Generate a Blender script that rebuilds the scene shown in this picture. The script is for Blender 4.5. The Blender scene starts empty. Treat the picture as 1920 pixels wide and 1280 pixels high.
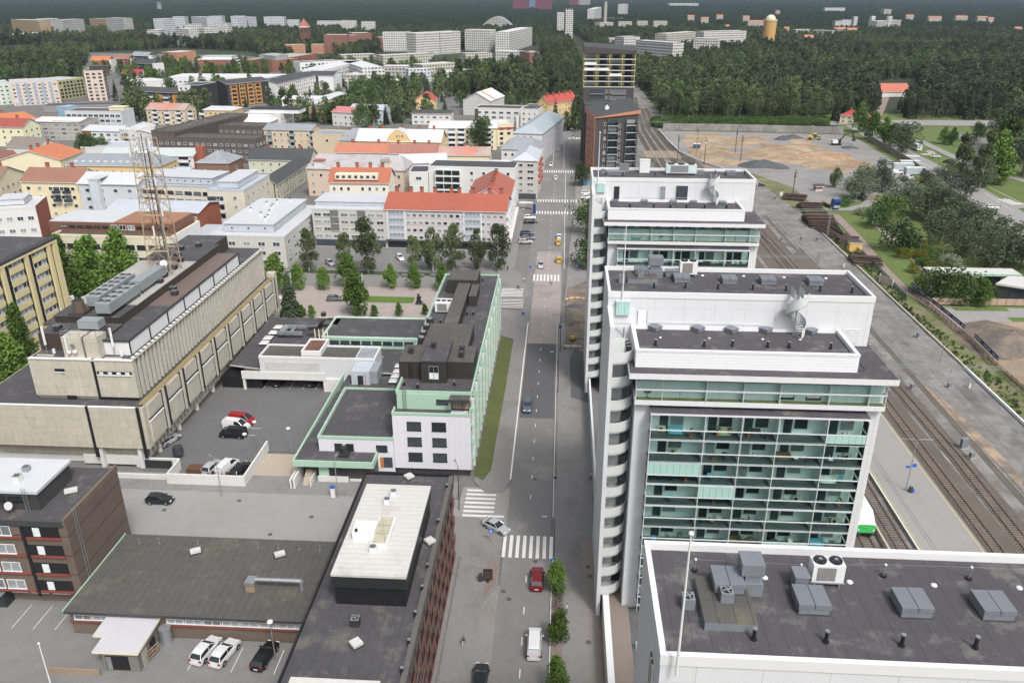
import bpy, bmesh, math, random
from mathutils import Vector, Matrix, noise
R=math.radians
S=bpy.context.scene
C=S.collection
rnd=random.Random(7)
FPX=1527.0; HZ=-15.0; VPX=1060.0; CAMH=76.0
TH=math.atan((640-HZ)/FPX); YAW=math.atan((VPX-960)/(FPX/math.cos(TH)))
FW=Vector((-math.sin(YAW)*math.cos(TH),math.cos(YAW)*math.cos(TH),-math.sin(TH)))
RT=Vector((math.cos(YAW),math.sin(YAW),0)); UP=RT.cross(FW)
cd=bpy.data.cameras.new('camera'); cam=bpy.data.objects.new('camera',cd); C.objects.link(cam)
cam.matrix_world=Matrix(((RT.x,UP.x,-FW.x,0),(RT.y,UP.y,-FW.y,0),(RT.z,UP.z,-FW.z,CAMH),(0,0,0,1)))
cd.sensor_fit='HORIZONTAL'; cd.sensor_width=36; cd.lens=36*FPX/1920; cd.clip_start=1; cd.clip_end=60000
S.camera=cam
SUN_EL=52; SUN_AZ=150
w=bpy.data.worlds.new('World'); S.world=w; w.use_nodes=True
nt=w.node_tree; bg=nt.nodes['Background']; sky=nt.nodes.new('ShaderNodeTexSky'); sky.sky_type='NISHITA'
sky.sun_disc=False; sky.sun_elevation=R(SUN_EL); sky.sun_rotation=R(SUN_AZ); sky.air_density=1.0; sky.dust_density=6.0; sky.ozone_density=0.6
hs=nt.nodes.new('ShaderNodeHueSaturation'); hs.inputs['Saturation'].default_value=0.32
nt.links.new(sky.outputs[0],hs.inputs['Color']); nt.links.new(hs.outputs[0],bg.inputs[0]); bg.inputs[1].default_value=0.135
sl=bpy.data.lights.new('sun','SUN'); sl.energy=1.6; sl.angle=R(10); sl.color=(1,.965,.92)
so=bpy.data.objects.new('sun',sl); C.objects.link(so)
sd=Vector((math.sin(R(SUN_AZ))*math.cos(R(SUN_EL)),math.cos(R(SUN_AZ))*math.cos(R(SUN_EL)),math.sin(R(SUN_EL))))
so.rotation_euler=sd.to_track_quat('Z','Y').to_euler(); so.location=(0,0,300)
S.view_settings.view_transform='Standard'; S.view_settings.look='None'; S.view_settings.gamma=1; S.view_settings.exposure=0.47
S.render.engine='CYCLES'; S.cycles.max_bounces=6; S.cycles.diffuse_bounces=3; S.cycles.glossy_bounces=3; S.cycles.transmission_bounces=4; S.cycles.transparent_max_bounces=10; S.cycles.volume_bounces=0
try: S.cycles.use_denoising=True
except Exception: pass
def _ray(x,y): return FW*FPX+RT*(x-960)-UP*(y-640)
def G(x,y,z=0.0):
 d=_ray(x,y); t=(z-CAMH)/d.z; return Vector((d.x*t,d.y*t,z))
def onY(x,y,Y): d=_ray(x,y); t=Y/d.y; return Vector((d.x*t,Y,CAMH+d.z*t))
def onX(x,y,X): d=_ray(x,y); t=X/d.x; return Vector((X,d.y*t,CAMH+d.z*t))
MATS={}
def mat(name,col,rough=.8,metal=0,var=.12,scale=1.5,bump=0,seam=None,grid=None,stain=None,spec=.5,objvar=0,alpha=1,trans=0,emit=0,col2=None,streak=0):
 """procedural principled material: colour noise, optional seams (axis,period,width,depth), grid joints (px,pz), stains (colour,amount,scale)"""
 if name in MATS: return MATS[name]
 m=bpy.data.materials.new(name); m.use_nodes=True; n=m.node_tree.nodes; l=m.node_tree.links
 b=n['Principled BSDF']; b.inputs['Roughness'].default_value=rough; b.inputs['Metallic'].default_value=metal
 b.inputs['Specular IOR Level'].default_value=spec
 tc=n.new('ShaderNodeTexCoord'); co=tc.outputs['Object']
 def math_(op,a,bv=None,c=None):
  q=n.new('ShaderNodeMath'); q.operation=op
  for i,v in enumerate((a,bv,c)):
   if v is None: continue
   if isinstance(v,(int,float)): q.inputs[i].default_value=v
   else: l.new(v,q.inputs[i])
  return q.outputs[0]
 def mixc(f,a,bv,t='MIX'):
  q=n.new('ShaderNodeMix'); q.data_type='RGBA'; q.blend_type=t
  for i,v in ((0,f),(6,a),(7,bv)):
   if isinstance(v,(int,float)): q.inputs[i].default_value=v
   elif isinstance(v,tuple): q.inputs[i].default_value=v+((1,) if len(v)==3 else ())
   else: l.new(v,q.inputs[i])
  return q.outputs[2]
 def noise_(s,det=4,vec=None,r=.6):
  q=n.new('ShaderNodeTexNoise'); q.inputs['Scale'].default_value=s; q.inputs['Detail'].default_value=det; q.inputs['Roughness'].default_value=r
  l.new(vec or co,q.inputs['Vector']); return q.outputs[0]
 c=None
 if col2 is not None:
  f=math_('SMOOTH_MIN' if 0 else 'MULTIPLY',math_('SUBTRACT',noise_(scale*.3,5),.42),6); f=math_('MINIMUM',math_('MAXIMUM',f,0),1)
  c=mixc(f,tuple(col),tuple(col2))
 nf=noise_(scale,6)
 v=math_('MULTIPLY_ADD',math_('SUBTRACT',nf,.5),var*4,1.0)
 if scale<30:
  v=math_('MULTIPLY',v,math_('MULTIPLY_ADD',math_('SUBTRACT',noise_(scale*9,3),.5),var*3.6,1.0))
  v=math_('MULTIPLY',v,math_('MULTIPLY_ADD',math_('SUBTRACT',noise_(scale*.12,3),.5),var*3.0,1.0))
 if objvar:
  oi=n.new('ShaderNodeObjectInfo'); v=math_('MULTIPLY',v,math_('MULTIPLY_ADD',oi.outputs['Random'],objvar*2,1-objvar))
 if streak:
  mp=n.new('ShaderNodeMapping'); mp.inputs['Scale'].default_value=(1,1,.12); l.new(co,mp.inputs[0])
  v=math_('MULTIPLY',v,math_('MULTIPLY_ADD',math_('SUBTRACT',noise_(1.6,4,mp.outputs[0]),.5),-streak*3,1.0))
 sep=None; bh=None
 def sepo():
  nonlocal sep
  if sep is None:
   sep=n.new('ShaderNodeSeparateXYZ'); l.new(co,sep.inputs[0])
  return sep
 for ax,per,wd,dep in (seam or ()):
  s=sepo().outputs['XYZ'.index(ax)]
  fr=math_('FRACT',math_('MULTIPLY',math_('ADD',s,1000.0),1/per))
  ln=math_('LESS_THAN',fr,wd/per)
  v=math_('MULTIPLY',v,math_('MULTIPLY_ADD',ln,-dep,1.0))
  bh=ln if bh is None else math_('MAXIMUM',bh,ln)
 if grid:
  px,pz=grid[:2]; q=n.new('ShaderNodeTexWhiteNoise'); q.noise_dimensions='3D'
  cx=n.new('ShaderNodeCombineXYZ')
  for i,(a,p) in enumerate((('X',px),('Y',px),('Z',pz))):
   l.new(math_('FLOOR',math_('MULTIPLY',math_('ADD',sepo().outputs[i],1000.0),1/p)),cx.inputs[i])
  l.new(cx.outputs[0],q.inputs['Vector']); v=math_('MULTIPLY',v,math_('MULTIPLY_ADD',math_('SUBTRACT',q.outputs[0],.5),grid[2] if len(grid)>2 else .12,1.0))
 base=c if c is not None else tuple(col)
 if stain:
  sc,am,ss=stain; f=math_('MULTIPLY',math_('MAXIMUM',math_('SUBTRACT',noise_(ss,5,r=.7),.53),0),am*8); f=math_('MINIMUM',f,am)
  base=mixc(f,base,tuple(sc))
 gv=n.new('ShaderNodeCombineColor')
 for i in range(3): l.new(v,gv.inputs[i])
 out=mixc(1.0,base,gv.outputs[0],'MULTIPLY')
 l.new(out,b.inputs['Base Color'])
 if bump:
  bp=n.new('ShaderNodeBump'); bp.inputs['Strength'].default_value=min(1,bump); bp.inputs['Distance'].default_value=.05
  l.new(noise_(scale*8,4),bp.inputs['Height']); l.new(bp.outputs[0],b.inputs['Normal'])
 if trans: b.inputs['Transmission Weight'].default_value=trans
 if alpha<1: b.inputs['Alpha'].default_value=alpha
 if emit: b.inputs['Emission Color'].default_value=tuple(col)+(1,); b.inputs['Emission Strength'].default_value=emit
 m.diffuse_color=tuple(col)+(1,)
 MATS[name]=m; return m
def winmat(name,dark=(.035,.045,.055),light=(.36,.39,.41),frac=.3,rough=.08):
 """window pane: dark glass; a share of the windows has pale curtains behind the glass"""
 if name in MATS: return MATS[name]
 m=bpy.data.materials.new(name); m.use_nodes=True; n=m.node_tree.nodes; l=m.node_tree.links
 b=n['Principled BSDF']; b.inputs['Roughness'].default_value=rough; b.inputs['Specular IOR Level'].default_value=.6
 oi=n.new('ShaderNodeObjectInfo'); cr=n.new('ShaderNodeValToRGB'); cr.color_ramp.interpolation='CONSTANT'
 e=cr.color_ramp.elements; e[0].color=dark+(1,); e[1].position=1-frac; e[1].color=tuple(x*.55 for x in light)+(1,)
 e3=e.new(1-frac*.7); e3.color=light+(1,)
 e4=e.new(min(.99,(1-frac)*.5)); e4.color=tuple(d*1.9 for d in dark)+(1,)
 l.new(oi.outputs['Random'],cr.inputs[0])
 ns=n.new('ShaderNodeTexNoise'); ns.inputs['Scale'].default_value=1.4
 tc=n.new('ShaderNodeTexCoord'); l.new(tc.outputs['Object'],ns.inputs['Vector'])
 mx=n.new('ShaderNodeMix'); mx.data_type='RGBA'; mx.blend_type='MULTIPLY'; mx.inputs[0].default_value=.6
 l.new(cr.outputs[0],mx.inputs[6]); l.new(ns.outputs[0],mx.inputs[7]); l.new(mx.outputs[2],b.inputs['Base Color'])
 MATS[name]=m; return m
class MB:
 def __init__(s): s.v=[]; s.f=[]; s.m=[]; s.mats=[]
 def mi(s,m):
  if m not in s.mats: s.mats.append(m)
  return s.mats.index(m)
 def poly(s,pts,m):
  i=len(s.v); s.v+=[tuple(p) for p in pts]; s.f.append(tuple(range(i,i+len(pts)))); s.m.append(s.mi(m)); return s
 def box(s,x0,x1,y0,y1,z0,z1,m,top=None,rot=0,c=None):
  if x0>x1:x0,x1=x1,x0
  if y0>y1:y0,y1=y1,y0
  i=len(s.v); P=[(x,y,z) for z in (z0,z1) for x,y in ((x0,y0),(x1,y0),(x1,y1),(x0,y1))]
  if rot:
   cx,cy=c or ((x0+x1)/2,(y0+y1)/2); ca,sa=math.cos(rot),math.sin(rot)
   P=[(cx+(x-cx)*ca-(y-cy)*sa,cy+(x-cx)*sa+(y-cy)*ca,z) for x,y,z in P]
  s.v+=P; a=s.mi(m); t=s.mi(top) if top else a
  for f,k in (((3,2,1,0),a),((4,5,6,7),t),((0,1,5,4),a),((1,2,6,5),a),((2,3,7,6),a),((3,0,4,7),a)):
   s.f.append(tuple(i+q for q in f)); s.m.append(k)
  return s
 def prism(s,poly,z0,z1,m,top=None,bottom=True):
  n=len(poly); i=len(s.v)
  ar=sum(poly[k][0]*poly[(k+1)%n][1]-poly[(k+1)%n][0]*poly[k][1] for k in range(n))
  if ar<0: poly=poly[::-1]
  s.v+=[(p[0],p[1],z0) for p in poly]+[(p[0],p[1],z1) for p in poly]; a=s.mi(m); t=s.mi(top) if top else a
  for k in range(n): s.f.append((i+k,i+(k+1)%n,i+n+(k+1)%n,i+n+k)); s.m.append(a)
  s.f.append(tuple(i+n+k for k in range(n))); s.m.append(t)
  if bottom: s.f.append(tuple(i+n-1-k for k in range(n))); s.m.append(a)
  return s
 def cyl(s,p,q,r,m,r2=None,n=8,caps=True):
  p=Vector(p); q=Vector(q); d=(q-p)
  if d.length<1e-6: return s
  d.normalize(); u=d.orthogonal().normalized(); w=d.cross(u); r2=r if r2 is None else r2; i=len(s.v); a=s.mi(m)
  for c,rr in ((p,r),(q,r2)):
   for k in range(n):
    t=2*math.pi*k/n; s.v.append(tuple(c+u*(math.cos(t)*rr)+w*(math.sin(t)*rr)))
  for k in range(n): s.f.append((i+k,i+(k+1)%n,i+n+(k+1)%n,i+n+k)); s.m.append(a)
  if caps: s.f.append(tuple(i+n-1-k for k in range(n))); s.f.append(tuple(i+n+k for k in range(n))); s.m+= [a,a]
  return s
 def path(s,pts,r,m,n=6):
  for a,b in zip(pts,pts[1:]): s.cyl(a,b,r,m,n=n)
  return s
 def ball(s,c,r,m,n=8,k=5,sz=1):
  i=len(s.v); a=s.mi(m)
  for j in range(k+1):
   ph=math.pi*j/k
   for t in range(n): s.v.append((c[0]+r*math.sin(ph)*math.cos(2*math.pi*t/n),c[1]+r*math.sin(ph)*math.sin(2*math.pi*t/n),c[2]+r*sz*math.cos(ph)))
  for j in range(k):
   for t in range(n): s.f.append((i+j*n+t,i+(j+1)*n+t,i+(j+1)*n+(t+1)%n,i+j*n+(t+1)%n)); s.m.append(a)
  return s
 def grid(s,P,m):   # P rows of points
  i=len(s.v); nr=len(P); nc=len(P[0]); a=s.mi(m)
  for row in P: s.v+=[tuple(p) for p in row]
  for r in range(nr-1):
   for c in range(nc-1): s.f.append((i+r*nc+c,i+r*nc+c+1,i+(r+1)*nc+c+1,i+(r+1)*nc+c)); s.m.append(a)
  return s
 def mesh(s,name,smooth=False):
  me=bpy.data.meshes.new(name); me.from_pydata(s.v,[],s.f);
  for m in s.mats: me.materials.append(m)
  me.polygons.foreach_set('material_index',s.m)
  if smooth: me.polygons.foreach_set('use_smooth',[True]*len(s.f))
  me.update(); return me
 def build(s,name,parent=None,loc=None,rz=0,smooth=False,kind=None,label=None):
  o=bpy.data.objects.new(name,s.mesh(name,smooth)); C.objects.link(o)
  if loc is not None: o.location=loc
  if rz: o.rotation_euler=(0,0,rz)
  if parent: o.parent=parent
  if kind: o['kind']=kind
  if label: o['label']=label
  return o
def tag(o,label=None,cat=None,group=None,kind=None):
 if label: o['label']=label
 if cat: o['category']=cat
 if group: o['group']=group
 if kind: o['kind']=kind
 return o
def thing(name,label,cat,loc=(0,0,0),rz=0,group=None):
 o=bpy.data.objects.new(name,None); C.objects.link(o); o.location=loc; o.rotation_euler=(0,0,rz); o.empty_display_size=.5
 return tag(o,label,cat,group)
def inst(me,name,parent=None,loc=(0,0,0),rz=0,sc=None,label=None):
 o=bpy.data.objects.new(name,me); C.objects.link(o); o.location=loc
 if rz: o.rotation_euler=(0,0,rz)
 if sc: o.scale=sc
 if parent: o.parent=parent
 if label: o['label']=label
 return o
KIDS={}
def copy_tree(o,parent=None,loc=None,rz=None,label=None,group=None):
 c=o.copy(); C.objects.link(c); c.parent=parent
 if loc is not None: c.location=loc
 if rz is not None: c.rotation_euler=(0,0,rz)
 if label: c['label']=label
 if group: c['group']=group
 for ch in list(o.children): copy_tree(ch,c)
 return c
M={}
m_white_panel=M['white_panel']=mat('white_panel',(.60,.61,.63),.45,var=.025,streak=.035,seam=(('X',3.6,.04,.3),('Z',3.0,.04,.22)),scale=.6)
m_white=M['white']=mat('white_paint',(.64,.65,.66),.5,var=.03)
m_white_metal=M['white_metal']=mat('white_seam_metal',(.50,.52,.55),.4,var=.05,scale=.4,seam=(('X',.6,.06,.13),),stain=((.45,.44,.42),.35,.35))
m_pale_metal=M['pale_metal']=mat('pale_blue_metal',(.43,.47,.52),.4,var=.05,scale=.4,seam=(('X',.6,.07,.16),),stain=((.33,.34,.36),.3,.3))
m_grey_metal=M['grey_metal']=mat('grey_seam_metal',(.27,.29,.32),.45,var=.08,scale=.4,seam=(('X',.6,.08,.25),),stain=((.16,.16,.17),.4,.3))
m_red_metal=M['red_metal']=mat('red_seam_metal',(.33,.095,.06),.5,var=.07,scale=.5,seam=(('X',.6,.08,.22),),stain=((.30,.10,.07),.3,.4))
m_brown_tile=M['brown_tile']=mat('brown_tile',(.27,.135,.095),.8,var=.12,scale=.8,seam=(('Y',.45,.09,.28),('X',.5,.06,.1)),stain=((.16,.11,.09),.4,.5))
m_orange_tile=M['orange_tile']=mat('orange_tile',(.46,.16,.075),.7,var=.08,scale=.8,seam=(('Y',.5,.08,.2),))
m_bitumen=M['bitumen']=mat('bitumen_felt',(.060,.059,.063),.85,var=.12,scale=.8,seam=(('X',1.0,.06,.35),('Y',7.3,.05,.3)),stain=((.14,.135,.125),.6,.35),bump=.3)
m_bitumen_b=M['bitumen_b']=mat('brown_bitumen',(.078,.074,.069),.9,var=.13,scale=.8,seam=(('X',1.0,.07,.4),('Y',5.0,.06,.3)),stain=((.12,.105,.075),.7,.2),bump=.3)
m_bit_new=M['bit_new']=mat('new_bitumen',(.060,.058,.065),.8,var=.11,scale=1.2,seam=(('X',1.05,.05,.38),('Y',6.1,.04,.25)),stain=((.17,.17,.155),.6,.4),bump=.3)
m_glass=M['glass']=winmat('window_glass')
m_glass_c=M['glass_c']=winmat('window_glass_curtained',frac=.75)
m_glass_d=M['glass_d']=winmat('window_glass_dark',frac=.12)
m_black=M['black']=mat('black',(.012,.012,.014),.5,var=.1)
m_dark_metal=M['dark_metal']=mat('dark_metal',(.045,.047,.052),.5,var=.1)
m_dull_white=M['dull_white']=mat('dull_white',(.50,.50,.50),.7,var=.08)
m_steel=M['steel']=mat('galvanised_steel',(.36,.38,.40),.4,.6,var=.12,scale=2)
m_grey_box=M['grey_box']=mat('grey_sheet_metal',(.16,.175,.20),.45,var=.08,scale=1)
m_brick_red=M['brick_red']=mat('red_brick',(.27,.085,.05),.85,var=.10,scale=3,seam=(('Z',.3,.05,.2),))
m_brick_dark=M['brick_dark']=mat('dark_brick',(.075,.062,.056),.85,var=.12,scale=3,seam=(('Z',.3,.05,.2),))
m_brick_brown=M['brick_brown']=mat('brown_brick',(.135,.104,.082),.85,var=.13,scale=3,seam=(('Z',.28,.05,.22),))
m_cream=M['cream']=mat('cream_plaster',(.66,.60,.43),.8,var=.04,streak=.04)
m_beige=M['beige']=mat('beige_plaster',(.55,.46,.34),.8,var=.04,streak=.05)
m_yellow=M['yellow']=mat('yellow_plaster',(.64,.47,.22),.8,var=.05,streak=.05)
m_pgrey=M['pgrey']=mat('pale_grey_render',(.47,.46,.43),.8,var=.05,streak=.06)
m_pwhite=M['pwhite']=mat('off_white_render',(.58,.58,.56),.75,var=.04,streak=.05)
m_mauve=M['mauve']=mat('mauve_grey_render',(.50,.46,.46),.8,var=.04,streak=.04)
m_pink=M['pink']=mat('pale_pink_render',(.55,.46,.40),.8,var=.04)
m_rust=M['rust']=mat('chimney_red',(.33,.10,.06),.8,var=.1)
m_mint=M['mint']=mat('mint_green_sheet',(.34,.50,.39),.5,var=.03,scale=.7)
m_concrete=M['concrete']=mat('pale_concrete',(.43,.40,.335),.9,var=.10,scale=1.2,grid=(1.6,1.6,.10),seam=(('X',1.6,.06,.2),('Z',1.6,.06,.2)),streak=.08)
m_rib=M['rib']=mat('rib_concrete',(.46,.435,.375),.9,var=.10,scale=1.2,streak=.1)
m_asphalt=M['asphalt']=mat('asphalt',(.14,.14,.142),.9,var=.09,scale=1.2,stain=((.15,.145,.14),.5,.10),bump=.3)
m_conc_light=M['conc_light']=mat('light_concrete',(.42,.37,.31),.9,var=.06,scale=1.5)
m_lead=M['lead']=mat('marking_white',(.62,.62,.60),.7,var=.10,scale=3)
m_copper=M['copper']=mat('brown_sheet',(.17,.085,.06),.6,var=.08,seam=(('X',.6,.08,.25),))
m_curt=M['curt']=mat('curtain_white',(.62,.66,.66),.7,var=.1,scale=2)
m_wood=M['wood']=mat('weathered_wood',(.25,.19,.14),.85,var=.18,scale=3)
WM={}
def win_mesh(w,h,style='n'):
 k=(round(w,2),round(h,2),style)
 if k in WM: return WM[k]
 fr={'n':m_white,'k':m_black,'d':m_dark_metal,'o':MATS.get('orange_paint') or m_white,'c':m_white,'w':m_white,'r':m_white,'s':m_white}[style[0]]
 gl={'n':m_glass,'k':m_glass_d,'d':m_glass_d,'o':m_glass,'c':m_glass_c,'w':m_glass_c,'r':m_glass,'s':m_glass_d}[style[0]]
 b=MB(); t=.09 if w<3 else .07; d=.07
 x0,x1,z0,z1=-w/2,w/2,-h/2,h/2
 b.box(x0,x1,-d,0,z1-t,z1,fr).box(x0-.06,x1+.06,-d-.07,0,z0-.02,z0+t,fr).box(x0,x0+t,-d,0,z0+t,z1-t,fr).box(x1-t,x1,-d,0,z0+t,z1-t,fr)
 nm=max(1,round(w/1.1)) if w>1.0 else 1
 for i in range(1,nm):
  xx=x0+w*i/nm; b.box(xx-.035,xx+.035,-d,0,z0+t,z1-t,fr)
 b.box(x0+t,x1-t,-.03,0,z0+t,z1-t,gl)
 WM[k]=b.mesh('window'); return WM[k]
class Wall:
 """a local frame for one facade: p0 left end at ground (seen from outside), direction along, outward normal"""
 def __init__(s,root,x,y,ang,L): s.root=root; s.x=x; s.y=y; s.a=ang; s.L=L
 def at(s,u,z,out=0.0):
  return (s.x+math.cos(s.a)*u+math.sin(s.a)*out, s.y+math.sin(s.a)*u-math.cos(s.a)*out, z)
def windows(wl,cols,rows,z0,fh,w,h,style='n',u0=None,u1=None,skip=0,name='window',cnt=None):
 u0=0 if u0 is None else u0; u1=wl.L if u1 is None else u1
 if isinstance(cols,int): us=[u0+(u1-u0)*(i+.5)/cols for i in range(cols)]
 else: us=cols
 me=win_mesh(w,h,style)
 for r in range(rows):
  for u in us:
   if skip and rnd.random()<skip: continue
   if wl.root['_n']<98:
    inst(me,name,wl.root,wl.at(u,z0+r*fh+h/2),wl.a); wl.root['_n']+=1
   else: EXTRA.setdefault(wl.root.name,[]).append((me,wl.at(u,z0+r*fh+h/2),wl.a))
EXTRA={}
FOOT=[]
def flush_extra():
 for rn,L in EXTRA.items():
  root=bpy.data.objects[rn]; b=MB()
  for me,loc,a in L:
   ca,sa=math.cos(a),math.sin(a); i=len(b.v)
   for v in me.vertices: x,y,z=v.co; b.v.append((loc[0]+x*ca-y*sa,loc[1]+x*sa+y*ca,loc[2]+z))
   for p in me.polygons: b.f.append(tuple(i+q for q in p.vertices)); b.m.append(b.mi(me.materials[p.material_index]))
  b.build('window',root,kind='stuff')
 EXTRA.clear()
def balconies(wl,us,rows,z0,fh,w,d=1.4,rail=None,glass=False,name='balcony'):
 """projecting balconies: slab, solid or glass front, dark opening behind"""
 rail=rail or m_white; b=MB()
 b.box(-w/2,w/2,-d,0,-.18,0,m_white).box(-w/2,w/2,-d,-d+.06,0,1.0,rail).box(-w/2,-w/2+.06,-d+.06,0,0,1.0,rail).box(w/2-.06,w/2,-d+.06,0,0,1.0,rail)
 b.box(-w/2+.15,w/2-.15,-.06,0,.05,2.2,m_glass_d).box(-w/2+.1,-w/2+.15,-.09,0,0,2.3,m_white).box(w/2-.15,w/2-.1,-.09,0,0,2.3,m_white)
 me=b.mesh('balcony')
 for r in range(rows):
  for u in us: inst(me,name,wl.root,wl.at(u,z0+r*fh),wl.a); wl.root['_n']+=1
def walls(root,W,D):
 return dict(f=Wall(root,0,0,0,W),r=Wall(root,W,0,math.pi/2,D),b=Wall(root,W,D,math.pi,W),l=Wall(root,0,D,-math.pi/2,D))
def frame(p,q):
 d=q-p; return math.atan2(d.y,d.x), math.hypot(d.x,d.y)
def roof_flat(root,W,D,h,roofm,par,ph=.5,t=.3):
 MB().box(t,W-t,t,D-t,h-.25,h,roofm).build('roof',root)
 if par:
  b=MB(); z0=h-.26; z1=h+ph
  b.box(-.06,W+.06,-.06,t,z0,z1,par).box(-.06,W+.06,D-t,D+.06,z0,z1,par).box(-.06,t,t,D-t,z0,z1,par).box(W-t,W+.06,t,D-t,z0,z1,par)
  b.build('parapet',root)
def roof_gable(root,W,D,h,rh,roofm,wallm,ov=.5,axis='x',ridge=.5,hip=0):
 """pitched roof; ridge along x (or y); hip = how far the ridge is pulled in at both ends"""
 b=MB(); g=MB(); T=.18
 if axis=='x':
  yr=D*ridge; e0=(-ov,-ov),(W+ov,-ov),(W+ov,D+ov),(-ov,D+ov)
  sl=rh/max(yr,D-yr); zo=h-ov*sl*.9
  a=[Vector((p[0],p[1],zo)) for p in e0]; r0=Vector((-ov+hip,yr,h+rh)); r1=Vector((W+ov-hip,yr,h+rh))
 else:
  xr=W*ridge; sl=rh/max(xr,W-xr); zo=h-ov*sl*.9
  e0=(-ov,-ov),(W+ov,-ov),(W+ov,D+ov),(-ov,D+ov); a=[Vector((p[0],p[1],zo)) for p in e0]
  r0=Vector((xr,-ov+hip,h+rh)); r1=Vector((xr,D+ov-hip,h+rh))
 dn=Vector((0,0,-T))
 if axis=='x': F=[(a[0],a[1],r1,r0),(a[2],a[3],r0,r1)]; H=[(a[1],a[2],r1),(a[3],a[0],r0)]
 else: F=[(a[1],a[2],r1,r0),(a[3],a[0],r0,r1)]; H=[(a[0],a[1],r0),(a[2],a[3],r1)]
 for f in F: b.poly(f,roofm); b.poly([p+dn for p in f][::-1],m_dark_metal)
 if hip:
  for f in H: b.poly(f,roofm); b.poly([p+dn for p in f][::-1],m_dark_metal)
  for i in range(4): p,q=a[i],a[(i+1)%4]; b.poly((p+dn,q+dn,q,p),m_white)
 else:
  for f in F: b.poly((f[0]+dn,f[1]+dn,f[1],f[0]),m_white); b.poly((f[1]+dn,f[2]+dn,f[2],f[1]),m_white); b.poly((f[3]+dn,f[0]+dn,f[0],f[3]),m_white)
  if axis=='x':
   for x in (.02,W-.02): MB().poly([(x,0,h-.01),(x,D,h-.01),(x,D*ridge,h+rh-.1)],wallm).build('gable',root)
  else:
   for y in (.02,D-.02): MB().poly([(0,y,h-.01),(W,y,h-.01),(W*ridge,y,h+rh-.1)],wallm).build('gable',root)
 return b.build('roof',root)
def chimney(roof,x,y,z,w=1.1,h=1.6,m=None,d=.9):
 b=MB(); m=m or m_rust; b.box(x-w/2,x+w/2,y-d/2,y+d/2,z-1.2,z+h,m).box(x-w/2-.08,x+w/2+.08,y-d/2-.08,y+d/2+.08,z+h,z+h+.15,m_dark_metal)
 return b.build('chimney',roof)
def vent(root,x,y,z,m=None,s=1.0,name='vent'):
 b=MB(); m=m or m_steel; b.box(x-.45*s,x+.45*s,y-.45*s,y+.45*s,z,z+.6*s,m).cyl((x,y,z+.6*s),(x,y,z+1.1*s),.28*s,m,n=8).cyl((x,y,z+1.1*s),(x,y,z+1.3*s),.42*s,m_dark_metal,n=8)
 return b.build(name,root)
def block(name,label,cat,a,b_,h,D,wallm,kind='flat',roofm=None,par=None,rh=3,hip=0,axis='x',ridge=.5,base=0,group=None,ph=.5,ov=.5,chim=0,plinth=None):
 """a building placed by the two ends of its front eave (photo pixels, eave height h), depth D metres back"""
 p=G(a[0],a[1],h) if len(a)==2 else Vector(a); q=G(b_[0],b_[1],h) if len(b_)==2 else Vector(b_)
 ang,W=frame(p,q)
 root=thing(name,label,cat,(p.x,p.y,base),ang,group); root['_n']=0; h=h-base; FOOT.append((p.x,p.y,ang,W,D))
 wb=MB().box(0,W,0,D,0,h-.3 if kind=='flat' else h-.02,wallm)
 if plinth: wb.box(-.05,W+.05,-.05,D+.05,0,plinth[0],plinth[1])
 wb.build('wall',root)
 roofm=roofm or m_bitumen
 if kind=='flat': roof_flat(root,W,D,h,roofm,par or wallm,ph); rf=None; zr=h
 elif kind=='none': zr=h; rf=root
 else:
  rf=roof_gable(root,W,D,h,rh,roofm,wallm,ov,axis,ridge,hip); zr=h+rh
 for i in range(chim):
  u=W*(i+.5)/chim+rnd.uniform(-1,1)
  if rf: chimney(rf,u if axis=='x' else W*ridge+.8,(D*ridge+.9) if axis=='x' else D*(i+.5)/chim,zr-.2,m=m_rust)
  else: vent(root,u,D*rnd.uniform(.3,.7),zr,s=rnd.uniform(.7,1.2))
 return root,walls(root,W,D),W,D
def tglass(name,tint,rough=.03,gl=.16):
 m=bpy.data.materials.new(name); m.use_nodes=True; n=m.node_tree.nodes; l=m.node_tree.links; n.clear()
 o=n.new('ShaderNodeOutputMaterial'); t=n.new('ShaderNodeBsdfTransparent'); t.inputs[0].default_value=tuple(tint)+(1,)
 g=n.new('ShaderNodeBsdfGlossy'); g.inputs['Roughness'].default_value=rough; f=n.new('ShaderNodeLayerWeight'); f.inputs[0].default_value=gl
 mx=n.new('ShaderNodeMixShader'); l.new(f.outputs['Fresnel'],mx.inputs[0]); l.new(t.outputs[0],mx.inputs[1]); l.new(g.outputs[0],mx.inputs[2]); l.new(mx.outputs[0],o.inputs[0])
 MATS[name]=m; return m
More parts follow.
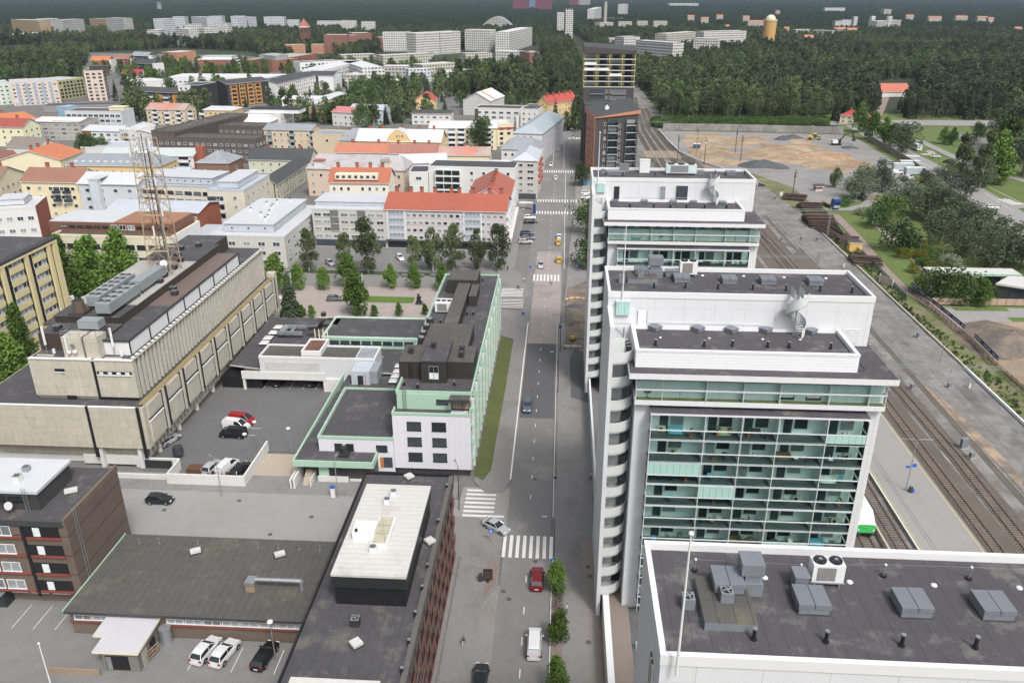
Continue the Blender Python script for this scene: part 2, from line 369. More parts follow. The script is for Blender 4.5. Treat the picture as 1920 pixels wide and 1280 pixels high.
def winwall(name,wall,win=(.05,.06,.07),px=3.2,pz=3.0,ww=.6,hh=.5,z0=.25,rough=.8):
 """render of a distant facade: wall colour with a regular pattern of window openings"""
 if name in MATS: return MATS[name]
 m=bpy.data.materials.new(name); m.use_nodes=True; n=m.node_tree.nodes; l=m.node_tree.links; b=n['Principled BSDF']
 tc=n.new('ShaderNodeTexCoord'); sp=n.new('ShaderNodeSeparateXYZ'); l.new(tc.outputs['Object'],sp.inputs[0]); sn=n.new('ShaderNodeSeparateXYZ'); l.new(tc.outputs['Normal'],sn.inputs[0])
 def mt(op,a,b_=None):
  q=n.new('ShaderNodeMath'); q.operation=op
  for i,v in enumerate((a,b_)):
   if v is None: continue
   if isinstance(v,(int,float)): q.inputs[i].default_value=v
   else: l.new(v,q.inputs[i])
  return q.outputs[0]
 isx=mt('GREATER_THAN',mt('ABSOLUTE',sn.outputs[0]),.5); u=mt('ADD',mt('MULTIPLY',isx,sp.outputs[1]),mt('MULTIPLY',mt('SUBTRACT',1,isx),sp.outputs[0]))
 fu=mt('FRACT',mt('MULTIPLY',mt('ADD',u,600.3),1/px)); fz=mt('FRACT',mt('MULTIPLY',mt('ADD',sp.outputs[2],.0),1/pz))
 k=mt('MULTIPLY',mt('MULTIPLY',mt('GREATER_THAN',fu,.5-ww/2),mt('LESS_THAN',fu,.5+ww/2)),mt('MULTIPLY',mt('GREATER_THAN',fz,z0),mt('LESS_THAN',fz,z0+hh)))
 k=mt('MULTIPLY',k,mt('LESS_THAN',mt('ABSOLUTE',sn.outputs[2]),.5))
 wn=n.new('ShaderNodeTexWhiteNoise'); cx=n.new('ShaderNodeCombineXYZ'); l.new(mt('FLOOR',mt('MULTIPLY',mt('ADD',u,600.3),1/px)),cx.inputs[0]); l.new(mt('FLOOR',mt('MULTIPLY',sp.outputs[2],1/pz)),cx.inputs[1]); l.new(cx.outputs[0],wn.inputs['Vector'])
 k=mt('MULTIPLY',k,mt('ADD',.7,mt('MULTIPLY',wn.outputs[0],.3)))
 ns=n.new('ShaderNodeTexNoise'); ns.inputs['Scale'].default_value=.25; l.new(tc.outputs['Object'],ns.inputs['Vector'])
 mx=n.new('ShaderNodeMix'); mx.data_type='RGBA'; mx.inputs[6].default_value=tuple(wall)+(1,); mx.inputs[7].default_value=tuple(win)+(1,); l.new(k,mx.inputs[0])
 m2=n.new('ShaderNodeMix'); m2.data_type='RGBA'; m2.blend_type='MULTIPLY'; m2.inputs[0].default_value=.25; l.new(mx.outputs[2],m2.inputs[6]); l.new(ns.outputs[0],m2.inputs[7]); l.new(m2.outputs[2],b.inputs['Base Color'])
 b.inputs['Roughness'].default_value=rough; MATS[name]=m; return m
# ================================================================ SETTING
def sheet(name,poly,z,m,kind='structure'):
 b=MB(); b.poly([(p[0],p[1],z) for p in poly],m); return b.build(name,kind=kind)
def rect(x0,x1,y0,y1): return [(x0,y0),(x1,y0),(x1,y1),(x0,y1)]
grassm=mat('grass',(.085,.135,.03),.95,var=.2,scale=.6,col2=(.10,.13,.035),bump=.4)
grassd=mat('rough_grass',(.10,.125,.04),.95,var=.3,scale=.6,col2=(.17,.15,.09),bump=.4)
floor_m=mat('forest_floor',(.022,.033,.014),.95,var=.2,scale=.02,col2=(.033,.044,.018))
cityg=mat('city_ground',(.15,.148,.146),.9,var=.12,scale=.12,col2=(.13,.125,.118))
ballast=mat('ballast_gravel',(.135,.125,.115),.95,var=.16,scale=.5,col2=(.215,.21,.205),stain=((.105,.082,.062),.85,.05),bump=.5)
ballast2=mat('brown_ballast',(.11,.094,.078),.95,var=.2,scale=1.5,bump=.5)
asph2=mat('old_asphalt',(.165,.163,.161),.9,var=.08,scale=.8,stain=((.235,.23,.22),.7,.13),bump=.25)
asph3=mat('fresh_asphalt',(.088,.087,.092),.85,var=.08,scale=1,bump=.2)
asph4=mat('side_street_asphalt',(.25,.245,.24),.9,var=.06,scale=.6,stain=((.24,.235,.22),.5,.08),bump=.2)
pinkish=mat('reddish_old_paving',(.29,.255,.238),.9,var=.10,scale=.7,stain=((.15,.135,.125),.5,.10),bump=.25)
sidew=mat('sidewalk_asphalt',(.195,.19,.187),.9,var=.07,scale=.8,stain=((.13,.128,.125),.6,.14),bump=.2)
kerbm=mat('granite_kerb',(.26,.245,.235),.85,var=.12,scale=2)
pavers=mat('brown_pavers',(.19,.155,.135),.9,var=.1,scale=1,seam=(('X',.4,.03,.2),('Y',.4,.03,.2)))
cobble=mat('grey_cobbles',(.22,.21,.20),.9,var=.14,scale=2.5,seam=(('X',.3,.05,.3),('Y',.3,.05,.3)),bump=.3)
redgr=mat('red_gravel',(.185,.145,.13),.95,var=.15,scale=1.2)
dirt=mat('brown_dirt',(.125,.108,.092),.95,var=.3,scale=.7,col2=(.185,.145,.11),bump=.8)
sand=mat('sand',(.33,.255,.17),.95,var=.2,scale=.25,col2=(.24,.17,.11),bump=.6)
gravel=mat('grey_gravel',(.20,.20,.202),.95,var=.16,scale=.15,col2=(.225,.22,.21),bump=.4)
plazam=mat('plaza_paving',(.31,.27,.25),.9,var=.10,scale=.5,seam=(('X',3,.1,.12),('Y',3,.1,.12)))
sheet('ground',rect(-16000,16000,-60,30000),-.4,floor_m)
sheet('city_ground',[(-700,60),(40,60),(40,500),(8,700),(-40,760),(-200,900),(-420,1100),(-900,1180),(-900,500)],-.12,cityg)
sheet('railway_yard',[(38,60),(90,60),(91,300),(84,350),(70,400),(66,500),(66,760),(40,760),(42,500),(39,420),(38,300)],-.10,ballast)
for i,(x0,x1,y0,y1) in enumerate([(49.0,50.6,60,420),(62.8,69.3,60,300),(69.9,73.5,60,300),(44.2,48.4,60,220)]):
 sheet('track_bed',rect(x0,x1,y0,y1),-.06+.004*i,ballast2)
streaky=mat('streaked_gravel',(.155,.15,.145),.95,var=.2,scale=.6,col2=(.22,.215,.21),stain=((.09,.08,.07),.85,.09),bump=.5,seam=(('X',2.9,.5,.10),('X',1.3,.2,.12)))
sheet('service_road',rect(77.7,89.0,60,350),-.05,streaky)
sheet('railway_verge',[(89.8,120),(96.5,120),(97.5,200),(92.8,215),(94.5,262),(98,305),(98,350),(86,380),(88,330),(90.5,300),(92,250),(90.4,200)],-.03,grassd)
sheet('park_ground',[(90,60),(400,60),(500,500),(300,560),(66,640),(58,700),(56,520),(60,430),(75,392),(90,350)],-.16,grassm)
sheet('building_yard',[(75,388),(64,420),(59,460),(60,500),(110,497),(163,491),(166,470),(163,420),(157,372),(152,345),(140,330),(98,322),(90,345)],-.04,gravel)
rows=[]
for j in range(22):
 v=j/21; row=[]
 for i in range(40):
  u=i/39; x=64+82*u; y=384+104*v; e=max(0,1-((u-.5)/.5)**4)*max(0,1-((v-.5)/.5)**4); n_=noise.noise(Vector((x*.07,y*.07,0)))+.5*noise.noise(Vector((x*.2,y*.2,4))); row.append((x+6*math.sin(v*5+1)*u,y+5*math.sin(u*6),-.35+e**.5*(.75+1.5*n_)))
 rows.append(row)
MB().grid(rows,sand).build('sand_field',kind='structure')
for k_i,(P_i,m_i) in enumerate((([(75.6,60),(76.6,60),(77.4,180),(76.2,300),(75,300),(76,180)],ballast2),([(78,120),(80,124),(79,150),(77.2,160),(77,138)],mat('sandy_patch',(.30,.225,.16),.95,var=.25,scale=.6,col2=(.15,.13,.115))),([(74,190),(79,200),(78,260),(73,250)],ballast2),([(83,70),(86,100),(86.5,180),(84,170),(82,110)],MATS['ballast_gravel']),([(54.5,220),(62,220),(61,285),(55,285)],ballast2))): sheet('gravel_patch',P_i,-.044+.006*k_i,m_i)
for x_,y_ in ((-2.4,96.2),(-6.6,89.5),(-5.7,88.0),(-3.2,118),(-4.9,150.8),(-4.2,150.6),(5.2,95.3),(5.4,93.3),(4.9,80.5),(-38,105),(-43,100.2),(-51,108.7),(-62,105.4),(-2.2,170)): MB().cyl((x_,y_,0),(x_,y_,.145 if x_>0 else .035),.36,mat('cast_iron',(.09,.075,.065),.7,var=.2),n=16).build('manhole',kind='structure')
sheet('sand_lot',[(97.2,120),(400,120),(420,206),(97.5,206)],-.02,mat('sand_lot',(.30,.225,.155),.95,var=.2,scale=.2,col2=(.22,.165,.12),bump=.6))
sheet('site_road',[(98,196),(180,199),(180,206),(98,207)],.0,asph4)
sheet('lawn',[(103,204),(117,204.5),(117,207),(103,206.4)],.01,grassm); sheet('lawn',[(114,197),(121,197),(121,200),(114,200)],.01,grassm)
P_=[G(*p) for p in ((1545,398),(1563,402),(1600,432),(1640,490),(1688,540),(1720,565),(1770,592),(1790,620))]
def ribbon(name,pts,w,z,m,kind='structure'):
 Ls=[];Rs=[]
 for i,p in enumerate(pts):
  a=pts[max(0,i-1)]; c=pts[min(len(pts)-1,i+1)]; d=Vector((c[0]-a[0],c[1]-a[1])); d.normalize(); n_=Vector((-d.y,d.x))*(w[i] if isinstance(w,(list,tuple)) else w)/2
  Ls.append((p[0]+n_.x,p[1]+n_.y,z)); Rs.append((p[0]-n_.x,p[1]-n_.y,z))
 return MB().grid([Rs,Ls],m).build(name,kind=kind)
def PX(*l): return [G(*p) for p in l]
ribbon('path',PX((1548,400),(1566,403),(1588,425),(1612,450),(1650,497),(1690,538),(1728,562),(1775,590),(1800,620)),3.2,.01,mat('path_red',(.235,.185,.165),.9,var=.08,scale=.6))
ribbon('path',PX((1545,392),(1590,393),(1622,385),(1640,372),(1655,352),(1665,332)),4.0,.014,asph4)
ribbon('path',PX((1640,418),(1660,437),(1700,468),(1740,515),(1760,560)),2.6,.01,mat('path_pale',(.30,.255,.23),.9,var=.08,scale=.6))
ribbon('road',PX((1240,241),(1400,236),(1580,230),(1700,230),(1920,232)),[12,12,15,22,26],.0,asph4)
ribbon('road',PX((1600,235),(1700,290),(1800,345),(1875,392),(1960,450)),[10,12,13,14,15],.004,asph4)
ribbon('road',PX((1770,395),(1840,392),(1920,385),(2000,380)),7,.008,asph4)
ribbon('road',PX((1780,418),(1860,420),(1930,432)),9,.012,asph4)
ribbon('road',PX((1720,262),(1790,295),(1850,318),(1960,350)),[5,5,6,6],.012,asph4)
ribbon('road',PX((1800,250),(1850,275),(1858,300),(1830,318)),[18,14,10,8],.008,asph2)
ribbon('path',PX((1640,228),(1652,205),(1660,185),(1668,160)),[5,5,5,5],.01,mat('path_red2',(.25,.19,.16),.9))
ribbon('path',PX((1800,200),(1860,203),(1930,206)),5,.01,MATS['path_pale'])
Y0,Y1=60,420
street=sheet('street',rect(-7.2,-.2,Y0,Y1),0,asph2)
sheet('street_patch',rect(-9.6,-.3,139.5,189),.006,asph3)
sheet('street_patch',rect(-6.9,.7,176,250),.010,pinkish)
sheet('street_patch',[(-6.9,189.4),(-16,189.4),(-16,176),(-6.9,176)],.008,sidew)
sheet('street',[(-7.2,189),(.6,189),(3,300),(4,372),(4.6,470),(12,575),(17,730),(9,900),(5,1120),(-4,1120),(-2,900),(3,730),(-5,575),(-12,470),(-11,372),(-9.4,283),(-9.4,189)],.003,asph2)
def slab(name,poly,z1,m,km=None,z0=-.1):
 return MB().prism(poly,z0,z1,km or kerbm,m).build(name,kind='structure')
slab('sidewalk',[(-15.2,60),(-9.5,60),(-9.5,86.4),(-7.5,90.8),(-7.5,100.5),(-8.6,104.5),(-12,106.3),(-15.2,106.4)],.12,sidew)
sheet('parking_bay',[(-9.5,60),(-7.2,60),(-7.2,90.8),(-7.5,90.6),(-9.5,86.4)],.010,cobble)
sheet('street_patch',[(-9.3,88.0),(-7.7,90.8),(-7.7,95.5),(-9.3,95.8)],.128,redgr)
slab('sidewalk',[(-13.4,116.5),(-11.0,113.0),(-8.4,113.6),(-7.3,117),(-7.0,124),(-7.0,180),(-7.5,190),(-9.5,196.5),(-16,198.3),(-16,189),(-11.2,189),(-10.8,122),(-13.4,118)],.12,sidew)
slab('grass_strip',[(-13.5,118.2),(-12,116.8),(-10.9,120),(-10.5,150),(-10.3,178),(-13.4,180)],.14,mat('strip_grass',(.08,.095,.03),.95,var=.16,scale=.8,col2=(.085,.10,.03),bump=.4))
slab('sidewalk',rect(.1,6.9,60,189),.12,sidew); sheet('street_patch',rect(.1,.5,118,188),.13,mat('kerb_dirt',(.16,.145,.13),.95,var=.3,scale=1))
sheet('street_patch',rect(4.3,6.4,60,101.3),.126,mat('pale_pavers',(.215,.195,.175),.9,var=.05,scale=.8,seam=(('Y',5.2,.06,.25),('X',.5,.02,.1)))); sheet('street_patch',rect(6.4,7.0,60,101.3),.128,redgr)
sheet('street_patch',[(3.1,148.5),(6.8,146),(6.8,171),(4.0,173),(2.9,168)],.126,asph3)
sheet('street_patch',rect(0.1,1.5,62,90),.125,redgr)
slab('sidewalk',[(1.6,205),(8,205),(8.2,258),(9,285),(8.6,372),(8,400),(6.6,372),(5.3,300),(3.4,258),(2.6,232)],.11,sidew)
sheet('street_patch',[(6.2,297),(9.5,297),(9.0,330),(6.6,330)],.12,pinkish)
sheet('parking_lot',[(9.0,297),(16,297),(17,350),(8.8,350)],.115,pinkish)
sheet('dirt_patch',[(1.8,173),(7.2,173),(8.2,205),(8.0,222),(2.4,215)],.122,dirt)
slab('sidewalk',[(-15.2,205.5),(-9.2,205),(-8.4,212),(-9.5,222),(-13.2,232),(-13.5,480),(-18,480),(-18,205.5)],.12,sidew)
sheet('side_street',[(-160,98.5),(-15.2,98.8),(-7.2,101.5),(-7.2,115),(-15,114.9),(-15.2,111),(-160,111.2)],.006,asph4)
slab('sidewalk',[(-160,111.0),(-15.8,111.0),(-15.8,116.2),(-24,116.2),(-160,115.8)],.10,sidew)
slab('sidewalk',[(-160,95),(-34,95),(-34,98.3),(-160,98.3)],.09,sidew)
sheet('plaza',[(-130,184),(-16,189),(-16,262),(-140,262)],-.02,plazam)
sheet('parking_lot',[(-140,228),(-16,226),(-14,262),(-140,262)],.0,asph2)
sheet('park_walk',[(-140,214),(-17,213),(-17,224),(-140,224)],.004,mat('grey_walk',(.19,.185,.178),.9,var=.06,scale=.6))
sheet('lawn',[(-59,201.2),(-38.6,200.9),(-38.6,205.6),(-59,205.9)],.02,mat('lawn_bright',(.08,.14,.02),.95,var=.12,scale=1.2,bump=.3))
sheet('flower_bed',[(-80,224.3),(-22,223.4),(-22,226.4),(-80,227.3)],.03,mat('ivy_bed',(.035,.06,.02),.95,var=.3,scale=1.2,bump=.5))
sheet('sidewalk',[(-140,186),(-16,189.5),(-16,191),(-140,188.5)],.01,m_conc_light)
slab('lawn',[(9.0,245),(13,245),(13,292),(10.5,289),(9.2,275)],.16,grassm)
def marks(name,L,z=.03):
 b=MB()
 for x0,x1,y0,y1 in L: b.poly([(x0,y0,z),(x1,y0,z),(x1,y1,z),(x0,y1,z)],m_lead)
 return b.build(name,kind='structure')
marks('crosswalk',[(-8.4+i*1.0,-7.9+i*1.0,96.9,102.2) for i in range(9)],.022)
marks('crosswalk',[(-14.3,-9.4 if i else -7.7,106.6+i*1.18,107.15+i*1.18) for i in range(7)],.024)
marks('crosswalk',[(-15.6,-9.2,198.8+i*1.15,199.3+i*1.15) for i in range(6)],.13)
marks('crosswalk',[(-15.6,-9.6,207.6+i*1.15,208.1+i*1.15) for i in range(6)],.134)
marks('crosswalk',[(-7.3+i*1.0,-6.8+i*1.0,221,227) for i in range(8)],.03)
for yy in (297,316,): marks('crosswalk',[(-9.0+i*1.05,-8.5+i*1.05,yy,yy+4.5) for i in range(12)]+[(4.0+i*1.0,4.4+i*1.0,yy,yy+4.5) for i in range(4)],.12)
marks('crosswalk',[(-9.6+i*1.05,-9.1+i*1.05,373,379) for i in range(16)],.04)
marks('crosswalk',[(-11+i*1.3,-10.3+i*1.3,468,474) for i in range(9)]+[(4+i*1.3,4.8+i*1.3,466,472) for i in range(7)],.04)
marks('crosswalk',[(-9+i*1.3,-8.3+i*1.3,512,518) for i in range(14)],.04)
marks('lane_marking',[(-3.63,-3.5,y,y+1.4) for y in [62,68,74.2,79.6,85.2,91.6]]+[(-3.8,-3.68,y,y+1.2) for y in range(112,180,6)]+[(-3.5,-3.38,y,y+1.2) for y in range(182,220,6)]+[(-3.1,-2.98,y,y+1.4) for y in range(232,296,7)]+[(-2.8,-2.66,y,y+1.6) for y in range(322,372,7)],.028)
marks('lane_marking',[(-.05,.07,107,189),(-.05,.07,60,95.5),(1.6,1.75,233,296),(1.9,2.05,300,372),(-8.2,-8.05,380,460),(-4.1,-3.9,385,462),(1.2,1.4,382,460),(-3,-2.8,520,700),(4,4.2,520,700)],.031)
marks('lane_marking',[(-6.6,-5.9,430,436),(-2,-1.3,430,436),(-6.9,-5.5,436,437.2),(-2.3,-.9,436,437.2)],.034)
marks('kerb',[(-7.46,-7.22,117.5,189)],.127)
def rmarks(name,pts,w,z=.03): return ribbon(name,pts,w,z,m_lead)
rmarks('lane_marking',PX((1700,290),(1790,338)),.25,.03); rmarks('lane_marking',PX((1852,350),(1920,383)),.25,.03); rmarks('lane_marking',PX((1846,362),(1900,396)),.2,.03)
def zebra(p,q,n,w,L,z=.04):
 b=MB(); p=G(*p); q=G(*q); d=(q-p); d.normalize(); nn=Vector((-d.y,d.x,0))
 for i in range(n):
  c=p.lerp(q,i/(n-1)); b.poly([(c+d*s*w/2+nn*t*L/2).xy.to_tuple()+(z,) for s,t in ((-1,-1),(1,-1),(1,1),(-1,1))],m_lead)
 return b.build('crosswalk',kind='structure')
zebra((1882,374),(1906,383),7,.9,5) ; zebra((1698,292),(1722,293),7,.9,4); zebra((1730,290),(1752,289),6,.9,4)
zebra((1808,300),(1822,306),3,.8,4)
# ================================================================ WHITE TOWERS BY THE RAILWAY
ORD=['first','second','third','fourth','fifth','sixth','seventh','eighth','ninth','tenth','eleventh','twelfth']
wp=m_white_panel; wh=m_white
tealg=tglass('green_glass',(.89,.975,.95),gl=.10)
tealf=mat('frosted_green_glass',(.36,.55,.50),.25,var=.05,seam=(('X',.75,.05,.45),))
balwall=mat('balcony_wall',(.74,.79,.78),.7,var=.04)
balfl=mat('balcony_floor',(.06,.07,.075),.8,var=.15,scale=2)
balwood=mat('balcony_wood_floor',(.16,.125,.055),.8,var=.15,scale=2,seam=(('Y',.15,.02,.3),))
mesh_w=mat('perforated_white',(.55,.57,.57),.5,var=.03,seam=(('Z',.3,.03,.1),))
siding=mat('white_siding',(.72,.73,.75),.5,var=.02,seam=(('Z',.35,.05,.22),))
stairm=mat('stair_grey',(.38,.40,.41),.6,var=.1)
XF,XB,XR=6.05,9.25,37.35
def parapet_ring(b,x0,x1,y0,y1,z0,z1,t,m):
 b.box(x0,x1,y0,y0+t,z0,z1,m).box(x0,x1,y1-t,y1,z0,z1,m).box(x0,x0+t,y0+t,y1-t,z0,z1,m).box(x1-t,x1,y0+t,y1-t,z0,z1,m)
def tower(name,label,Yf,full=True,xr=XR,fin=True,midw=33.7):
 root=thing(name,label,'apartment tower',(0,Yf,0)); root['_n']=0
 b=MB(); b.box(XF,xr,9.4,19.4,0,42.3,wp); b.build('wall',root)
 MB().box(XF+.28,xr-.28,9.66,19.1,42.3,42.5,m_bit_new).build('roof',root)
 b=MB(); parapet_ring(b,XF-.05,xr+.05,9.33,19.45,42.3,43.0,.34,wh); b.build('parapet',root)
 if not full: return root
 MB().box(XB,xr,2.0,9.38,0,34.9,wp).build('lower_wall',root)
 MB().box(XF-.1,XF+.4,2.2,9.32,0,41.3,wp).build('fin_wall',root)
 b=MB(); b.poly([(8.25,.02,36.72),(xr+.45,.02,36.72),(xr+.45,13.5,36.72),(xr+.0,9.3,36.72),(8.25,9.3,36.72)],m_bit_new)
 b.box(8.2,xr+.5,0,.25,36.0,36.7,wh).box(8.2,8.45,.26,7.6,36.05,36.69,wh).box(xr+.22,xr+.5,.26,13.5,36.05,36.69,wh).box(8.46,xr+.2,.26,9.3,36.35,36.68,wh)
 b.build('roof',root)
 MB().box(11,xr-2.6,2.1,2.35,36.73,36.80,m_dark_metal).box(xr-2.5,xr-2.3,2.6,7.0,36.73,36.80,m_dark_metal).build('roof_ridge',root)
 b=MB(); parapet_ring(b,8.95,midw,1.6,9.3,36.75,38.85,.38,siding); b.box(8.9,midw+.05,1.55,1.62,38.7,38.92,wh).box(8.9,midw+.05,1.62,2.0,38.86,38.93,wh).box(8.9,9.35,2.0,9.3,38.86,38.93,wh).box(midw-.4,midw+.05,2.0,9.3,38.86,38.93,wh); b.build('penthouse_wall',root)
 MB().box(9.35,midw-.4,2.0,9.3,36.8,38.45,m_bit_new).build('penthouse_roof',root)
 b=MB(); b.box(9.1,xr,1.1,4.0,32.2,32.75,wh); b.build('terrace_slab',root)
 MB().box(9.3,xr-.1,1.3,3.4,32.76,32.8,balwood).build('terrace_floor',root)
 b=MB(); b.box(XB,xr,3.45,9.3,32.8,36.3,balwall); b.build('terrace_wall',root)
 for i,u in enumerate([10.6,13.2,16.0,18.6,21.6,24.0,27.0,29.6,32.2,34.6]):
  b=MB(); ww=1.7 if i%3 else 1.0
  b.box(u-ww/2,u+ww/2,3.36,3.44,33.0,35.6,m_glass_d).box(u-ww/2-.1,u-ww/2,3.3,3.44,33,35.7,wh).box(u+ww/2,u+ww/2+.1,3.3,3.44,33,35.7,wh)
  b.build('terrace_door',root)
 b=MB(); b.box(9.15,xr,1.14,1.22,34.05,34.25,wh).box(xr-.08,xr,1.22,4,34.05,34.25,wh)
 for u in (9.2,12.2,17.2,21.4,25.5,31.0,xr-.1): b.box(u-.035,u+.035,1.12,1.2,32.8,36.0,wh)
 b.build('terrace_rail',root)
 bays=[11.0,17.2,21.4,25.5,31.0,35.5] if xr<38 else [11.0,17.2,21.4,25.5,31.0,35.5]
 for i,(u0,u1) in enumerate(zip([9.2]+bays[1:],bays[1:]+[xr])):
  MB().box(u0+.05,u1-.05,1.16,1.19,32.8,34.05,tealg if i%3 else tealg).build('glass_panel',root)
  MB().box(u0+.05,u1-.05,1.16,1.19,34.26,36.0,tealg).build('glass_panel',root)
  if i: MB().box(u0-.04,u0+.04,1.3,3.44,32.8,36.2,balwall).build('divider',root)
 zt=31.75
 b=MB(); b.box(10.9,35.6,0,2.0,zt-.25,zt,wh,m_bit_new); b.build('balcony_roof',root)
 b=MB(); b.box(11.0,35.5,1.97,2.0,3.2,zt-.25,balwall); b.build('balcony_back_wall',root)
 nfl=9; fh=3.02
 for k in range(nfl):
  zf=28.45-k*fh            # floor level
  if zf<1: break
  MB().box(10.95,35.55,0,1.97,zf-.28,zf,wh,balfl).build('balcony_slab',root)
  b=MB(); b.box(10.95,35.55,-.03,.06,zf+1.08,zf+1.2,wh).box(10.95,11.03,.06,1.97,zf+1.08,zf+1.2,wh).box(35.47,35.55,.06,1.97,zf+1.08,zf+1.2,wh).build('balcony_rail',root)
  for i in range(5):
   u0,u1=bays[i],bays[i+1]
   if i: MB().box(u0-.05,u0+.05,.04,1.97,zf,zf+2.74,balwall).build('divider',root)
   fr=rnd.random()
   fz=tealf if fr<.05 else tealg
   MB().box(u0+.06,u1-.06,.0,.03,zf-.2,zf+1.08,fz).build('glass_panel',root)
   gz=tealf if rnd.random()<.07 else tealg
   b=MB(); b.box(u0+.06,u1-.06,.0,.03,zf+1.2,zf+2.72,gz)
   b.build('glass_panel',root)
   W_=u1-u0;
   xx=u0+W_*.28; MB().box(xx-.5,xx+.5,1.90,1.96,zf+.1,zf+2.25,m_glass_d).box(xx-.6,xx-.5,1.86,1.96,zf,zf+2.35,wh).box(xx+.5,xx+.6,1.86,1.96,zf,zf+2.35,wh).box(xx-.5,xx+.5,1.86,1.96,zf+2.25,zf+2.35,wh).build('balcony_door',root)
   xx=u0+W_*(.28)+1.5; MB().box(xx-.75,xx+.75,1.90,1.96,zf+.8,zf+2.25,m_glass).box(xx-.85,xx-.75,1.86,1.96,zf+.7,zf+2.35,wh).box(xx+.75,xx+.85,1.86,1.96,zf+.7,zf+2.35,wh).box(xx-.75,xx+.75,1.86,1.96,zf+.7,zf+.8,wh).build('balcony_window',root)
  for xx in (11.0,35.5): MB().box(xx-.02,xx+.02,.06,1.95,zf,zf+2.72,tealg).build('side_glass',root)
 b=MB()
 for u in bays: b.box(u-.035,u+.035,-.05,.04,3.2,zt-.25,wh)
 b.build('balcony_post',root)
 cx,cy,r=6.45,5.2,2.82
 for k in range(12):
  zf=36.9-k*3.02
  if zf<3.5: break
  pts=[(cx+r*math.sin(a),cy-r*math.cos(a)) for a in [R(90)*i/12 for i in range(13)]]
  b=MB();
  for o,zz in ((0,None),):
   P1=[[(x,y,zf-.2) for x,y in pts],[(x,y,zf+1.1) for x,y in pts]]
   b.grid(P1,mesh_w); pi=[(cx+(r-.05)*math.sin(a),cy-(r-.05)*math.cos(a)) for a in [R(90)*i/12 for i in range(13)]]
   b.grid([[(x,y,zf+1.1) for x,y in pi],[(x,y,zf-.2) for x,y in pi]],mesh_w)
   b.grid([P1[1],[(x,y,zf+1.1) for x,y in pi]],wh); b.grid([P1[0],[(x,y,zf-.2) for x,y in pi]],wh)
  b.build('stair_parapet',root,smooth=True)
  b=MB(); b.prism([(cx,cy)]+pts,zf-.3,zf-.12,stairm); b.build('stair_landing',root)
  b=MB()
  for s in range(9):   # spiral treads behind, climbing to the next landing
   a0=R(10+s*20); z=zf+.25+s*.3
   b.prism([(cx+1.4+.15*math.cos(a0),cy+1.2+.15*math.sin(a0)),(cx+1.4+1.2*math.cos(a0),cy+1.2+1.2*math.sin(a0)),(cx+1.4+1.2*math.cos(a0+R(18)),cy+1.2+1.2*math.sin(a0+R(18)))],z,z+.05,stairm)
  b.cyl((cx+1.4,cy+1.2,zf-.12),(cx+1.4,cy+1.2,zf+2.7),.12,m_steel,n=8)
  b.box(cx+.1,cx+1.5,cy-.05,cy+.05,zf-.1,zf+1.9,mesh_w)
  b.build('stair_flight',root)
 MB().box(XF+.42,XB-.02,9.30,9.38,3,41.0,mat('stair_wall',(.62,.63,.65),.6,var=.04,seam=(('Z',3.02,.15,.3),))).build('stair_back_wall',root)
 b=MB(); b.box(7.0,8.6,8.9,9.3,40.2,41.9,tealf).box(6.95,8.65,8.85,9.3,41.9,42.0,wh); b.build('stair_hatch',root)
 return root
T2=tower('apartment_tower','white apartment tower in the middle of the row, with green glazed balconies',83.2)
T3=tower('apartment_tower','farthest white apartment tower, between the middle tower and the dark brick towers',148.7,midw=34.2)
T1=tower('apartment_tower','nearest white apartment tower, mostly its dark roof in the lower right corner',24.95,full=False,xr=42)
for k in range(12):
 b=MB(); z=6+k*2.9
 b.box(XF-.09,XF-.005,11.5,12.6,z,z+2.2,m_glass_d).box(XF-.12,XF-.005,11.4,11.5,z,z+2.3,wh).box(XF-.12,XF-.005,12.6,12.7,z,z+2.3,wh).box(XF-.12,XF-.005,12.0,12.08,z,z+2.3,m_cream)
 b.build('window',T1)
for root,Yf in ((T2,83.2),(T3,148.7)):
 if root is T2: b=MB(); b.box(9.7,10.75,9.34,9.4,38.5,40.6,mat('door_white',(.72,.73,.74),.5)).box(9.65,9.7,9.3,9.4,38.5,40.65,m_grey_box).box(10.75,10.8,9.3,9.4,38.5,40.65,m_grey_box); b.build('door',root)
 MB().cyl((10.9 if root is T2 else 12,9.2,39.3),(24.5,9.2,39.3),.035,m_steel,n=6).build('handrail',root)
 MB().box(34.2,36.2,9.33,9.4,37.0,38.9,mat('louvre_white',(.62,.63,.65),.5,seam=(('Z',.2,.05,.35),))).build('louvre',root)
for px_,w_,h_ in ((1156,1.1,2.6),(1242,1.1,2.6),(1260+18,2.3,2.8)):
 p=onY(px_,362,158.1); MB().box(p.x-w_/2,p.x+w_/2,9.3,9.4,p.z-h_/2,p.z+h_/2,m_glass_d).box(p.x-w_/2-.12,p.x-w_/2,9.26,9.4,p.z-h_/2,p.z+h_/2,wh).box(p.x+w_/2,p.x+w_/2+.12,9.26,9.4,p.z-h_/2,p.z+h_/2,wh).build('window',T3)
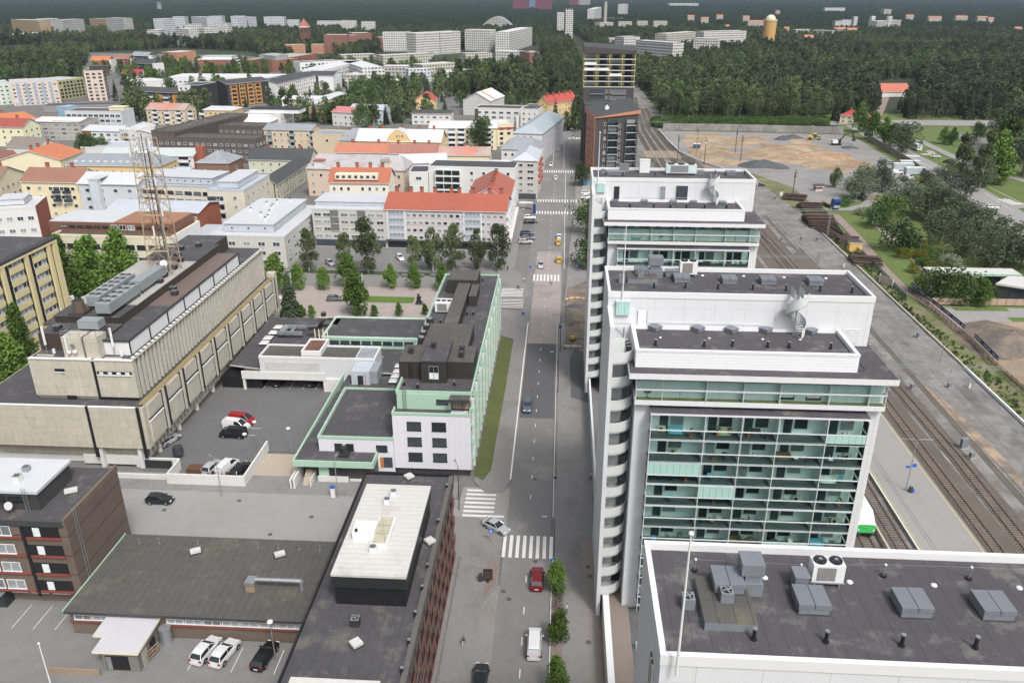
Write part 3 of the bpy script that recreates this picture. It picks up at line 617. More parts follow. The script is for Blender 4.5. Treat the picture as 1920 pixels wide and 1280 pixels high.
def spiral(name,label,x,y,z0,z1,turns,r=1.25,start=0):
 root=thing(name,label,'spiral stair',(x,y,z0))
 H_=z1-z0; b=MB(); b.cyl((0,0,0),(0,0,H_+1),.09,m_steel,n=8); b.build('pole',root)
 n=int(H_/.21); b=MB()
 for i in range(n):
  a=start+2*math.pi*turns*i/n; z=H_*i/n
  b.prism([(0,0),(r*math.cos(a),r*math.sin(a)),(r*math.cos(a+.42),r*math.sin(a+.42))],z,z+.05,m_steel)
 b.build('tread',root)
 N=n*2; L=[(r*math.cos(start+2*math.pi*turns*i/N),r*math.sin(start+2*math.pi*turns*i/N),H_*i/N) for i in range(N+1)]
 b=MB(); b.grid([[(x_,y_,z_-.1) for x_,y_,z_ in L],[(x_,y_,z_+1.05) for x_,y_,z_ in L]],mesh_w); b.path([(x_,y_,z_+1.1) for x_,y_,z_ in L],.03,wh,n=5); b.build('parapet',root,smooth=True)
 xe,ye,ze=L[-1]; b=MB()
 for s in (-.5,.5): b.box(s-.02,s+.02,-.2,1.8,H_,H_+1.1,mesh_w); b.cyl((s,-.2,H_+1.1),(s,1.8,H_+1.1),.03,m_steel,n=5)
 b.build('landing_rail',root); return root
p=onY(1493,598,91.0); spiral('spiral_stair','white steel spiral stair climbing to the roof of the middle white tower',p.x,91.2,38.5,43.0,1.05,1.25,R(-60))
p=onY(1338,352,156.5); spiral('spiral_stair','small white spiral stair up the roof wall of the farthest white tower',p.x,156.8,38.5,43.0,1.05,1.2,R(-60))
def roof_hatch(px,py,z,label,s=1.75,rot=0,double=True,hh=.75):
 p=G(px,py,z); root=thing('roof_hatch',label,'roof hatch',(p.x,p.y,z),rot)
 MB().box(-s/2,s/2,-s/2,s/2,0,hh*.55,m_grey_box).box(-s/2-.07,s/2+.07,-s/2-.07,s/2+.07,0,.06,m_dark_metal).build('curb',root)
 lid=mat('hatch_lid',(.15,.165,.19),.4,var=.06)
 if double:
  for a,c in ((-s/2-.05,-.02),(.02,s/2+.05)): MB().box(a,c,-s/2-.05,s/2+.05,hh*.6,hh,lid).build('lid',root)
 else: MB().box(-s/2-.05,s/2+.05,-s/2-.05,s/2+.05,hh*.6,hh,lid).build('lid',root)
 return root
def vent_pipe(px,py,z,label,h=.75,r=.105,m=None):
 p=G(px,py,z); b=MB(); m=m or m_black; b.cyl((0,0,0),(0,0,h),r,m,n=10).cyl((0,0,0),(0,0,.10),r*1.8,m,n=10).cyl((0,0,h),(0,0,h+.08),r*1.25,m_steel,n=10)
 return tag(b.build('vent_pipe',loc=(p.x,p.y,z)),label,'vent pipe')
def dome_vent(px,py,z,label,r=.3):
 p=G(px,py,z); b=MB(); b.ball((0,0,.02),r,m_white,n=10,k=6,sz=.55); return tag(b.build('roof_vent',loc=(p.x,p.y,z)),label,'roof vent')
def anchor(px,py,z,label,h=.9):
 p=G(px,py,z); b=MB(); b.cyl((0,0,0),(0,0,h),.045,m_steel,n=6).cyl((0,0,0),(0,0,.12),.2,m_black,n=10).ball((0,0,h),.09,m_white,n=8,k=4); return tag(b.build('anchor_post',loc=(p.x,p.y,z)),label,'anchor post'),p
def sheetbox(px,py,z,w,d,h,label,name='duct_box',m=None,cap=True):
 p=G(px,py,z); m=m or m_grey_box; b=MB(); b.box(-w/2,w/2,-d/2,d/2,0,h,m).box(-w/2-.05,w/2+.05,-d/2-.05,d/2+.05,0,.08,m_dark_metal)
 if cap: b.box(-w/2-.06,w/2+.06,-d/2-.06,d/2+.06,h,h+.08,m)
 return tag(b.build(name,loc=(p.x,p.y,z)),label,'duct box')
def fan_box(px,py,z,label,s=.8,h=.9,base=None):
 p=G(px,py,z); root=thing('roof_fan',label,'roof fan',(p.x,p.y,z)); base=base or m_grey_box
 MB().box(-s/2,s/2,-s/2,s/2,0,h,base).build('housing',root)
 b=MB(); b.box(-s*.48,s*.48,-s*.48,s*.48,h,h+.06,m_steel); b.cyl((0,0,h+.06),(0,0,h+.1),s*.38,m_black,n=14)
 for k in range(4): a=math.pi/2*k+.4; b.box(-.04,s*.36,-.05,.05,h+.1,h+.13,m_steel,rot=a,c=(0,0))
 b.cyl((0,0,h+.1),(0,0,h+.17),s*.12,m_steel,n=8); b.build('grille',root); return root
def condenser(px,py,z,label,w=2.3,d=1.1,h=1.5,nf=2,m=None,rz=0):
 p=G(px,py,z); root=thing('air_conditioner',label,'air conditioner',(p.x,p.y,z),rz); m=m or wh
 MB().box(-w/2,w/2,-d/2,d/2,.4,h+.4,m).build('casing',root)
 MB().box(-w*.36,w*.22,-d/2-.03,-d/2,.55,h+.25,mat('coil_grey',(.20,.20,.20),.7,var=.2,scale=6)).build('coil',root)
 for k in range(nf):
  x=-w/2+w*(k+.5)/nf; b=MB(); b.cyl((x,0,h+.4),(x,0,h+.55),min(w/nf,d)*.40,m_black,n=16).cyl((x,0,h+.5),(x,0,h+.6),.12,m_steel,n=8)
  for q in range(5): b.box(x,x+min(w/nf,d)*.36,-.05,.05,h+.551,h+.58,m_dark_metal,rot=q*1.256,c=(x,0))
  b.build('fan',root)
 b=MB(); b.box(-w/2-.1,w/2+.1,-d/2,-d/2+.1,.3,.4,m_steel).box(-w/2-.1,w/2+.1,d/2-.1,d/2,.3,.4,m_steel)
 for x in (-w/2+.2,w/2-.2): b.cyl((x,-d/2+.05,0),(x,-d/2+.05,.3),.06,m_steel,n=6).cyl((x,d/2-.05,0),(x,d/2-.05,.3),.06,m_steel,n=6)
 b.build('stand',root); return root
z1=42.5
def hatches(L,z,where,**k):
 for i,(x,y) in enumerate(L): roof_hatch(x,y,z,f'{ORD[i]} grey roof hatch from the left on {where}',**k)
def pipes(L,z,where,**k):
 for i,(x,y) in enumerate(L): vent_pipe(x,y,z,f'{ORD[i]} black vent pipe from the left on {where}',**k)
N1='the nearest tower roof'; N2='the middle tower roof'; N3='the farthest tower roof'
hatches([(1518,1133),(1707,1139),(1858,1144)],z1,N1)
pipes([(1413,1198),(1548,1203),(1690,1210),(1828,1214)],z1,N1)
for i,(x,y) in enumerate([(1434,1083),(1593,1091),(1751,1097),(1911,1102)]): dome_vent(x,y,z1,f'{ORD[i]} white dome vent from the left on {N1}',.2)
condenser(1545,1092,z1,'white air conditioner with two fans on the nearest tower roof',1.9,.95,1.25)
sheetbox(1497,1098,z1,.8,1.0,1.0,'small grey duct box beside the white air conditioner on the nearest roof')
b=MB(); p=G(1406,1105,z1); b.box(-.65,.6,-.6,.6,0,.9,m_grey_box).box(-.5,.4,-.45,.5,.9,1.4,m_grey_box).box(-.75,.6,-.5,.9,1.4,2.2,m_grey_box); tag(b.build('duct_tower',loc=(p.x,p.y,z1)),'tall stacked grey air duct on the nearest tower roof','air duct')
b=MB(); p=G(1367,1140,z1); b.box(-1.75,1.25,-1.9,2.2,0,.55,m_grey_box,m_bitumen_b); tag(b.build('duct_plinth',loc=(p.x,p.y,z1)),'low felt covered plinth carrying vents on the nearest tower roof','plinth')
roof_hatch(1362,1096,z1+.55,'grey double hatch standing on the felt covered plinth of the nearest roof',1.7)
fan_box(1361,1122,z1+.55,'small roof fan standing on the felt covered plinth of the nearest roof',.75,.6)
fan_box(1289,1135,z1,'small roof fan behind the white flagpole on the nearest roof',.75,.7)
ap=[anchor(x,y,z1,f'{ORD[i]} steel safety line post from the left on {N1}')[1] for i,(x,y) in enumerate([(1302,1070),(1499,1080),(1656,1077+3),(1816,1085)])]
b=MB(); b.path([p+Vector((0,0,.9)) for p in ap]+[G(1925,1090,z1)+Vector((0,0,.9))],.012,m_steel,n=4); tag(b.build('safety_line'),'thin steel safety line stretched between posts on the nearest roof','cable')
def pole(px,py0,py1,Y,label,r=.09,name='flagpole',zadd=0,pxb=None):
 top=onY(px,py0,Y); bot=onY(pxb or px,py1,Y); root=thing(name,label,'flagpole',(bot.x,Y,bot.z))
 MB().cyl((0,0,0),(0,0,top.z-bot.z),r,wh,r2=r*.6,n=8).build('pole',root); MB().ball((0,0,top.z-bot.z+.1),r*1.8,wh,n=8,k=5).build('finial',root); return root
pole(1298,1003,1265,33.8,'long white flagpole fixed to the front wall of the nearest tower',.08,pxb=1268)
pole(1174,425,575,92.4,'white flagpole fixed to the front wall of the middle tower',.08,pxb=1166)
pole(1121,250,345,157.9,'white flagpole fixed to the front wall of the farthest tower',.1,pxb=1121)
hatches([(1366,529),(1438,530),(1527,532)],z1,N2+' (double lids)')
pipes([(1226,540),(1285,540),(1346,542),(1411,543),(1473,545),(1537,546),(1597,549)],z1,N2)
for i,(x,y) in enumerate([(1239,515),(1317,517),(1394,518),(1470,520),(1548,522)]): dome_vent(x,y,z1,f'{ORD[i]} white dome vent from the left on {N2}',.22)
condenser(1289,517,z1,'white air conditioner with two fans on the middle tower roof',2.2,1.1,1.6)
roof_hatch(1277,526,z1,'grey hatch in front of the white air conditioner on the middle roof',1.9)
b=MB(); p=G(1228,518,z1); b.box(-.9,.9,-.6,.6,0,1.0,m_grey_box).box(-.7,.6,-.45,.5,1.0,1.6,m_grey_box).box(-.9,.9,-.6,1.0,1.6,2.6,m_grey_box); tag(b.build('duct_tower',loc=(p.x,p.y,z1)),'tall stacked grey air duct on the middle tower roof','air duct')
b=MB(); p=G(1203,524,z1); b.box(-1.9,1.9,-1.6,1.9,0,.55,m_grey_box,m_bitumen_b); tag(b.build('duct_plinth',loc=(p.x,p.y,z1)),'low felt covered plinth on the middle tower roof','plinth')
roof_hatch(1202,511,z1+.55,'grey hatch standing on the plinth of the middle tower roof',1.6); fan_box(1201,519,z1+.55,'small roof fan on the plinth of the middle roof',.75,.7); fan_box(1166,529,z1,'small roof fan left of the plinth on the middle roof',.8,.9)
sheetbox(1259,518,z1,1.6,.9,.8,'long grey duct box left of the air conditioner on the middle roof')
for i,(x,y) in enumerate([(1228,618),(1308,620),(1371,622),(1435,622),(1519,624)]): roof_hatch(x,y,38.45,f'{ORD[i]} turned grey hatch from left, stepped roof of middle tower',1.15,R(45),False,.55)
for i,(x,y) in enumerate([(1229,647),(1320,649),(1373,649),(1439,651),(1479,652),(1557,654),(1238,614),(1276,614),(1390,617),(1556,619)]): vent_pipe(x,y,38.45,f'{ORD[i]} black pipe along front edge of the middle tower stepped roof' if i<6 else f'{ORD[i-6]} black pipe along rear wall of the middle tower stepped roof',.7,.13)
for i,(x,y) in enumerate([(1238,633),(1330,634),(1430,636),(1500,637)]): dome_vent(x,y,38.45,f'{ORD[i]} small dome vent from left, stepped roof of middle tower',.17)
for i,(x,y) in enumerate([(1309,688),(1428,690),(1587,694)]): dome_vent(x,y,36.73,f'{ORD[i]} white dome on the overhanging lower roof of the middle tower',.22)
sheetbox(1170,323,z1,1.9,1.0,1.6,'left tall grey duct box on the farthest tower roof'); sheetbox(1208,324,z1,2.0,1.0,2.6,'white framed duct box on the farthest tower roof',m=wh); sheetbox(1154,327,z1,3.6,2.2,.6,'low felt covered duct base on the farthest tower roof')
condenser(1276,327,z1,'wide pale air conditioner with three fans on the farthest tower roof',6.0,1.6,1.6,3,mat('pale_teal',(.50,.60,.60),.5))
hatches([(1311,327),(1370,328)],z1,N3,s=1.8)
pipes([(1168,330),(1228,329),(1341,326),(1396,328)],z1,N3); fan_box(1131,326,z1,'small white topped fan near the left edge of the farthest tower roof',.9,.8)
for i,(x,y) in enumerate([(1153,378),(1208,379),(1262,380),(1300,380),(1355,381)]): roof_hatch(x,y,38.45,f'{ORD[i]} flat pale hatch from the left on the stepped roof of the farthest tower',1.2,0,False,.4)
for i,(x,y) in enumerate([(1181,389),(1226,389),(1257,390),(1287,390),(1321,391),(1362,391)]): vent_pipe(x,y,38.45,f'{ORD[i]} black pipe from the left on the stepped roof of the farthest tower',.8,.15)
pod=thing('podium','raised deck with white parapet wall between the pavement and the white towers','deck',(0,0,0))
MB().box(7.55,40,60,82.4,0,2.2,m_pwhite).box(7.55,9.2,82.4,102,0,2.2,m_pwhite).box(9.2,40,82.4,84.9,0,2.2,m_pwhite).build('deck',pod)
MB().box(7.6,40,60,64.0,2.2,2.21,mat('orange_deck',(.55,.27,.05),.8,seam=(('Y',1.2,.03,.1),))).build('deck_floor',pod)
MB().box(7.6,10.0,64,95,2.2,2.22,mat('deck_paving',(.20,.165,.14),.9,var=.05,seam=(('Y',.6,.02,.1),))).build('deck_floor',pod)
MB().box(10.02,40,64.0,84.9,2.2,2.215,mat('deck_gravel',(.10,.10,.10),.95,var=.2,scale=3)).build('deck_floor',pod)
MB().box(6.75,7.55,60,93.0,0,3.4,wp,wh).box(6.6,6.95,93,150,0,3.8,wp,wh).build('parapet_wall',pod)
for i in range(4): tag(MB().box(7.2,9.1,95.0+i*1.5,95.5+i*1.5,2.25,2.8,mat('bench_grey',(.33,.33,.32),.8)).box(7.3,7.5,95.1+i*1.5,95.4+i*1.5,2.0,2.25,m_dark_metal).box(8.8,9.0,95.1+i*1.5,95.4+i*1.5,2.0,2.25,m_dark_metal).build('bench'),f'{ORD[i]} pale bench from the front under the middle tower stair','bench')
b=MB(); b.box(10.6,12.4,72,72.3,2.22,2.6,m_conc_light).box(10.6,12.4,75.4,75.7,2.22,2.6,m_conc_light).box(10.6,10.9,72.3,75.4,2.22,2.6,m_conc_light).box(10.9,12.4,72.3,75.4,2.22,2.5,dirt); tag(b.build('planter'),'square pale planter on the dark gravel of the raised deck','planter')
b=MB(); b.cyl((10.6,77.5,2.22),(10.6,77.5,3.3),.17,wh,n=10).ball((10.6,77.5,3.3),.17,wh,n=10,k=4,sz=.4); tag(b.build('bollard_light'),'white round bollard beside the paved walk of the raised deck','bollard')
def bicycle(loc,rz,label):
 root=thing('bicycle',label,'bicycle',loc,rz)
 for x in (-.52,.52):
  b=MB(); P=[(x+.33*math.cos(t*math.pi/8),0,.33+.33*math.sin(t*math.pi/8)) for t in range(17)]; b.path(P,.025,m_black,n=4); b.cyl((x,-.03,.33),(x,.03,.33),.04,m_steel,n=6); b.build('wheel',root)
 b=MB(); m=m_dark_metal
 for p,q in (((-.52,0,.33),(-.1,0,.3)),((-.1,0,.3),(-.2,0,.85)),((-.2,0,.75),(.4,0,.8)),((.4,0,.8),(-.1,0,.3)),((.52,0,.33),(.38,0,.95)),((-.52,0,.33),(-.2,0,.75))): b.cyl(p,q,.022,m,n=5)
 b.build('frame',root); MB().box(-.32,-.08,-.07,.07,.85,.9,m_black).build('saddle',root); MB().cyl((.36,-.28,.98),(.36,.28,.98),.02,m,n=5).build('handlebar',root); return root
def chair(loc,rz,label,m):
 root=thing('chair',label,'chair',loc,rz); MB().box(-.24,.24,-.24,.24,.42,.47,m).build('seat',root); MB().box(-.24,.24,.2,.25,.47,.92,m).build('backrest',root)
 for x in (-.21,.21):
  for y in (-.21,.21): MB().box(x-.02,x+.02,y-.02,y+.02,0,.42,m_dark_metal).build('leg',root)
 return root
def table(loc,rz,label,m):
 root=thing('table',label,'table',loc,rz); MB().cyl((0,0,.7),(0,0,.74),.42,m,n=14).build('table_top',root); MB().cyl((0,0,.04),(0,0,.7),.04,m_dark_metal,n=6).cyl((0,0,0),(0,0,.04),.24,m_dark_metal,n=10).build('table_leg',root); return root
def sofa(loc,rz,label,m):
 root=thing('sofa',label,'sofa',loc,rz); MB().box(-.8,.8,-.38,.38,.1,.42,m).build('seat',root); MB().box(-.8,.8,.22,.38,.42,.8,m).build('backrest',root)
 for s in (-1,1): MB().box(s*.8-.1,s*.8+.06,-.38,.38,.1,.6,m).build('armrest',root)
 return root
def potplant(loc,rz,label,m=None):
 root=thing('potted_plant',label,'plant',loc,rz); MB().cyl((0,0,0),(0,0,.35),.16,m_rust,r2=.22,n=10).build('pot',root)
 b=MB(); g=mat('leaf_dark',(.03,.06,.02),.7,var=.2)
 for k in range(40):
  a=rnd.uniform(0,6.28); t=rnd.uniform(.1,.42); z=rnd.uniform(.35,1.2); c=Vector((math.cos(a)*t,math.sin(a)*t,z)); d=Vector((math.cos(a),math.sin(a),.6)).normalized()*.16; s=Vector((-d.y,d.x,0))*.45; b.poly([c-d,c+s,c+d,c-s],g)
 b.build('foliage',root); return root
def heatpump(loc,rz,label):
 root=thing('heat_pump',label,'heat pump',loc,rz); MB().box(-.45,.45,-.17,.17,.15,.8,mat('hp_beige',(.45,.42,.34),.5)).build('casing',root); MB().cyl((-.1,-.17,.48),(-.1,-.2,.48),.24,m_black,n=14).build('fan',root); MB().box(-.35,-.25,-.17,.17,0,.15,m_dark_metal).box(.25,.35,-.17,.17,0,.15,m_dark_metal).build('foot',root); return root
cols_=[mat('fabric_dark',(.05,.05,.055),.9),mat('fabric_beige',(.36,.32,.24),.9),mat('fabric_white',(.6,.6,.58),.8),mat('fabric_brown',(.14,.09,.05),.9),mat('fabric_blue',(.10,.32,.42),.8)]
cn=['dark','beige','white','brown','blue']
bayn=['leftmost','second','middle','fourth','rightmost']; bx=[11.0,17.2,21.4,25.5,31.0,35.5]
FLN=['top balcony row','second balcony row','third balcony row','fourth balcony row','fifth balcony row','sixth balcony row']
r2=random.Random(11)
for T_,nm,nf in ((83.2,'middle',6),(148.7,'farthest',1)):
 for k in range(nf):
  zf=28.46-k*3.02
  for i in range(5):
   if r2.random()<.12: continue
   u0,u1=bx[i]+.7,bx[i+1]-.7; n=r2.choice([1,2,2,3,3,4]); kinds=r2.sample(['bicycle','chair','table','sofa','plant','chair2','plant2','hp'],n)
   for j,kk in enumerate(kinds):
    x=u0+(u1-u0)*(j+.5)/n; y=T_+r2.uniform(.6,1.35); c=r2.randrange(5); rz=r2.uniform(-.4,.4)
    wh_=f'on {bayn[i]} balcony, {nm} tower, {FLN[k]}'
    if kk=='bicycle': bicycle((x,T_+1.0,zf),rz*.3,'bicycle parked '+wh_)
    elif kk=='chair': chair((x,y,zf),rz+r2.choice([0,3.14,1.57]),f'{cn[c]} chair '+wh_,cols_[c])
    elif kk=='chair2': chair((x,y,zf),rz+r2.choice([0,3.14,1.57]),f'{cn[(c+1)%5]} chair facing sideways '+wh_,cols_[(c+1)%5])
    elif kk=='table': table((x,y,zf),rz,f'small round {cn[c]} table '+wh_,cols_[c])
    elif kk=='sofa': sofa((x,T_+1.35,zf),0,f'{cn[c]} sofa against the wall '+wh_,cols_[c])
    elif kk=='hp': heatpump((x,T_+1.6,zf),0,'beige heat pump unit '+wh_)
    else: potplant((x,y,zf),rz,('tall ' if kk=='plant' else 'second ')+'potted plant '+wh_)
for j,x in enumerate([10.6,14.5,19.2,23,26.5,29.5,33,35.6]):
 for T_,nm in ((83.2,'middle'),(148.7,'farthest')):
  c=r2.randrange(5); kk=r2.choice(['chair','table','sofa','plant','chair']); w_=f'on the {nm} tower top terrace, {ORD[j]} item from the left'; l=(x,T_+r2.uniform(1.9,2.8),32.8)
  if kk=='chair': chair(l,r2.uniform(0,3),f'{cn[c]} chair '+w_,cols_[c])
  elif kk=='table': table(l,0,f'round {cn[c]} table '+w_,cols_[c])
  elif kk=='sofa': sofa(l,0,f'{cn[c]} sofa '+w_,cols_[c])
  else: potplant(l,0,'potted plant '+w_)
# ================================================================ NEAR BUILDINGS LEFT OF THE STREET
mint=m_mint; bit=m_bitumen; bitb=m_bitumen_b
wpan=mat('white_facade_panel',(.64,.645,.68),.5,var=.02,seam=(('X',.95,.04,.16),('Z',2.0,.05,.2)))
dkcl=mat('dark_cladding',(.030,.027,.026),.7,var=.1,seam=(('X',.2,.03,.3),))
dktile=mat('dark_tile',(.05,.05,.052),.5,var=.2,seam=(('X',.6,.04,.4),('Z',.3,.03,.3)))
def poly_root(name,label,cat,x,y): return thing(name,label,cat,(x,y,0))
def wins_xy(root,face,us,rows,z0,fh,w,h,c,style='n',name='window'):
 """windows on an axis-aligned wall: face 'S' (y=c, looking -y) or 'E' (x=c, looking +x)"""
 me=win_mesh(w,h,style)
 for r in range(rows):
  for u in us:
   if face=='S': inst(me,name,root,(u,c,z0+r*fh+h/2))
   elif face=='E': inst(me,name,root,(c,u,z0+r*fh+h/2),math.pi/2)
   else: inst(me,name,root,(c,u,z0+r*fh+h/2),-math.pi/2)
g=thing('office_building','mint green and white office building with dark roof along the street','office building'); g['_n']=0
b=MB(); b.box(-26.6,-13.95,120.2,181.6,0,14.6,m_pwhite).build('wall',g)
MB().box(-27.1,-14.0,118.1,120.15,1.3,11.6,wpan).build('front_wall',g)
MB().box(-26.9,-14.3,118.5,120.15,0,1.3,dktile).build('plinth',g)
MB().box(-26.5,-17.4,120.0,120.2,11.65,14.5,mint).box(-27.15,-13.9,118.0,118.3,11.6,12.0,mint).box(-27.15,-26.85,118.3,120.15,11.6,12.0,mint).box(-14.2,-13.9,118.3,120.15,11.6,12.6,mint).build('mint_wall',g)
MB().box(-26.8,-17.4,118.3,120.0,11.5,11.7,bit).build('terrace_roof',g)
MB().box(-26.3,-14.2,120.4,181.3,14.5,14.7,bit).build('roof',g)
b=MB(); parapet_ring(b,-26.7,-13.85,120.1,181.7,14.4,15.0,.3,mint); b.build('parapet',g)
b=MB(); b.box(-17.5,-14.2,118.2,121.6,14.2,14.5,bit).box(-17.6,-14.1,118.1,118.25,14.0,14.55,m_dark_metal).build('canopy',g)
MB().box(-17.2,-15.6,119.9,119.98,12.0,13.8,m_wood).box(-15.5,-14.4,119.9,119.98,12.0,13.9,m_wood).box(-17.4,-14.3,119.98,120.1,11.7,14.1,m_black).build('screen',g)
wins_xy(g,'S',[-23.5,-19.3],3,2.7,2.95,2.4,1.7,118.1,'k'); wins_xy(g,'S',[-18.9],1,12.7,3,1.9,.9,119.98,'k')
for z in (2.1,5.2,8.3,11.3):
 MB().box(-13.94,-13.82,118.3,181.5,z-.55,z,mint).build('spandrel',g)
 wins_xy(g,'E',[121+3.05*i for i in range(20)],1,z+.05,3,2.4,2.1,-13.92,'k')
for i in range(21):
 MB().box(-13.94,-13.45,119.4+3.05*i,119.65+3.05*i,1.4,14.3,mint if i%2 else m_pwhite).build('fin',g)
b=MB()
for k,z in enumerate((3.3,6.4,9.5,12.6)): b.box(-13.94,-13.55,118.3,181.5,z,z+.12,mat('shade_green',(.25,.45,.34),.5))
b.build('sun_shade',g)
b=MB(); b.box(-27.0,-22.9,125.4,132.7,14.6,17.9,dkcl,bitb).build('penthouse',g); MB().box(-18.6,-14.2,125.8,132.7,14.6,17.9,dkcl,bitb).build('penthouse',g)
b=MB(); b.box(-22.9,-18.6,123.9,132.9,14.6,18.6,dkcl,m_bit_new).box(-23.0,-18.5,123.8,133.0,18.55,18.75,m_dark_metal).box(-22.85,-18.65,124,132.8,18.76,18.8,m_bit_new).build('penthouse',g)
MB().box(-21.6,-19.9,123.84,123.89,15.4,17.9,m_steel).box(-21.5,-20.8,123.80,123.84,16.7,17.8,m_glass_d).box(-20.7,-20.0,123.80,123.84,16.7,17.8,m_glass_d).box(-21.5,-20.8,123.80,123.84,15.5,16.6,m_curt).box(-20.7,-20.0,123.80,123.84,15.5,16.6,m_curt).build('window',g)
MB().box(-24.3,-16.0,133,144.4,14.6,17.4,dkcl,bitb).box(-22.0,-19.2,144.4,168.6,14.6,17.2,dkcl,bitb).box(-24.4,-17.8,168.7,175.8,14.6,17.9,dkcl,bitb).box(-18.9,-17.3,161,169,14.6,17.0,dkcl,bitb).build('penthouse',g)
def ladder(root,x,y,z0,z1,face='S',w=.5,m=None):
 b=MB(); m=m or m_steel
 for s in (-w/2,w/2): b.cyl((x+(s if face=='S' else 0),y+(0 if face=='S' else s),z0),(x+(s if face=='S' else 0),y+(0 if face=='S' else s),z1),.03,m,n=5)
 z=z0+.2
 while z<z1: b.cyl((x-(w/2 if face=='S' else 0),y-(0 if face=='S' else w/2),z),(x+(w/2 if face=='S' else 0),y+(0 if face=='S' else w/2),z),.02,m,n=4); z+=.3
 return b.build('ladder',root)
ladder(g,-25.2,119.85,11.7,15.6,m=m_dark_metal); ladder(g,-25.0,125.25,14.7,17.9,m=m_black)
for i,(x,y) in enumerate([(-26.1,141),(-26.2,143.7),(-26.1,147.2),(-26.0,150.5)]):
 b=MB(); b.box(-.8,.8,-.8,.8,0,.5,dkcl).cyl((0,0,.5),(0,0,1.6),.75,dkcl,n=14).cyl((0,0,1.6),(0,0,1.75),.55,m_steel,n=12); tag(b.build('roof_fan',loc=(x+.6,y-1,14.7)),f'{ORD[i]} round brown roof fan from the front, west edge of the mint office','roof fan')
for i,(x,y,z) in enumerate([(-21.5,129.5,18.8),(-25.4,129,17.9),(-16.6,130.2,17.9),(-16.4,127.8,17.9)]):
 b=MB(); b.cyl((0,0,0),(0,0,.9),.42,dkcl,n=10).cyl((0,0,.9),(0,0,1.1),.55,m_dark_metal,n=10); tag(b.build('roof_vent',loc=(x,y,z)),f'{ORD[i]} brown round vent on the dark penthouses of the mint office','roof vent')
condenser(833,583,14.7,'white six fan cooling unit on the mint office roof',3.4,3.0,1.9,3)
for i,(x,y) in enumerate([(905,527),(877,567),(887,590),(884,618),(876,590),(758,722),(783,727),(852,722),(826,606)]): vent_pipe(x,y,14.7,f'{ORD[i]} black pipe stub on the mint office main roof',.7,.16)
r1=thing('office_building','low white office wing with mint green roof edge and three windows','office building')
MB().box(-40.0,-27.15,118.1,136.5,0,6.7,wpan).build('wall',r1); MB().box(-39.7,-27.2,118.4,136.2,6.7,6.8,bit).build('roof',r1)
b=MB(); parapet_ring(b,-40.1,-27.12,118.0,136.6,6.65,7.1,.3,mint); b.build('parapet',r1)
wins_xy(r1,'S',[-29.2],1,4.3,3,1.9,1.3,118.1,'k'); wins_xy(r1,'S',[-36.6,-34.7],1,4.3,3,1.4,1.4,118.1,'k'); MB().box(-35.95,-35.35,118.0,118.09,4.3,5.7,mint).build('mint_panel',r1)
MB().box(-30.4,-29.6,118.0,118.09,1.3,3.3,m_curt).box(-29.6,-29.0,118.0,118.09,1.3,3.3,mat('orange_door',(.45,.16,.04),.7)).box(-29.0,-27.5,118.0,118.09,1.3,3.3,m_glass_d).build('door',r1)
r3=thing('office_building','single storey annex with broad mint green fascia and dark flat roof','office building')
b=MB(); b.prism([(-43.4,114.5),(-30.0,114.5),(-30.0,118.0),(-40.15,118.0),(-40.15,136.7),(-27.2,136.7),(-27.2,119),(-26.7,119),(-26.7,147.8),(-42.4,147.8)],3.9,4.2,m_pgrey,bit); b.build('roof',r3)
b=MB(); b.box(-43.5,-29.9,114.3,114.55,3.3,4.45,mint).box(-43.55,-43.25,114.56,147.8,3.3,4.45,mint).box(-30.15,-29.9,114.56,118.0,3.3,4.45,mint).build('fascia',r3)
MB().box(-39.5,-37.8,115.2,118,0,3.5,mint).box(-37.8,-30,115.6,118,0,3.9,dktile).box(-42.6,-40.2,122,147.7,0,3.89,m_pgrey).build('wall',r3)
MB().box(-39.7,-34.5,114.9,115.18,0,1.1,m_pwhite).box(-34.4,-29.9,115.3,115.5,0,.5,m_pwhite).build('low_wall',r3)
MB().box(-37.6,-35.6,115.5,115.59,1.2,3.2,m_glass_d).build('window',r3)
b=MB()
for i in range(9): b.box(-42.0,-40.8,113.6+i*.3,113.9+i*.3,0,.17*(i+1),m_conc_light)
b.box(-43.2,-42.9,112.6,117.5,0,1.9,m_pwhite).box(-40.6,-40.4,113.2,116.5,0,1.3,m_pwhite).build('steps',r3)
MB().box(-37.2,-35.2,134.8,136.8,4.2,6.6,mint).box(-36.9,-35.5,135.1,136.5,6.61,6.65,m_dark_metal).build('chimney_box',r3)
pp=MB(); pp.cyl((0,0,0),(0,0,3.5),.07,m_rust,n=6); tag(pp.build('vent_pipe',loc=(-35.9,136.3,6.6)),'thin rust red pipe standing on the mint green roof box','vent pipe')
b=MB(); b.box(-.8,.8,-.8,.8,0,.5,dkcl).cyl((0,0,.5),(0,0,1.6),.55,dkcl,n=14);
for i,(x,y) in enumerate([(646,853)]): p=G(x,y,4.2); tag(b.build('roof_fan',loc=(p.x,p.y,4.2)),'brown fan on the low canopy roof beside the white front wall','roof fan')
r4=thing('parking_hall','white metal clad hall on posts with parked cars beneath','parking hall')
MB().box(-60.9,-36.9,148.6,154.9,2.9,7.2,mat('white_corrugated',(.56,.57,.59),.5,var=.03,seam=(('X',.35,.08,.12),))).build('wall',r4)
MB().box(-47.4,-36.9,148.2,154.9,0,2.9,m_pwhite).build('lower_wall',r4)
MB().box(-64.8,-47.4,148.1,156.5,2.8,3.3,m_pwhite).box(-64.8,-61,148.1,156.5,3.3,3.9,m_pwhite,bit).box(-64.8,-47.4,148.0,148.3,2.6,4.3,m_pwhite).build('canopy',r4)
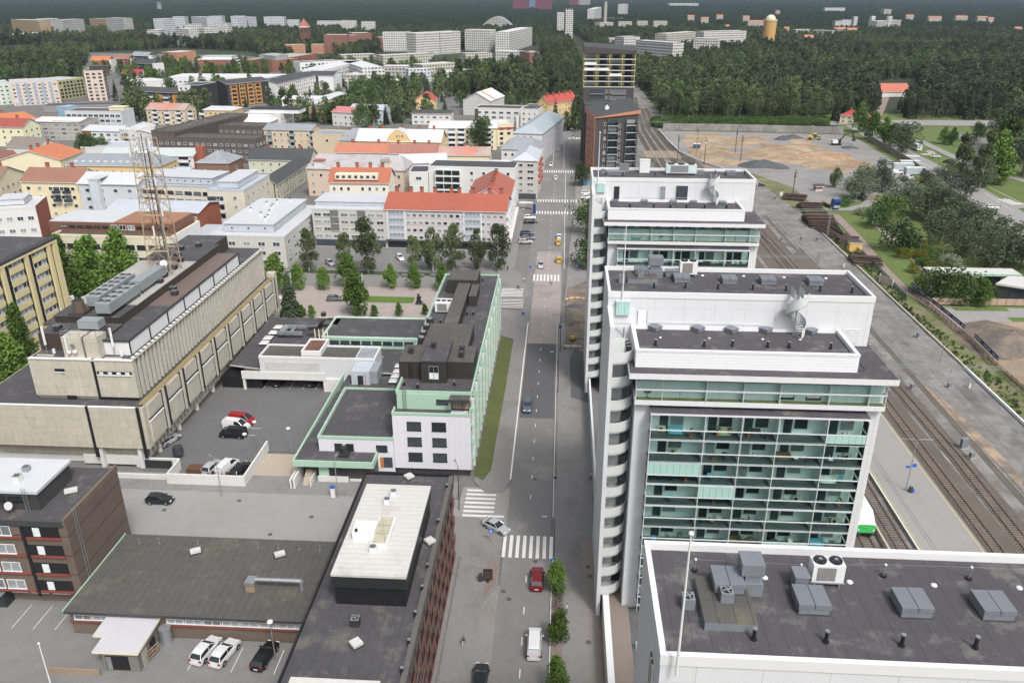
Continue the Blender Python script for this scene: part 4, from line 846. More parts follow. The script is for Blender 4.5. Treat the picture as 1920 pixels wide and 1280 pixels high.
MB().box(-60.6,-41.2,148.9,154.6,7.2,7.3,bitb).box(-40.9,-37.3,148.9,154.6,7.2,7.3,m_grey_metal).build('roof',r4)
b=MB(); parapet_ring(b,-60.95,-36.85,148.55,154.95,7.15,7.6,.3,m_white); b.build('parapet',r4)
for x in (-64.5,-47.6): MB().box(x-.25,x+.25,148.15,148.6,0,2.6,m_pwhite).build('post',r4)
MB().box(-59.8,-48.4,148.53,148.6,4.6,6.3,mat('pale_panel',(.46,.47,.46),.6,seam=(('X',2,.05,.1),))).build('panel',r4)
b=MB(); parapet_ring(b,-52.4,-48.3,149.8,156.5,7.3,8.4,.35,m_white); b.box(-52.05,-48.65,150.15,156.15,7.3,8.1,mat('rusty_gravel',(.12,.06,.04),.95,var=.4,scale=3)); b.build('roof_box',r4)
for i in range(4): tag(MB().cyl((0,0,0),(0,0,3.2),.11,m_cream,n=7).build('vent_pipe',loc=(-51.5+i*.9,157.2,7.0)),f'{ORD[i]} tall cream pipe from left behind the white hall roof box','vent pipe')
r4b=thing('utility_box','white and grey cubic plant room beside the white hall','plant room'); MB().box(-40.6,-36.9,143.5,148.1,4.2,7.1,m_pale_metal).box(-37,-35.5,144.2,149.2,4.2,6.8,m_grey_metal).build('wall',r4b); MB().box(-39.3,-38.2,143.4,143.49,4.3,6.2,m_glass_d).build('door',r4b)
MB().box(-66.5,-47.4,156.6,158.3,0,4,m_pgrey).box(-69.5,-61,149,156.6,0,2.6,m_black).build('rear_wall',r4)
r5=thing('low_building','wide flat dark roof with white skylights between concrete building and mint office','low building')
b=MB(); b.prism([(-68.3,151),(-61.2,149.5),(-61.2,157),(-36.9,157),(-36.9,149),(-26.7,149),(-26.7,161),(-51.3,161.2),(-51.5,178.3),(-68.7,178)],4.0,4.35,m_pgrey,bit); b.build('roof',r5)
b=MB(); b.prism([(-67.5,157.5),(-27,157.5),(-27,161),(-52,161),(-52,177.5),(-67.8,177.5)],0,4.0,m_pgrey); b.build('wall',r5)
def skylight(px,py,z,label,s=1.7,m=m_dull_white,rot=0):
 p=G(px,py,z); root=thing('skylight',label,'skylight',(p.x,p.y,z),rot); MB().box(-s/2,s/2,-s/2,s/2,0,.4,m_dark_metal).build('curb',root)
 b=MB(); q=s/2; b.poly([(-q,-q,.41),(q,-q,.41),(q*.6,-q*.6,.7),(-q*.6,-q*.6,.7)],m or m_white).poly([(q,-q,.41),(q,q,.41),(q*.6,q*.6,.7),(q*.6,-q*.6,.7)],m or m_white).poly([(q,q,.41),(-q,q,.41),(-q*.6,q*.6,.7),(q*.6,q*.6,.7)],m or m_white).poly([(-q,q,.41),(-q,-q,.41),(-q*.6,-q*.6,.7),(-q*.6,q*.6,.7)],m or m_white).poly([(-q*.6,-q*.6,.7),(q*.6,-q*.6,.7),(q*.6,q*.6,.7),(-q*.6,q*.6,.7)],m or m_white); b.build('dome',root); return root
for i,(x,y) in enumerate([(522,616),(544,616),(513,626),(503,636),(496,645)]): skylight(x,y,4.4,f'{ORD[i]} white skylight from the back on the dark roof beside the concrete building',2.0)
for i,(x,y) in enumerate([(748,689),(745,699),(741,708),(737,717),(731,752)]): skylight(x,y,4.25,f'{ORD[i]} white skylight from the back along the west wall of the mint office',1.7)
b=MB(); b.cyl((0,0,1),(0,3.5,1),.7,m_steel,n=12).box(-.8,5,-.5,0,.8,1.6,m_steel).box(0,5,3,3.6,1.0,1.6,m_steel).cyl((2.5,-.3,1.5),(2.5,3.2,1.5),.35,m_steel,n=10).box(-.6,-.4,0,.2,0,1,m_dark_metal).box(4.5,4.7,0,.2,0,1,m_dark_metal); p=G(528,632,4.4); tag(b.build('ventilation_unit',loc=(p.x,p.y,4.4)),'galvanised round duct unit beside white skylights on the dark roof','ventilation unit')
r6=thing('low_building','low mint green building with a band of dark windows behind the white hall','low building')
MB().box(-51.2,-27,161,172.8,0,6.7,mint).build('wall',r6); MB().box(-50.9,-27,161.3,172.5,6.7,6.8,bit).build('roof',r6)
b=MB(); parapet_ring(b,-51.3,-27,160.9,172.9,6.65,7.05,.3,mat('mint_pale',(.50,.66,.56),.5)); b.build('parapet',r6)
wins_xy(r6,'S',[-48.6+2.35*i for i in range(9)],1,5.2,3,2.0,.9,160.98,'k')
b=MB(); b.box(-53.4,-49,163,168.5,4.3,6.0,dkcl,bitb).cyl((-52.3,172.2,3.5),(-52.3,170.8,3.5),3.4,m_black,n=28).box(-53.2,-49.8,168.5,172,4.3,6.8,dkcl,bitb).build('dark_hood',r6)
for i,(x,y) in enumerate([(583,618),(592,618),(607,592)]): fan_box(x,y,6.3,f'{ORD[i]} dark square fan on the brown duct of the dark roof',1.0,.9,dkcl)
cb=thing('office_building','large brutalist concrete building with ribbed facade and rooftop lattice mast','office building'); cb['_n']=0
con=m_concrete; rib=m_rib
MB().box(-99,-69.2,117.2,185.5,4.0,11.9,con).build('wall',cb)
MB().box(-97,-70.4,118.5,184.5,1.8,4.0,con).build('lower_wall',cb)
MB().box(-100,-71.5,119,183,0,1.8,m_pwhite).build('ground_floor',cb)
MB().box(-88.6,-71.4,119.8,184.5,11.9,19.3,con).build('upper_wall',cb)
MB().box(-98.7,-69.5,117.5,185.2,11.9,12.02,bit).build('roof',cb)
b=MB(); b.box(-88.65,-70.7,119.3,184.5,19.3,19.5,con).build('cornice',cb); MB().box(-88.4,-70.9,119.6,184.3,19.5,19.53,bit).build('roof',cb)
for (x0,x1) in ((-88.6,-77.8),(-77.2,-70.6)): MB().box(x0,x1,119.3,119.8,12.7,19.25,con).box(x0,x1,119.2,119.9,19.51,19.62,m_white).build('panel',cb)
for (x0,x1) in ((-99,-79),(-78.4,-70.3)): MB().box(x0,x1,116.8,117.15,4.2,11.9,con).box(x0,x1,116.75,117.2,11.95,12.1,m_white).build('panel',cb)
for q in ((-79,-78.4,116.95,117.19,2.2,12.0),(-70.3,-69.8,116.95,117.19,2.2,12.0),(-77.8,-77.2,119.5,119.79,12.0,19.3)): MB().box(*q,m_black).build('joint',cb)
MB().box(-77.0,-71.0,119.2,119.29,17.0,17.5,m_black).box(-77.0,-71.0,119.1,119.29,16.75,16.95,m_white).box(-77.0,-71,119.5,119.79,12.1,12.7,m_black).box(-84.3,-82.6,119.2,119.29,17.3,17.8,m_black).box(-84.3,-82.6,119.1,119.29,17.1,17.25,m_white).box(-83.2,-81.6,119.2,119.29,12.1,12.8,m_black).build('window',cb)
for i in range(4): MB().box(-76.6+i*1.5,-75.9+i*1.5,119.17,119.195,17.03,17.45,m_curt).build('window',cb)
for i in range(9):
 y0=118.0+i*7.35
 MB().box(-69.22,-68.95,y0+.5,y0+5.4,9.3,11.8,con).box(-69.22,-68.9,y0+.5,y0+5.4,4.6,8.6,con).box(-69.2,-68.8,y0+.5,y0+5.4,8.6,8.85,m_white).build('panel',cb)
 MB().box(-69.15,-68.98,y0+.5,y0+5.4,8.86,9.28,m_black).build('window',cb)
 b=MB(); b.box(-69.18,-69.05,y0+5.2,y0+7.75,4.2,12,m_black).box(-69.05,-68.85,y0+6.0,y0+6.6,4.2,12.1,rib).build('pilaster',cb)
for i in range(46):
 y=118.6+i*1.42
 MB().box(-70.42,-70.1,y,y+.75,1.9,4.0,rib).build('rib',cb)
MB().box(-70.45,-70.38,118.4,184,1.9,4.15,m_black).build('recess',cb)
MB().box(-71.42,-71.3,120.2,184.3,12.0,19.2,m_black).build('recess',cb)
for i in range(45):
 y=120.4+i*1.42
 MB().box(-71.35,-70.95,y,y+.66,12.1,19.29,rib).box(-71.35,-70.9,y,y+.66,19.52,19.66,m_white).build('rib',cb)
for i in range(8):
 b=MB(); b.cyl((-70.9,123+i*8,0),(-70.9,123+i*8,1.9),.45,m_pwhite,n=12); b.build('pillar',cb)
MB().box(-71,-69.1,184.6,186.2,4.0,13.2,rib).build('end_fin',cb)
pl_=mat('pipe_yellow',(.48,.38,.16),.6)
b=MB()
for k in range(3): b.cyl((-69.6+k*.35-.3,117.6,12.35),(-69.6+k*.35-.3,185,12.35),.07,pl_,n=6)
tag(b.build('gas_pipes'),'three yellow pipes lying along the ledge of the concrete facade','pipes')
brf=mat('dark_brown_fascia',(.05,.037,.030),.7,var=.1,seam=(('Y',.4,.05,.3),))
MB().box(-78.5,-71.9,121.7,171.5,19.5,22.0,m_white).build('penthouse_wall',cb)
MB().box(-78.4,-72.2,121.9,138,22.0,22.15,bit).box(-78.4,-72.2,138.1,171.4,22.0,22.2,mat('corrugated_brown',(.16,.12,.105),.6,var=.05,seam=(('Y',.9,.25,.35),))).build('penthouse_roof',cb)
b=MB(); b.box(-72.0,-71.75,121.6,171.6,21.95,22.3,m_dark_metal).box(-78.5,-72,121.5,121.68,21.95,22.3,m_dark_metal)
for i in range(8): b.box(-71.88,-71.78,121.6+i*7.1,121.9+i*7.1,19.6,22.0,m_black)
b.build('penthouse_trim',cb)
MB().box(-88.2,-76.4,128,172.5,19.5,23.7,brf).build('plant_room_wall',cb); MB().box(-88.4,-76.0,123.0,127.98,19.5,22.6,brf,bit).build('plant_room_wall',cb)
MB().box(-88.3,-76.3,127.9,134,23.7,23.85,bit).box(-88.3,-76.3,134.02,160,23.7,23.86,mat('pale_roof_felt',(.33,.32,.30),.9,var=.08,scale=.6)).box(-88.3,-76.3,160.02,172.6,23.7,23.85,bit).build('plant_room_roof',cb)
MB().box(-88.2,-78.8,172.6,183,19.5,22.9,brf,bit).build('plant_room_wall',cb)
MB().box(-82.4,-79.0,119.9,122.9,19.5,23.3,con).box(-79,-78.6,120.3,122.9,19.5,23.2,m_black).box(-78.6,-76.3,119.9,122.9,19.5,23.3,con).build('stair_head',cb)
b=MB()
for z in (23.9,24.4): b.path([(-82.4,122.8,z),(-82.4,120,z),(-76.3,120,z),(-76.3,123,z)],.035,m_steel,n=5)
for x in (-82.4,-80.8,-79.2,-77.6,-76.3): b.cyl((x,120,23.3),(x,120,24.4),.03,m_steel,n=5)
b.build('railing',cb)
def hvac(x,y,z,w,d,h,label,fans=0,ang=0):
 root=thing('ventilation_unit',label,'ventilation unit',(x,y,z)); MB().box(0,w,0,d,.8,h,mat('chiller_steel',(.30,.34,.35),.4,.3,var=.1,seam=(('Y',1.2,.08,.2),))).build('casing',root)
 b=MB()
 for yy in (.3,d/2,d-.3): b.box(.1,.25,yy-.08,yy+.08,0,.8,m_dark_metal).box(w-.25,w-.1,yy-.08,yy+.08,0,.8,m_dark_metal)
 b.build('stand',root)
 n=fans
 for k in range(n):
  for xx in (w*.27,w*.73):
   b=MB(); b.cyl((xx,d*(k+.5)/n,h),(xx,d*(k+.5)/n,h+.22),.55,m_steel,n=14).cyl((xx,d*(k+.5)/n,h+.19),(xx,d*(k+.5)/n,h+.235),.46,m_black,n=14); b.build('fan',root)
 return root
hvac(-80.2,127.6,23.8,2.6,11,2.6,'nearest long cooling unit with ten fans on the concrete building roof',5)
hvac(-83.6,131,23.8,2.5,13,2.6,'left long cooling unit with twelve fans on the concrete building roof',6)
hvac(-80.0,139.5,23.8,2.3,10,2.6,'far long grey duct unit behind the fans on the concrete building',0)
hvac(-80.8,122.7,22.9,3.6,2.2,2.2,'boxy grey air unit behind the railing on the concrete building',0)
for i,(x,y,z) in enumerate([(-77.6,146.2,23.8),(-78.4,150.0,23.8),(-78.6,154.8,23.8),(-81.8,156.0,23.8),(-79.4,159.6,23.8),(-81.6,163.2,23.8),(-80.2,170.6,23.8),(-83,168,23.8),(-75.2,146.2,22.2),(-73.9,144.0,22.2),(-85.5,124.3,22.7)]):
 fan_box(0,0,0,f'{["first","second","third","fourth","fifth","sixth","seventh","eighth","ninth","tenth","eleventh"][i]} dark square fan on top of the concrete building',1.1,.9,dkcl).location=(x,y,z)
b=MB(); b.cyl((0,0,0),(0,0,2.0),1.0,mat('brown_drum',(.10,.075,.06),.7),n=16).cyl((0,0,2),(0,0,2.05),.8,m_black,n=16).box(-1.4,1.4,-1.4,1.4,-.6,0,brf); tag(b.build('roof_fan',loc=(-84.2,129.4,24.3)),'large brown drum fan near the front of the concrete building roof','roof fan')
mast=thing('lattice_mast','tall yellowish lattice mast rising from the concrete building roof','lattice mast',(-79.6,153.2,23.8))
ms=mat('mast_paint',(.36,.28,.185),.7,var=.25,scale=2); ms2=mat('mast_rust',(.22,.12,.08),.8,var=.25,scale=2)
Hm=26.5; hb,ht=2.3,1.75
def leg(k,z): s=hb+(ht-hb)*z/Hm; return Vector(((-s,-s),(s,-s),(s,s),(-s,s))[k])*1.0
def L3(k,z): q=leg(k%4,z); return (q.x,q.y,z)
for k in range(4): MB().cyl(L3(k,0),L3(k,Hm),.10,ms,n=6).build('leg',mast)
nz=11
for j in range(nz):
 z0_,z1_=Hm*j/nz,Hm*(j+1)/nz; b=MB(); m_=ms if j%3 else ms2
 for k in range(4):
  b.cyl(L3(k,z1_),L3(k+1,z1_),.055,m_,n=4); mid=((Vector(L3(k,z1_))+Vector(L3(k+1,z1_)))/2)
  b.cyl(L3(k,z0_),mid,.045,m_,n=4); b.cyl(L3(k+1,z0_),mid,.045,m_,n=4); zc=(z0_+z1_)/2; b.cyl(L3(k,zc),(Vector(L3(k,z0_))+mid)/2+Vector((0,0,.2)),.045,m_,n=4)
 b.build('bracing',mast)
for j in (2,5,6,8):
 z=Hm*j/nz; b=MB(); b.box(-1.9,1.9,-1.9,-1.2,z,z+.06,ms).box(-1.9,1.9,1.2,1.9,z,z+.06,ms).box(-1.9,-1.2,-1.2,1.2,z,z+.06,ms); b.build('platform',mast)
b=MB(); b.cyl((-.3,0,0),(-.3,0,Hm+1),.09,m_dark_metal,n=6).cyl((.4,.2,0),(.4,.2,Hm),.09,m_dark_metal,n=6).cyl((.9,-.3,0),(.9,-.3,Hm-2),.16,m_steel,n=6); b.build('cable_ladder',mast)
for i,(x,y,z,h_) in enumerate([(2.0,-2.0,24.5,2.4),(-2,-2,23.5,1.6),(2.2,-1.8,12,2.0),(1.9,-1.9,18,1.5),(-2.1,-1.9,16,1.2),(0,-2.1,8,2)]): MB().cyl((x,y,z),(x,y,z+h_),.16,m_white,n=7).build('antenna',mast)
b=MB(); b.cyl((1,-2.3,2.4),(1,-2.6,2.5),.75,m_white,n=16); b.build('dish',mast)
def antenna_pole(x,y,z,h,label):
 root=thing('antenna',label,'antenna',(x,y,z)); MB().cyl((0,0,0),(0,0,h*.5),.05,m_steel,n=5).cyl((0,0,h*.35),(0,0,h),.2,m_white,n=8).build('mast',root); b=MB()
 for k in range(5): b.box(-1.4+k*.6,-.9+k*.6,-.9,-.5,0,.2,m_conc_light)
 b.cyl((1.2,0,.2),(1.2,0,1.0),.25,m_white,n=8); b.build('ballast',root)
antenna_pole(-86.2,121.2,19.55,5.0,'white panel antenna at the left front roof corner of the concrete building'); antenna_pole(-74.2,120.8,19.55,5.2,'white panel antenna before the white penthouse of the concrete building')
b=MB(); b.cyl((0,0,0),(0,0,3.4),.17,m_white,n=7).ball((1.2,0,.6),.35,m_white).ball((.2,0,.5),.35,m_white).box(.8,1.3,-.2,.2,1.5,2.1,m_steel); tag(b.build('antenna',loc=(-81.5,119.6,20.2)),'cluster of white antennas on the concrete stair head wall','antenna')
dk=thing('deck_wall','low white wall enclosing the raised parking deck and ramp','wall')
b=MB(); b.box(-64.5,-51.4,112.7,113.0,0,2.0,m_pwhite).box(-51.7,-51.4,113.01,124.5,0,2.0,m_pwhite).box(-64.8,-64.5,112.7,117.5,0,2.0,m_pwhite).box(-82,-64.81,113.9,114.2,0,1.0,m_pwhite).box(-72.5,-64.7,117.6,117.9,0,1.9,m_pwhite).box(-43.8,-43.5,112.6,121.5,0,1.7,m_pwhite); b.build('wall',dk)
MB().box(-82,-72,117.9,118.3,.3,2.0,m_pwhite).box(-71.6,-70.9,117.2,118.4,0,4,m_pwhite).box(-78.5,-77.8,117.2,118.4,0,4,m_pwhite).build('pillar',dk)
MB().box(-77.7,-71.7,117.95,118.0,0,1.7,mat('dark_grille',(.03,.035,.035),.6,seam=(('X',.25,.08,.5),))).box(-70.8,-66,117.4,117.5,0,1.6,MATS['dark_grille']).build('grille',dk)
sheet('parking_deck',[(-71,113.1),(-51.7,113.1),(-51.7,124),(-43.5,124),(-43.5,148),(-47.4,156.5),(-69,156.5),(-70.5,119)],.012,mat('deck_asphalt',(.115,.116,.12),.9,var=.09,scale=.9,stain=((.12,.12,.118),.5,.10),bump=.3)); sheet('ramp',[(-51.4,112.4),(-43.9,112.6),(-43.9,123.4),(-51.4,123.4)],.02,mat('ramp_concrete',(.34,.29,.235),.9,var=.06,scale=1))
tag(MB().box(-62.8,-59.2,113.4,115.2,.02,1.1,mat('rust_brown',(.10,.045,.025),.9,var=.1)).build('pallet_stack',loc=(0,2.3,0)),'flat brown sheet covered stack inside the deck wall corner','stack')
marks('parking_line',[(-66.5+i*2.75,-66.4+i*2.75,149,154) for i in range(7)]+[(-60.5,-55.5,132.2,132.32),(-60.5,-55.5,129.6,129.7)],.03)
b=MB(); b.cyl((0,0,0),(0,0,1.4),.9,m_dark_metal,n=16).cyl((0,0,1.41),(0,0,1.45),.7,brf,n=16); p=G(336,858,0); tag(b.build('round_duct',loc=(p.x,p.y,.9)),'round black vent drum beside the corner of the deck wall','vent drum')
bb=thing('office_building','brown brick office with red sills and blank side wall, lower left','office building'); bb['_n']=0
brb=mat('brown_brick_band',(.135,.106,.085),.85,var=.12,scale=3,seam=(('Z',3.02,.12,.75),('X',.3,.03,.1)))
brs=mat('brown_brick_side',(.12,.092,.074),.85,var=.14,scale=3,seam=(('Z',3.02,.12,.8),('Y',.25,.03,.15)))
MB().box(-120,-62.0,82.6,95.6,2.6,13.9,brs).build('wall',bb); MB().box(-120,-63,84.0,95,0,2.6,brb).build('ground_floor',bb)
MB().box(-119.8,-62.3,83,95.3,13.9,14.0,m_bitumen).box(-62.35,-61.95,82.5,95.7,13.5,14.4,m_brick_brown).box(-120,-62.36,82.4,82.62,13.3,14.1,m_dark_metal).build('roof',bb)
for k in range(4):
 z=2.9+k*2.85
 for i in range(8): inst(win_mesh(2.5,1.5,'w'),'window',bb,(-70.4-i*2.9-.4,82.58,z+.95))
 MB().box(-95,-68.2,82.35,82.6,z-.15,z+.12,mat('red_sill',(.19,.05,.04),.6)).box(-67.6,-63,82.35,82.6,z-.15,z+.12,MATS['red_sill']).build('sill',bb)
 MB().box(-68.0,-63.1,82.5,82.58,z+.2,z+1.75,m_black).box(-66.5,-65.6,82.44,82.5,z+.3,z+1.6,m_curt).build('window',bb)
 MB().box(-68.15,-67.75,82.42,82.59,z-.9,z+1.9,m_black).build('joint',bb)
wins_xy(bb,'S',[-66.0-3.0*i for i in range(6) if i!=3],1,1.3,3,2.4,.9,83.98,'w')
b=MB(); b.box(-75.3,-72.8,81.8,84,2.3,2.45,m_steel).box(-75.2,-73.0,82.3,82.4,0,2.3,m_glass).box(-73.0,-72.9,82.3,84,0,2.3,m_glass).build('entrance',bb)
ladder(bb,-61.85,84.6,3.8,15.0,'E',.6,m_steel)
MB().box(-100,-66.6,85.0,92.4,14,16.6,dktile).box(-100,-66.3,84.7,92.6,16.6,17.0,m_white_metal).build('penthouse',bb)
for i in range(6): inst(win_mesh(2.2,.8,'k'),'window',bb,(-69.5-i*2.6,84.98,15.6))
ladder(bb,-68.0,84.6,14.0,17.6,'S',.5);
b=MB(); b.cyl((0,-.3,1.3),(0,-.45,1.35),.55,m_dull_white,n=18).cyl((0,0,0),(0,-.3,1.3),.06,m_steel,n=5); tag(b.build('satellite_dish',loc=(-69.9,84.2,14.0)),'white satellite dish before the white topped penthouse, lower left','satellite dish')
fan_box(0,0,0,'square fan with steel top on the white penthouse roof, lower left',.9,.9,m_pwhite).location=(-70.2,87.0,17.0); fan_box(0,0,0,'second square fan on the white penthouse roof, lower left',.8,.7,m_steel).location=(-70.6,89.5,17.0)
b=MB(); b.box(-.8,.8,-.5,.5,.25,.55,m_dull_white); tag(b.build('skylight',loc=(-64.9,89.2,13.95),rz=.5),'white flat skylight between penthouse and brown brick edge','skylight')
hl=thing('workshop_hall','low brown brick hall with wide dark felt roof, lower left','hall')
MB().box(-61.3,-27,78.3,93.4,0,3.6,m_brick_brown).build('wall',hl); MB().box(-61.6,-26.9,77.7,93.8,3.6,4.0,m_dark_metal,bitb).build('roof',hl)
wins_xy(hl,'S',[-59.6+i*2.4 for i in range(3)]+[-47.5+i*2.4 for i in range(8)],1,2.3,3,2.25,.8,78.28,'w'); MB().box(-61.2,-27.2,78.0,78.25,2.05,2.2,MATS['red_sill']).build('sill',hl)
MB().box(-61.72,-61.6,77.7,93.8,3.9,4.15,m_mint).build('roof_edge',hl)
for i,(x,y) in enumerate([(367,1035),(525,1041)]):
 p=G(x,y,4); b=MB(); b.box(-.7,.7,-.45,.45,.15,.5,m_dull_white).box(-.85,.85,-.6,.6,0,.15,m_dark_metal); tag(b.build('skylight',loc=(p.x,p.y,4),rz=.5),f'{["left","right"][i]} white skylight on the dark felt roof of the low hall','skylight')
for i,(x,y) in enumerate([(262,1018),(299,1018),(371,1020),(445,1021),(484,1026),(522,1028),(561,1030),(600,1031)]): vent_pipe(x,y,4,f'{ORD[i]} thin pipe from the left on the low hall roof',.7,.08,m_steel)
p=G(473,1103,4); root=thing('ventilation_duct','galvanised roof duct with box and long pipe on the low hall','duct',(p.x,p.y,4)); MB().box(-.6,.6,-.7,.7,0,1.1,m_wood).box(-.65,.65,-.75,.75,1.1,1.5,m_steel).build('box',root); MB().cyl((.5,.2,1.4),(6.6,.2,1.4),.28,m_steel,n=10).cyl((6.6,.2,1.4),(6.6,.2,0),.28,m_steel,n=10).build('pipe',root)
sh=thing('shed','small grey shed with pale stepped flat roof beside the parked cars','shed'); MB().box(-54.0,-49.6,72.4,78.2,0,3.0,mat('shed_grey',(.17,.165,.15),.85,var=.1,scale=2,seam=(('Z',.3,.03,.2),))).build('wall',sh)
pale_r=mat('pale_roof',(.44,.44,.46),.8,var=.05,scale=.6,stain=((.1,.1,.1),.0,.3)); MB().prism([(-56.2,74.6),(-54.9,74.6),(-54.9,72.0),(-49.2,72.0),(-49.3,78.4),(-56.2,78.4)],3.0,3.3,m_cream,pale_r).build('roof',sh)
MB().box(-53.6,-50.8,72.3,72.38,.3,2.4,m_black).box(-53.5,-52.9,72.25,72.3,.3,2.3,m_steel).build('door',sh); MB().box(-49.58,-49.5,73.2,74.4,0,2.2,mat('grey_door',(.35,.34,.3),.8)).box(-49.58,-49.5,75.2,76.4,0,2.0,m_black).build('door',sh)
b=MB(); b.cyl((0,0,0),(0,0,2.4),.75,m_steel,n=14); tag(b.build('tank',loc=(-48.6,77.4,0)),'grey cylindrical tank standing between the shed and brick wall','tank')
b=MB();
for z in (.4,.9,1.4): b.box(-1,1,-.05,.05,z,z+.15,m_wood)
for x in (-.9,0,.9): b.box(x-.06,x+.06,.05,.12,0,1.6,m_wood)
tag(b.build('pallet',loc=(-49.1,74.9,0),rz=1.3),'wooden pallet leaning on the shed side wall','pallet')
tag(MB().box(-61,-54.2,71.5,71.65,0,.9,m_wood).build('low_fence'),'low grey rail fence left of the small shed','fence')
tag(MB().box(-72,-57,66,69.4,0,.35,m_conc_light,mat('hedge_green',(.09,.12,.02),.9,var=.3,scale=3,bump=.8)).build('planted_bed'),'yellow green planted bed at the lower left corner','plant bed')
sheet('yard',[(-140,55),(-26.6,55),(-26.6,78.2),(-61,78.3),(-61,84),(-140,84)],.004,mat('yard_asphalt',(.17,.168,.168),.9,var=.10,scale=.5,stain=((.17,.165,.155),.6,.09),bump=.25))
marks('parking_line',[(-44.1,-44.02,73,77.5),(-38.7,-38.62,73,77),(-33.4,-33.3,73,77)]+[(-70+i*2.9,-69.92+i*2.9,78.6,83) for i in range(5)],.02)
lb=thing('office_building','long flat roofed building with red brick bands facing the street sidewalk','office building'); lb['_n']=0
redp=mat('red_band',(.17,.075,.058),.8,var=.14,scale=2,streak=.1); MB().box(-26.3,-14.2,40,96.6,0,13.6,redp).build('wall',lb)
MB().box(-26.3,-14.6,40,96.4,13.6,13.75,bit).box(-26.5,-26.3,40,96.8,13.3,14.1,m_black).box(-26.3,-14.0,96.4,96.8,13.3,14.1,m_black).build('roof',lb); MB().box(-14.6,-14.0,40,96.4,13.3,14.0,mat('grey_coping',(.10,.095,.09),.8)).build('coping',lb)
for k in range(4):
 z=1.0+k*3.1
 MB().box(-14.19,-14.0,40,96.5,z+1.9,z+3.0,mat('brown_band',(.11,.08,.065),.85,var=.15,scale=3)).box(-14.19,-13.95,40,96.5,z-.1,z+.05,MATS['red_sill']).build('band',lb)
 wins_xy(lb,'E',[57+3.05*i for i in range(13)],1,z+.1,3,2.5,1.7,-14.18,'k')
for i in range(14): MB().box(-14.19,-14.0,55.2+3.05*i,55.55+3.05*i,.5,13.2,m_brick_brown).build('pilaster',lb)
MB().box(-23.7,-15.9,70.2,87.4,13.7,16.2,m_black).box(-23.9,-15.7,70.0,87.6,16.2,17.7,mat('black_green_sheet',(.028,.033,.032),.5,var=.06,seam=(('X',.4,.04,.3),('Y',.4,.04,.3)))).box(-23.95,-15.65,69.95,87.65,17.7,18.0,mat('white_roof_sheet',(.50,.495,.475),.6,var=.06,seam=(('Y',.85,.08,.22),),stain=((.34,.31,.27),.5,.18))).build('penthouse',lb)
MB().box(-24,-16,50,56.3,13.7,16.0,m_black).box(-24.2,-15.7,50,56.5,16,17.0,MATS['white_roof_sheet']).build('penthouse',lb)
for i,(x,y) in enumerate([(767,896),(806,1017),(668,1209)]):
 p=G(x,y,13.75); b=MB(); b.box(-.55,.55,-.55,.55,.2,.5,m_dull_white).box(-.62,.62,-.62,.62,0,.2,m_dark_metal); tag(b.build('skylight',loc=(p.x,p.y,13.75),rz=.75),f'{["farthest","middle","nearest"][i]} white square skylight on the long dark roof','skylight')
for i,(x,y) in enumerate([(838,916),(822,982),(802,1066),(792,1107),(779,1155),(767,1208),(754,1261),(689,1130)]): vent_pipe(x,y,13.75,f'{ORD[i]} black pipe from the back on the long dark roof',.7,.14)
fan_box(667,1170,13.75,'small square roof fan in the middle of the long dark roof',.9,.9,dkcl)
for i,(x,y) in enumerate([(738,928),(726,943),(700,1033)]): fan_box(x,y,18.0,f'{ORD[i]} small fan on the white sheet roof of the long building',.7,.7,m_white)
p=G(686,1002,18); b=MB(); b.box(-1.3,1.3,-1.1,1.1,0,1.2,m_white).cyl((-.8,-1.0,1.2),(-.8,-1.0,1.5),.16,m_black,n=8); tag(b.build('ventilation_box',loc=(p.x,p.y,18)),'large white ventilation box on the white sheet roof','ventilation box')
p=G(719,1002,18); root=thing('skylight','long skylight of three cream panes on the white sheet roof','skylight',(p.x,p.y,18)); MB().box(-1,1,-2.6,2.6,0,.6,m_white).build('curb',root)
for k in range(3): MB().box(-.75,.75,-2.4+k*1.65,-.95+k*1.65,.6,.8,mat('cream_pane',(.42,.40,.30),.5)).build('pane',root)
b=MB(); b.cyl((0,0,0),(0,0,3.6),.03,m_steel,n=5)
for z in (2.2,2.8,3.4): b.cyl((-.5,0,z),(.5,0,z),.015,m_steel,n=4)
p=G(722,1024,18); tag(b.build('antenna',loc=(p.x,p.y,18)),'thin television antenna on the white sheet roof','antenna')
b=MB()
for i in range(20): b.cyl((-13.2,58+i*2,0),(-13.2,58+i*2,.9),.03,m_steel,n=5)
b.cyl((-13.2,58,.9),(-13.2,96,.9),.05,m_steel,n=5); tag(b.build('railing'),'low steel railing between red brick facade and sidewalk','railing')
pole(75,1207,1305,68,'white flagpole at the lower left corner of the picture',.09,pxb=102)
def lamp(px,py,h,label,heads=1,arm=1.2,rz=0,m=None,X=None,Y=None,globe=False):
 p=G(px,py,0) if X is None else Vector((X,Y,0)); m=m or m_steel; root=thing('street_lamp',label,'street lamp',(p.x,p.y,0),rz); MB().cyl((0,0,0),(0,0,h),.09,m,r2=.06,n=7).build('pole',root)
 if globe: MB().ball((0,0,h+.15),.38,m_white,n=12,k=6,sz=.6).build('lamp_head',root); return root
 for s in ([1] if heads==1 else [1,-1]):
  MB().path([(0,0,h),(s*.4,0,h+.25),(s*arm,0,h+.3)],.04,m,n=5).build('arm',root); MB().box(s*arm-.1,s*(arm+.6),-.14,.14,h+.22,h+.34,m_steel).build('lamp_head',root)
 return root
lamp(517,1238,6,'lamp post with round white head beside the black car by the hall',globe=True)
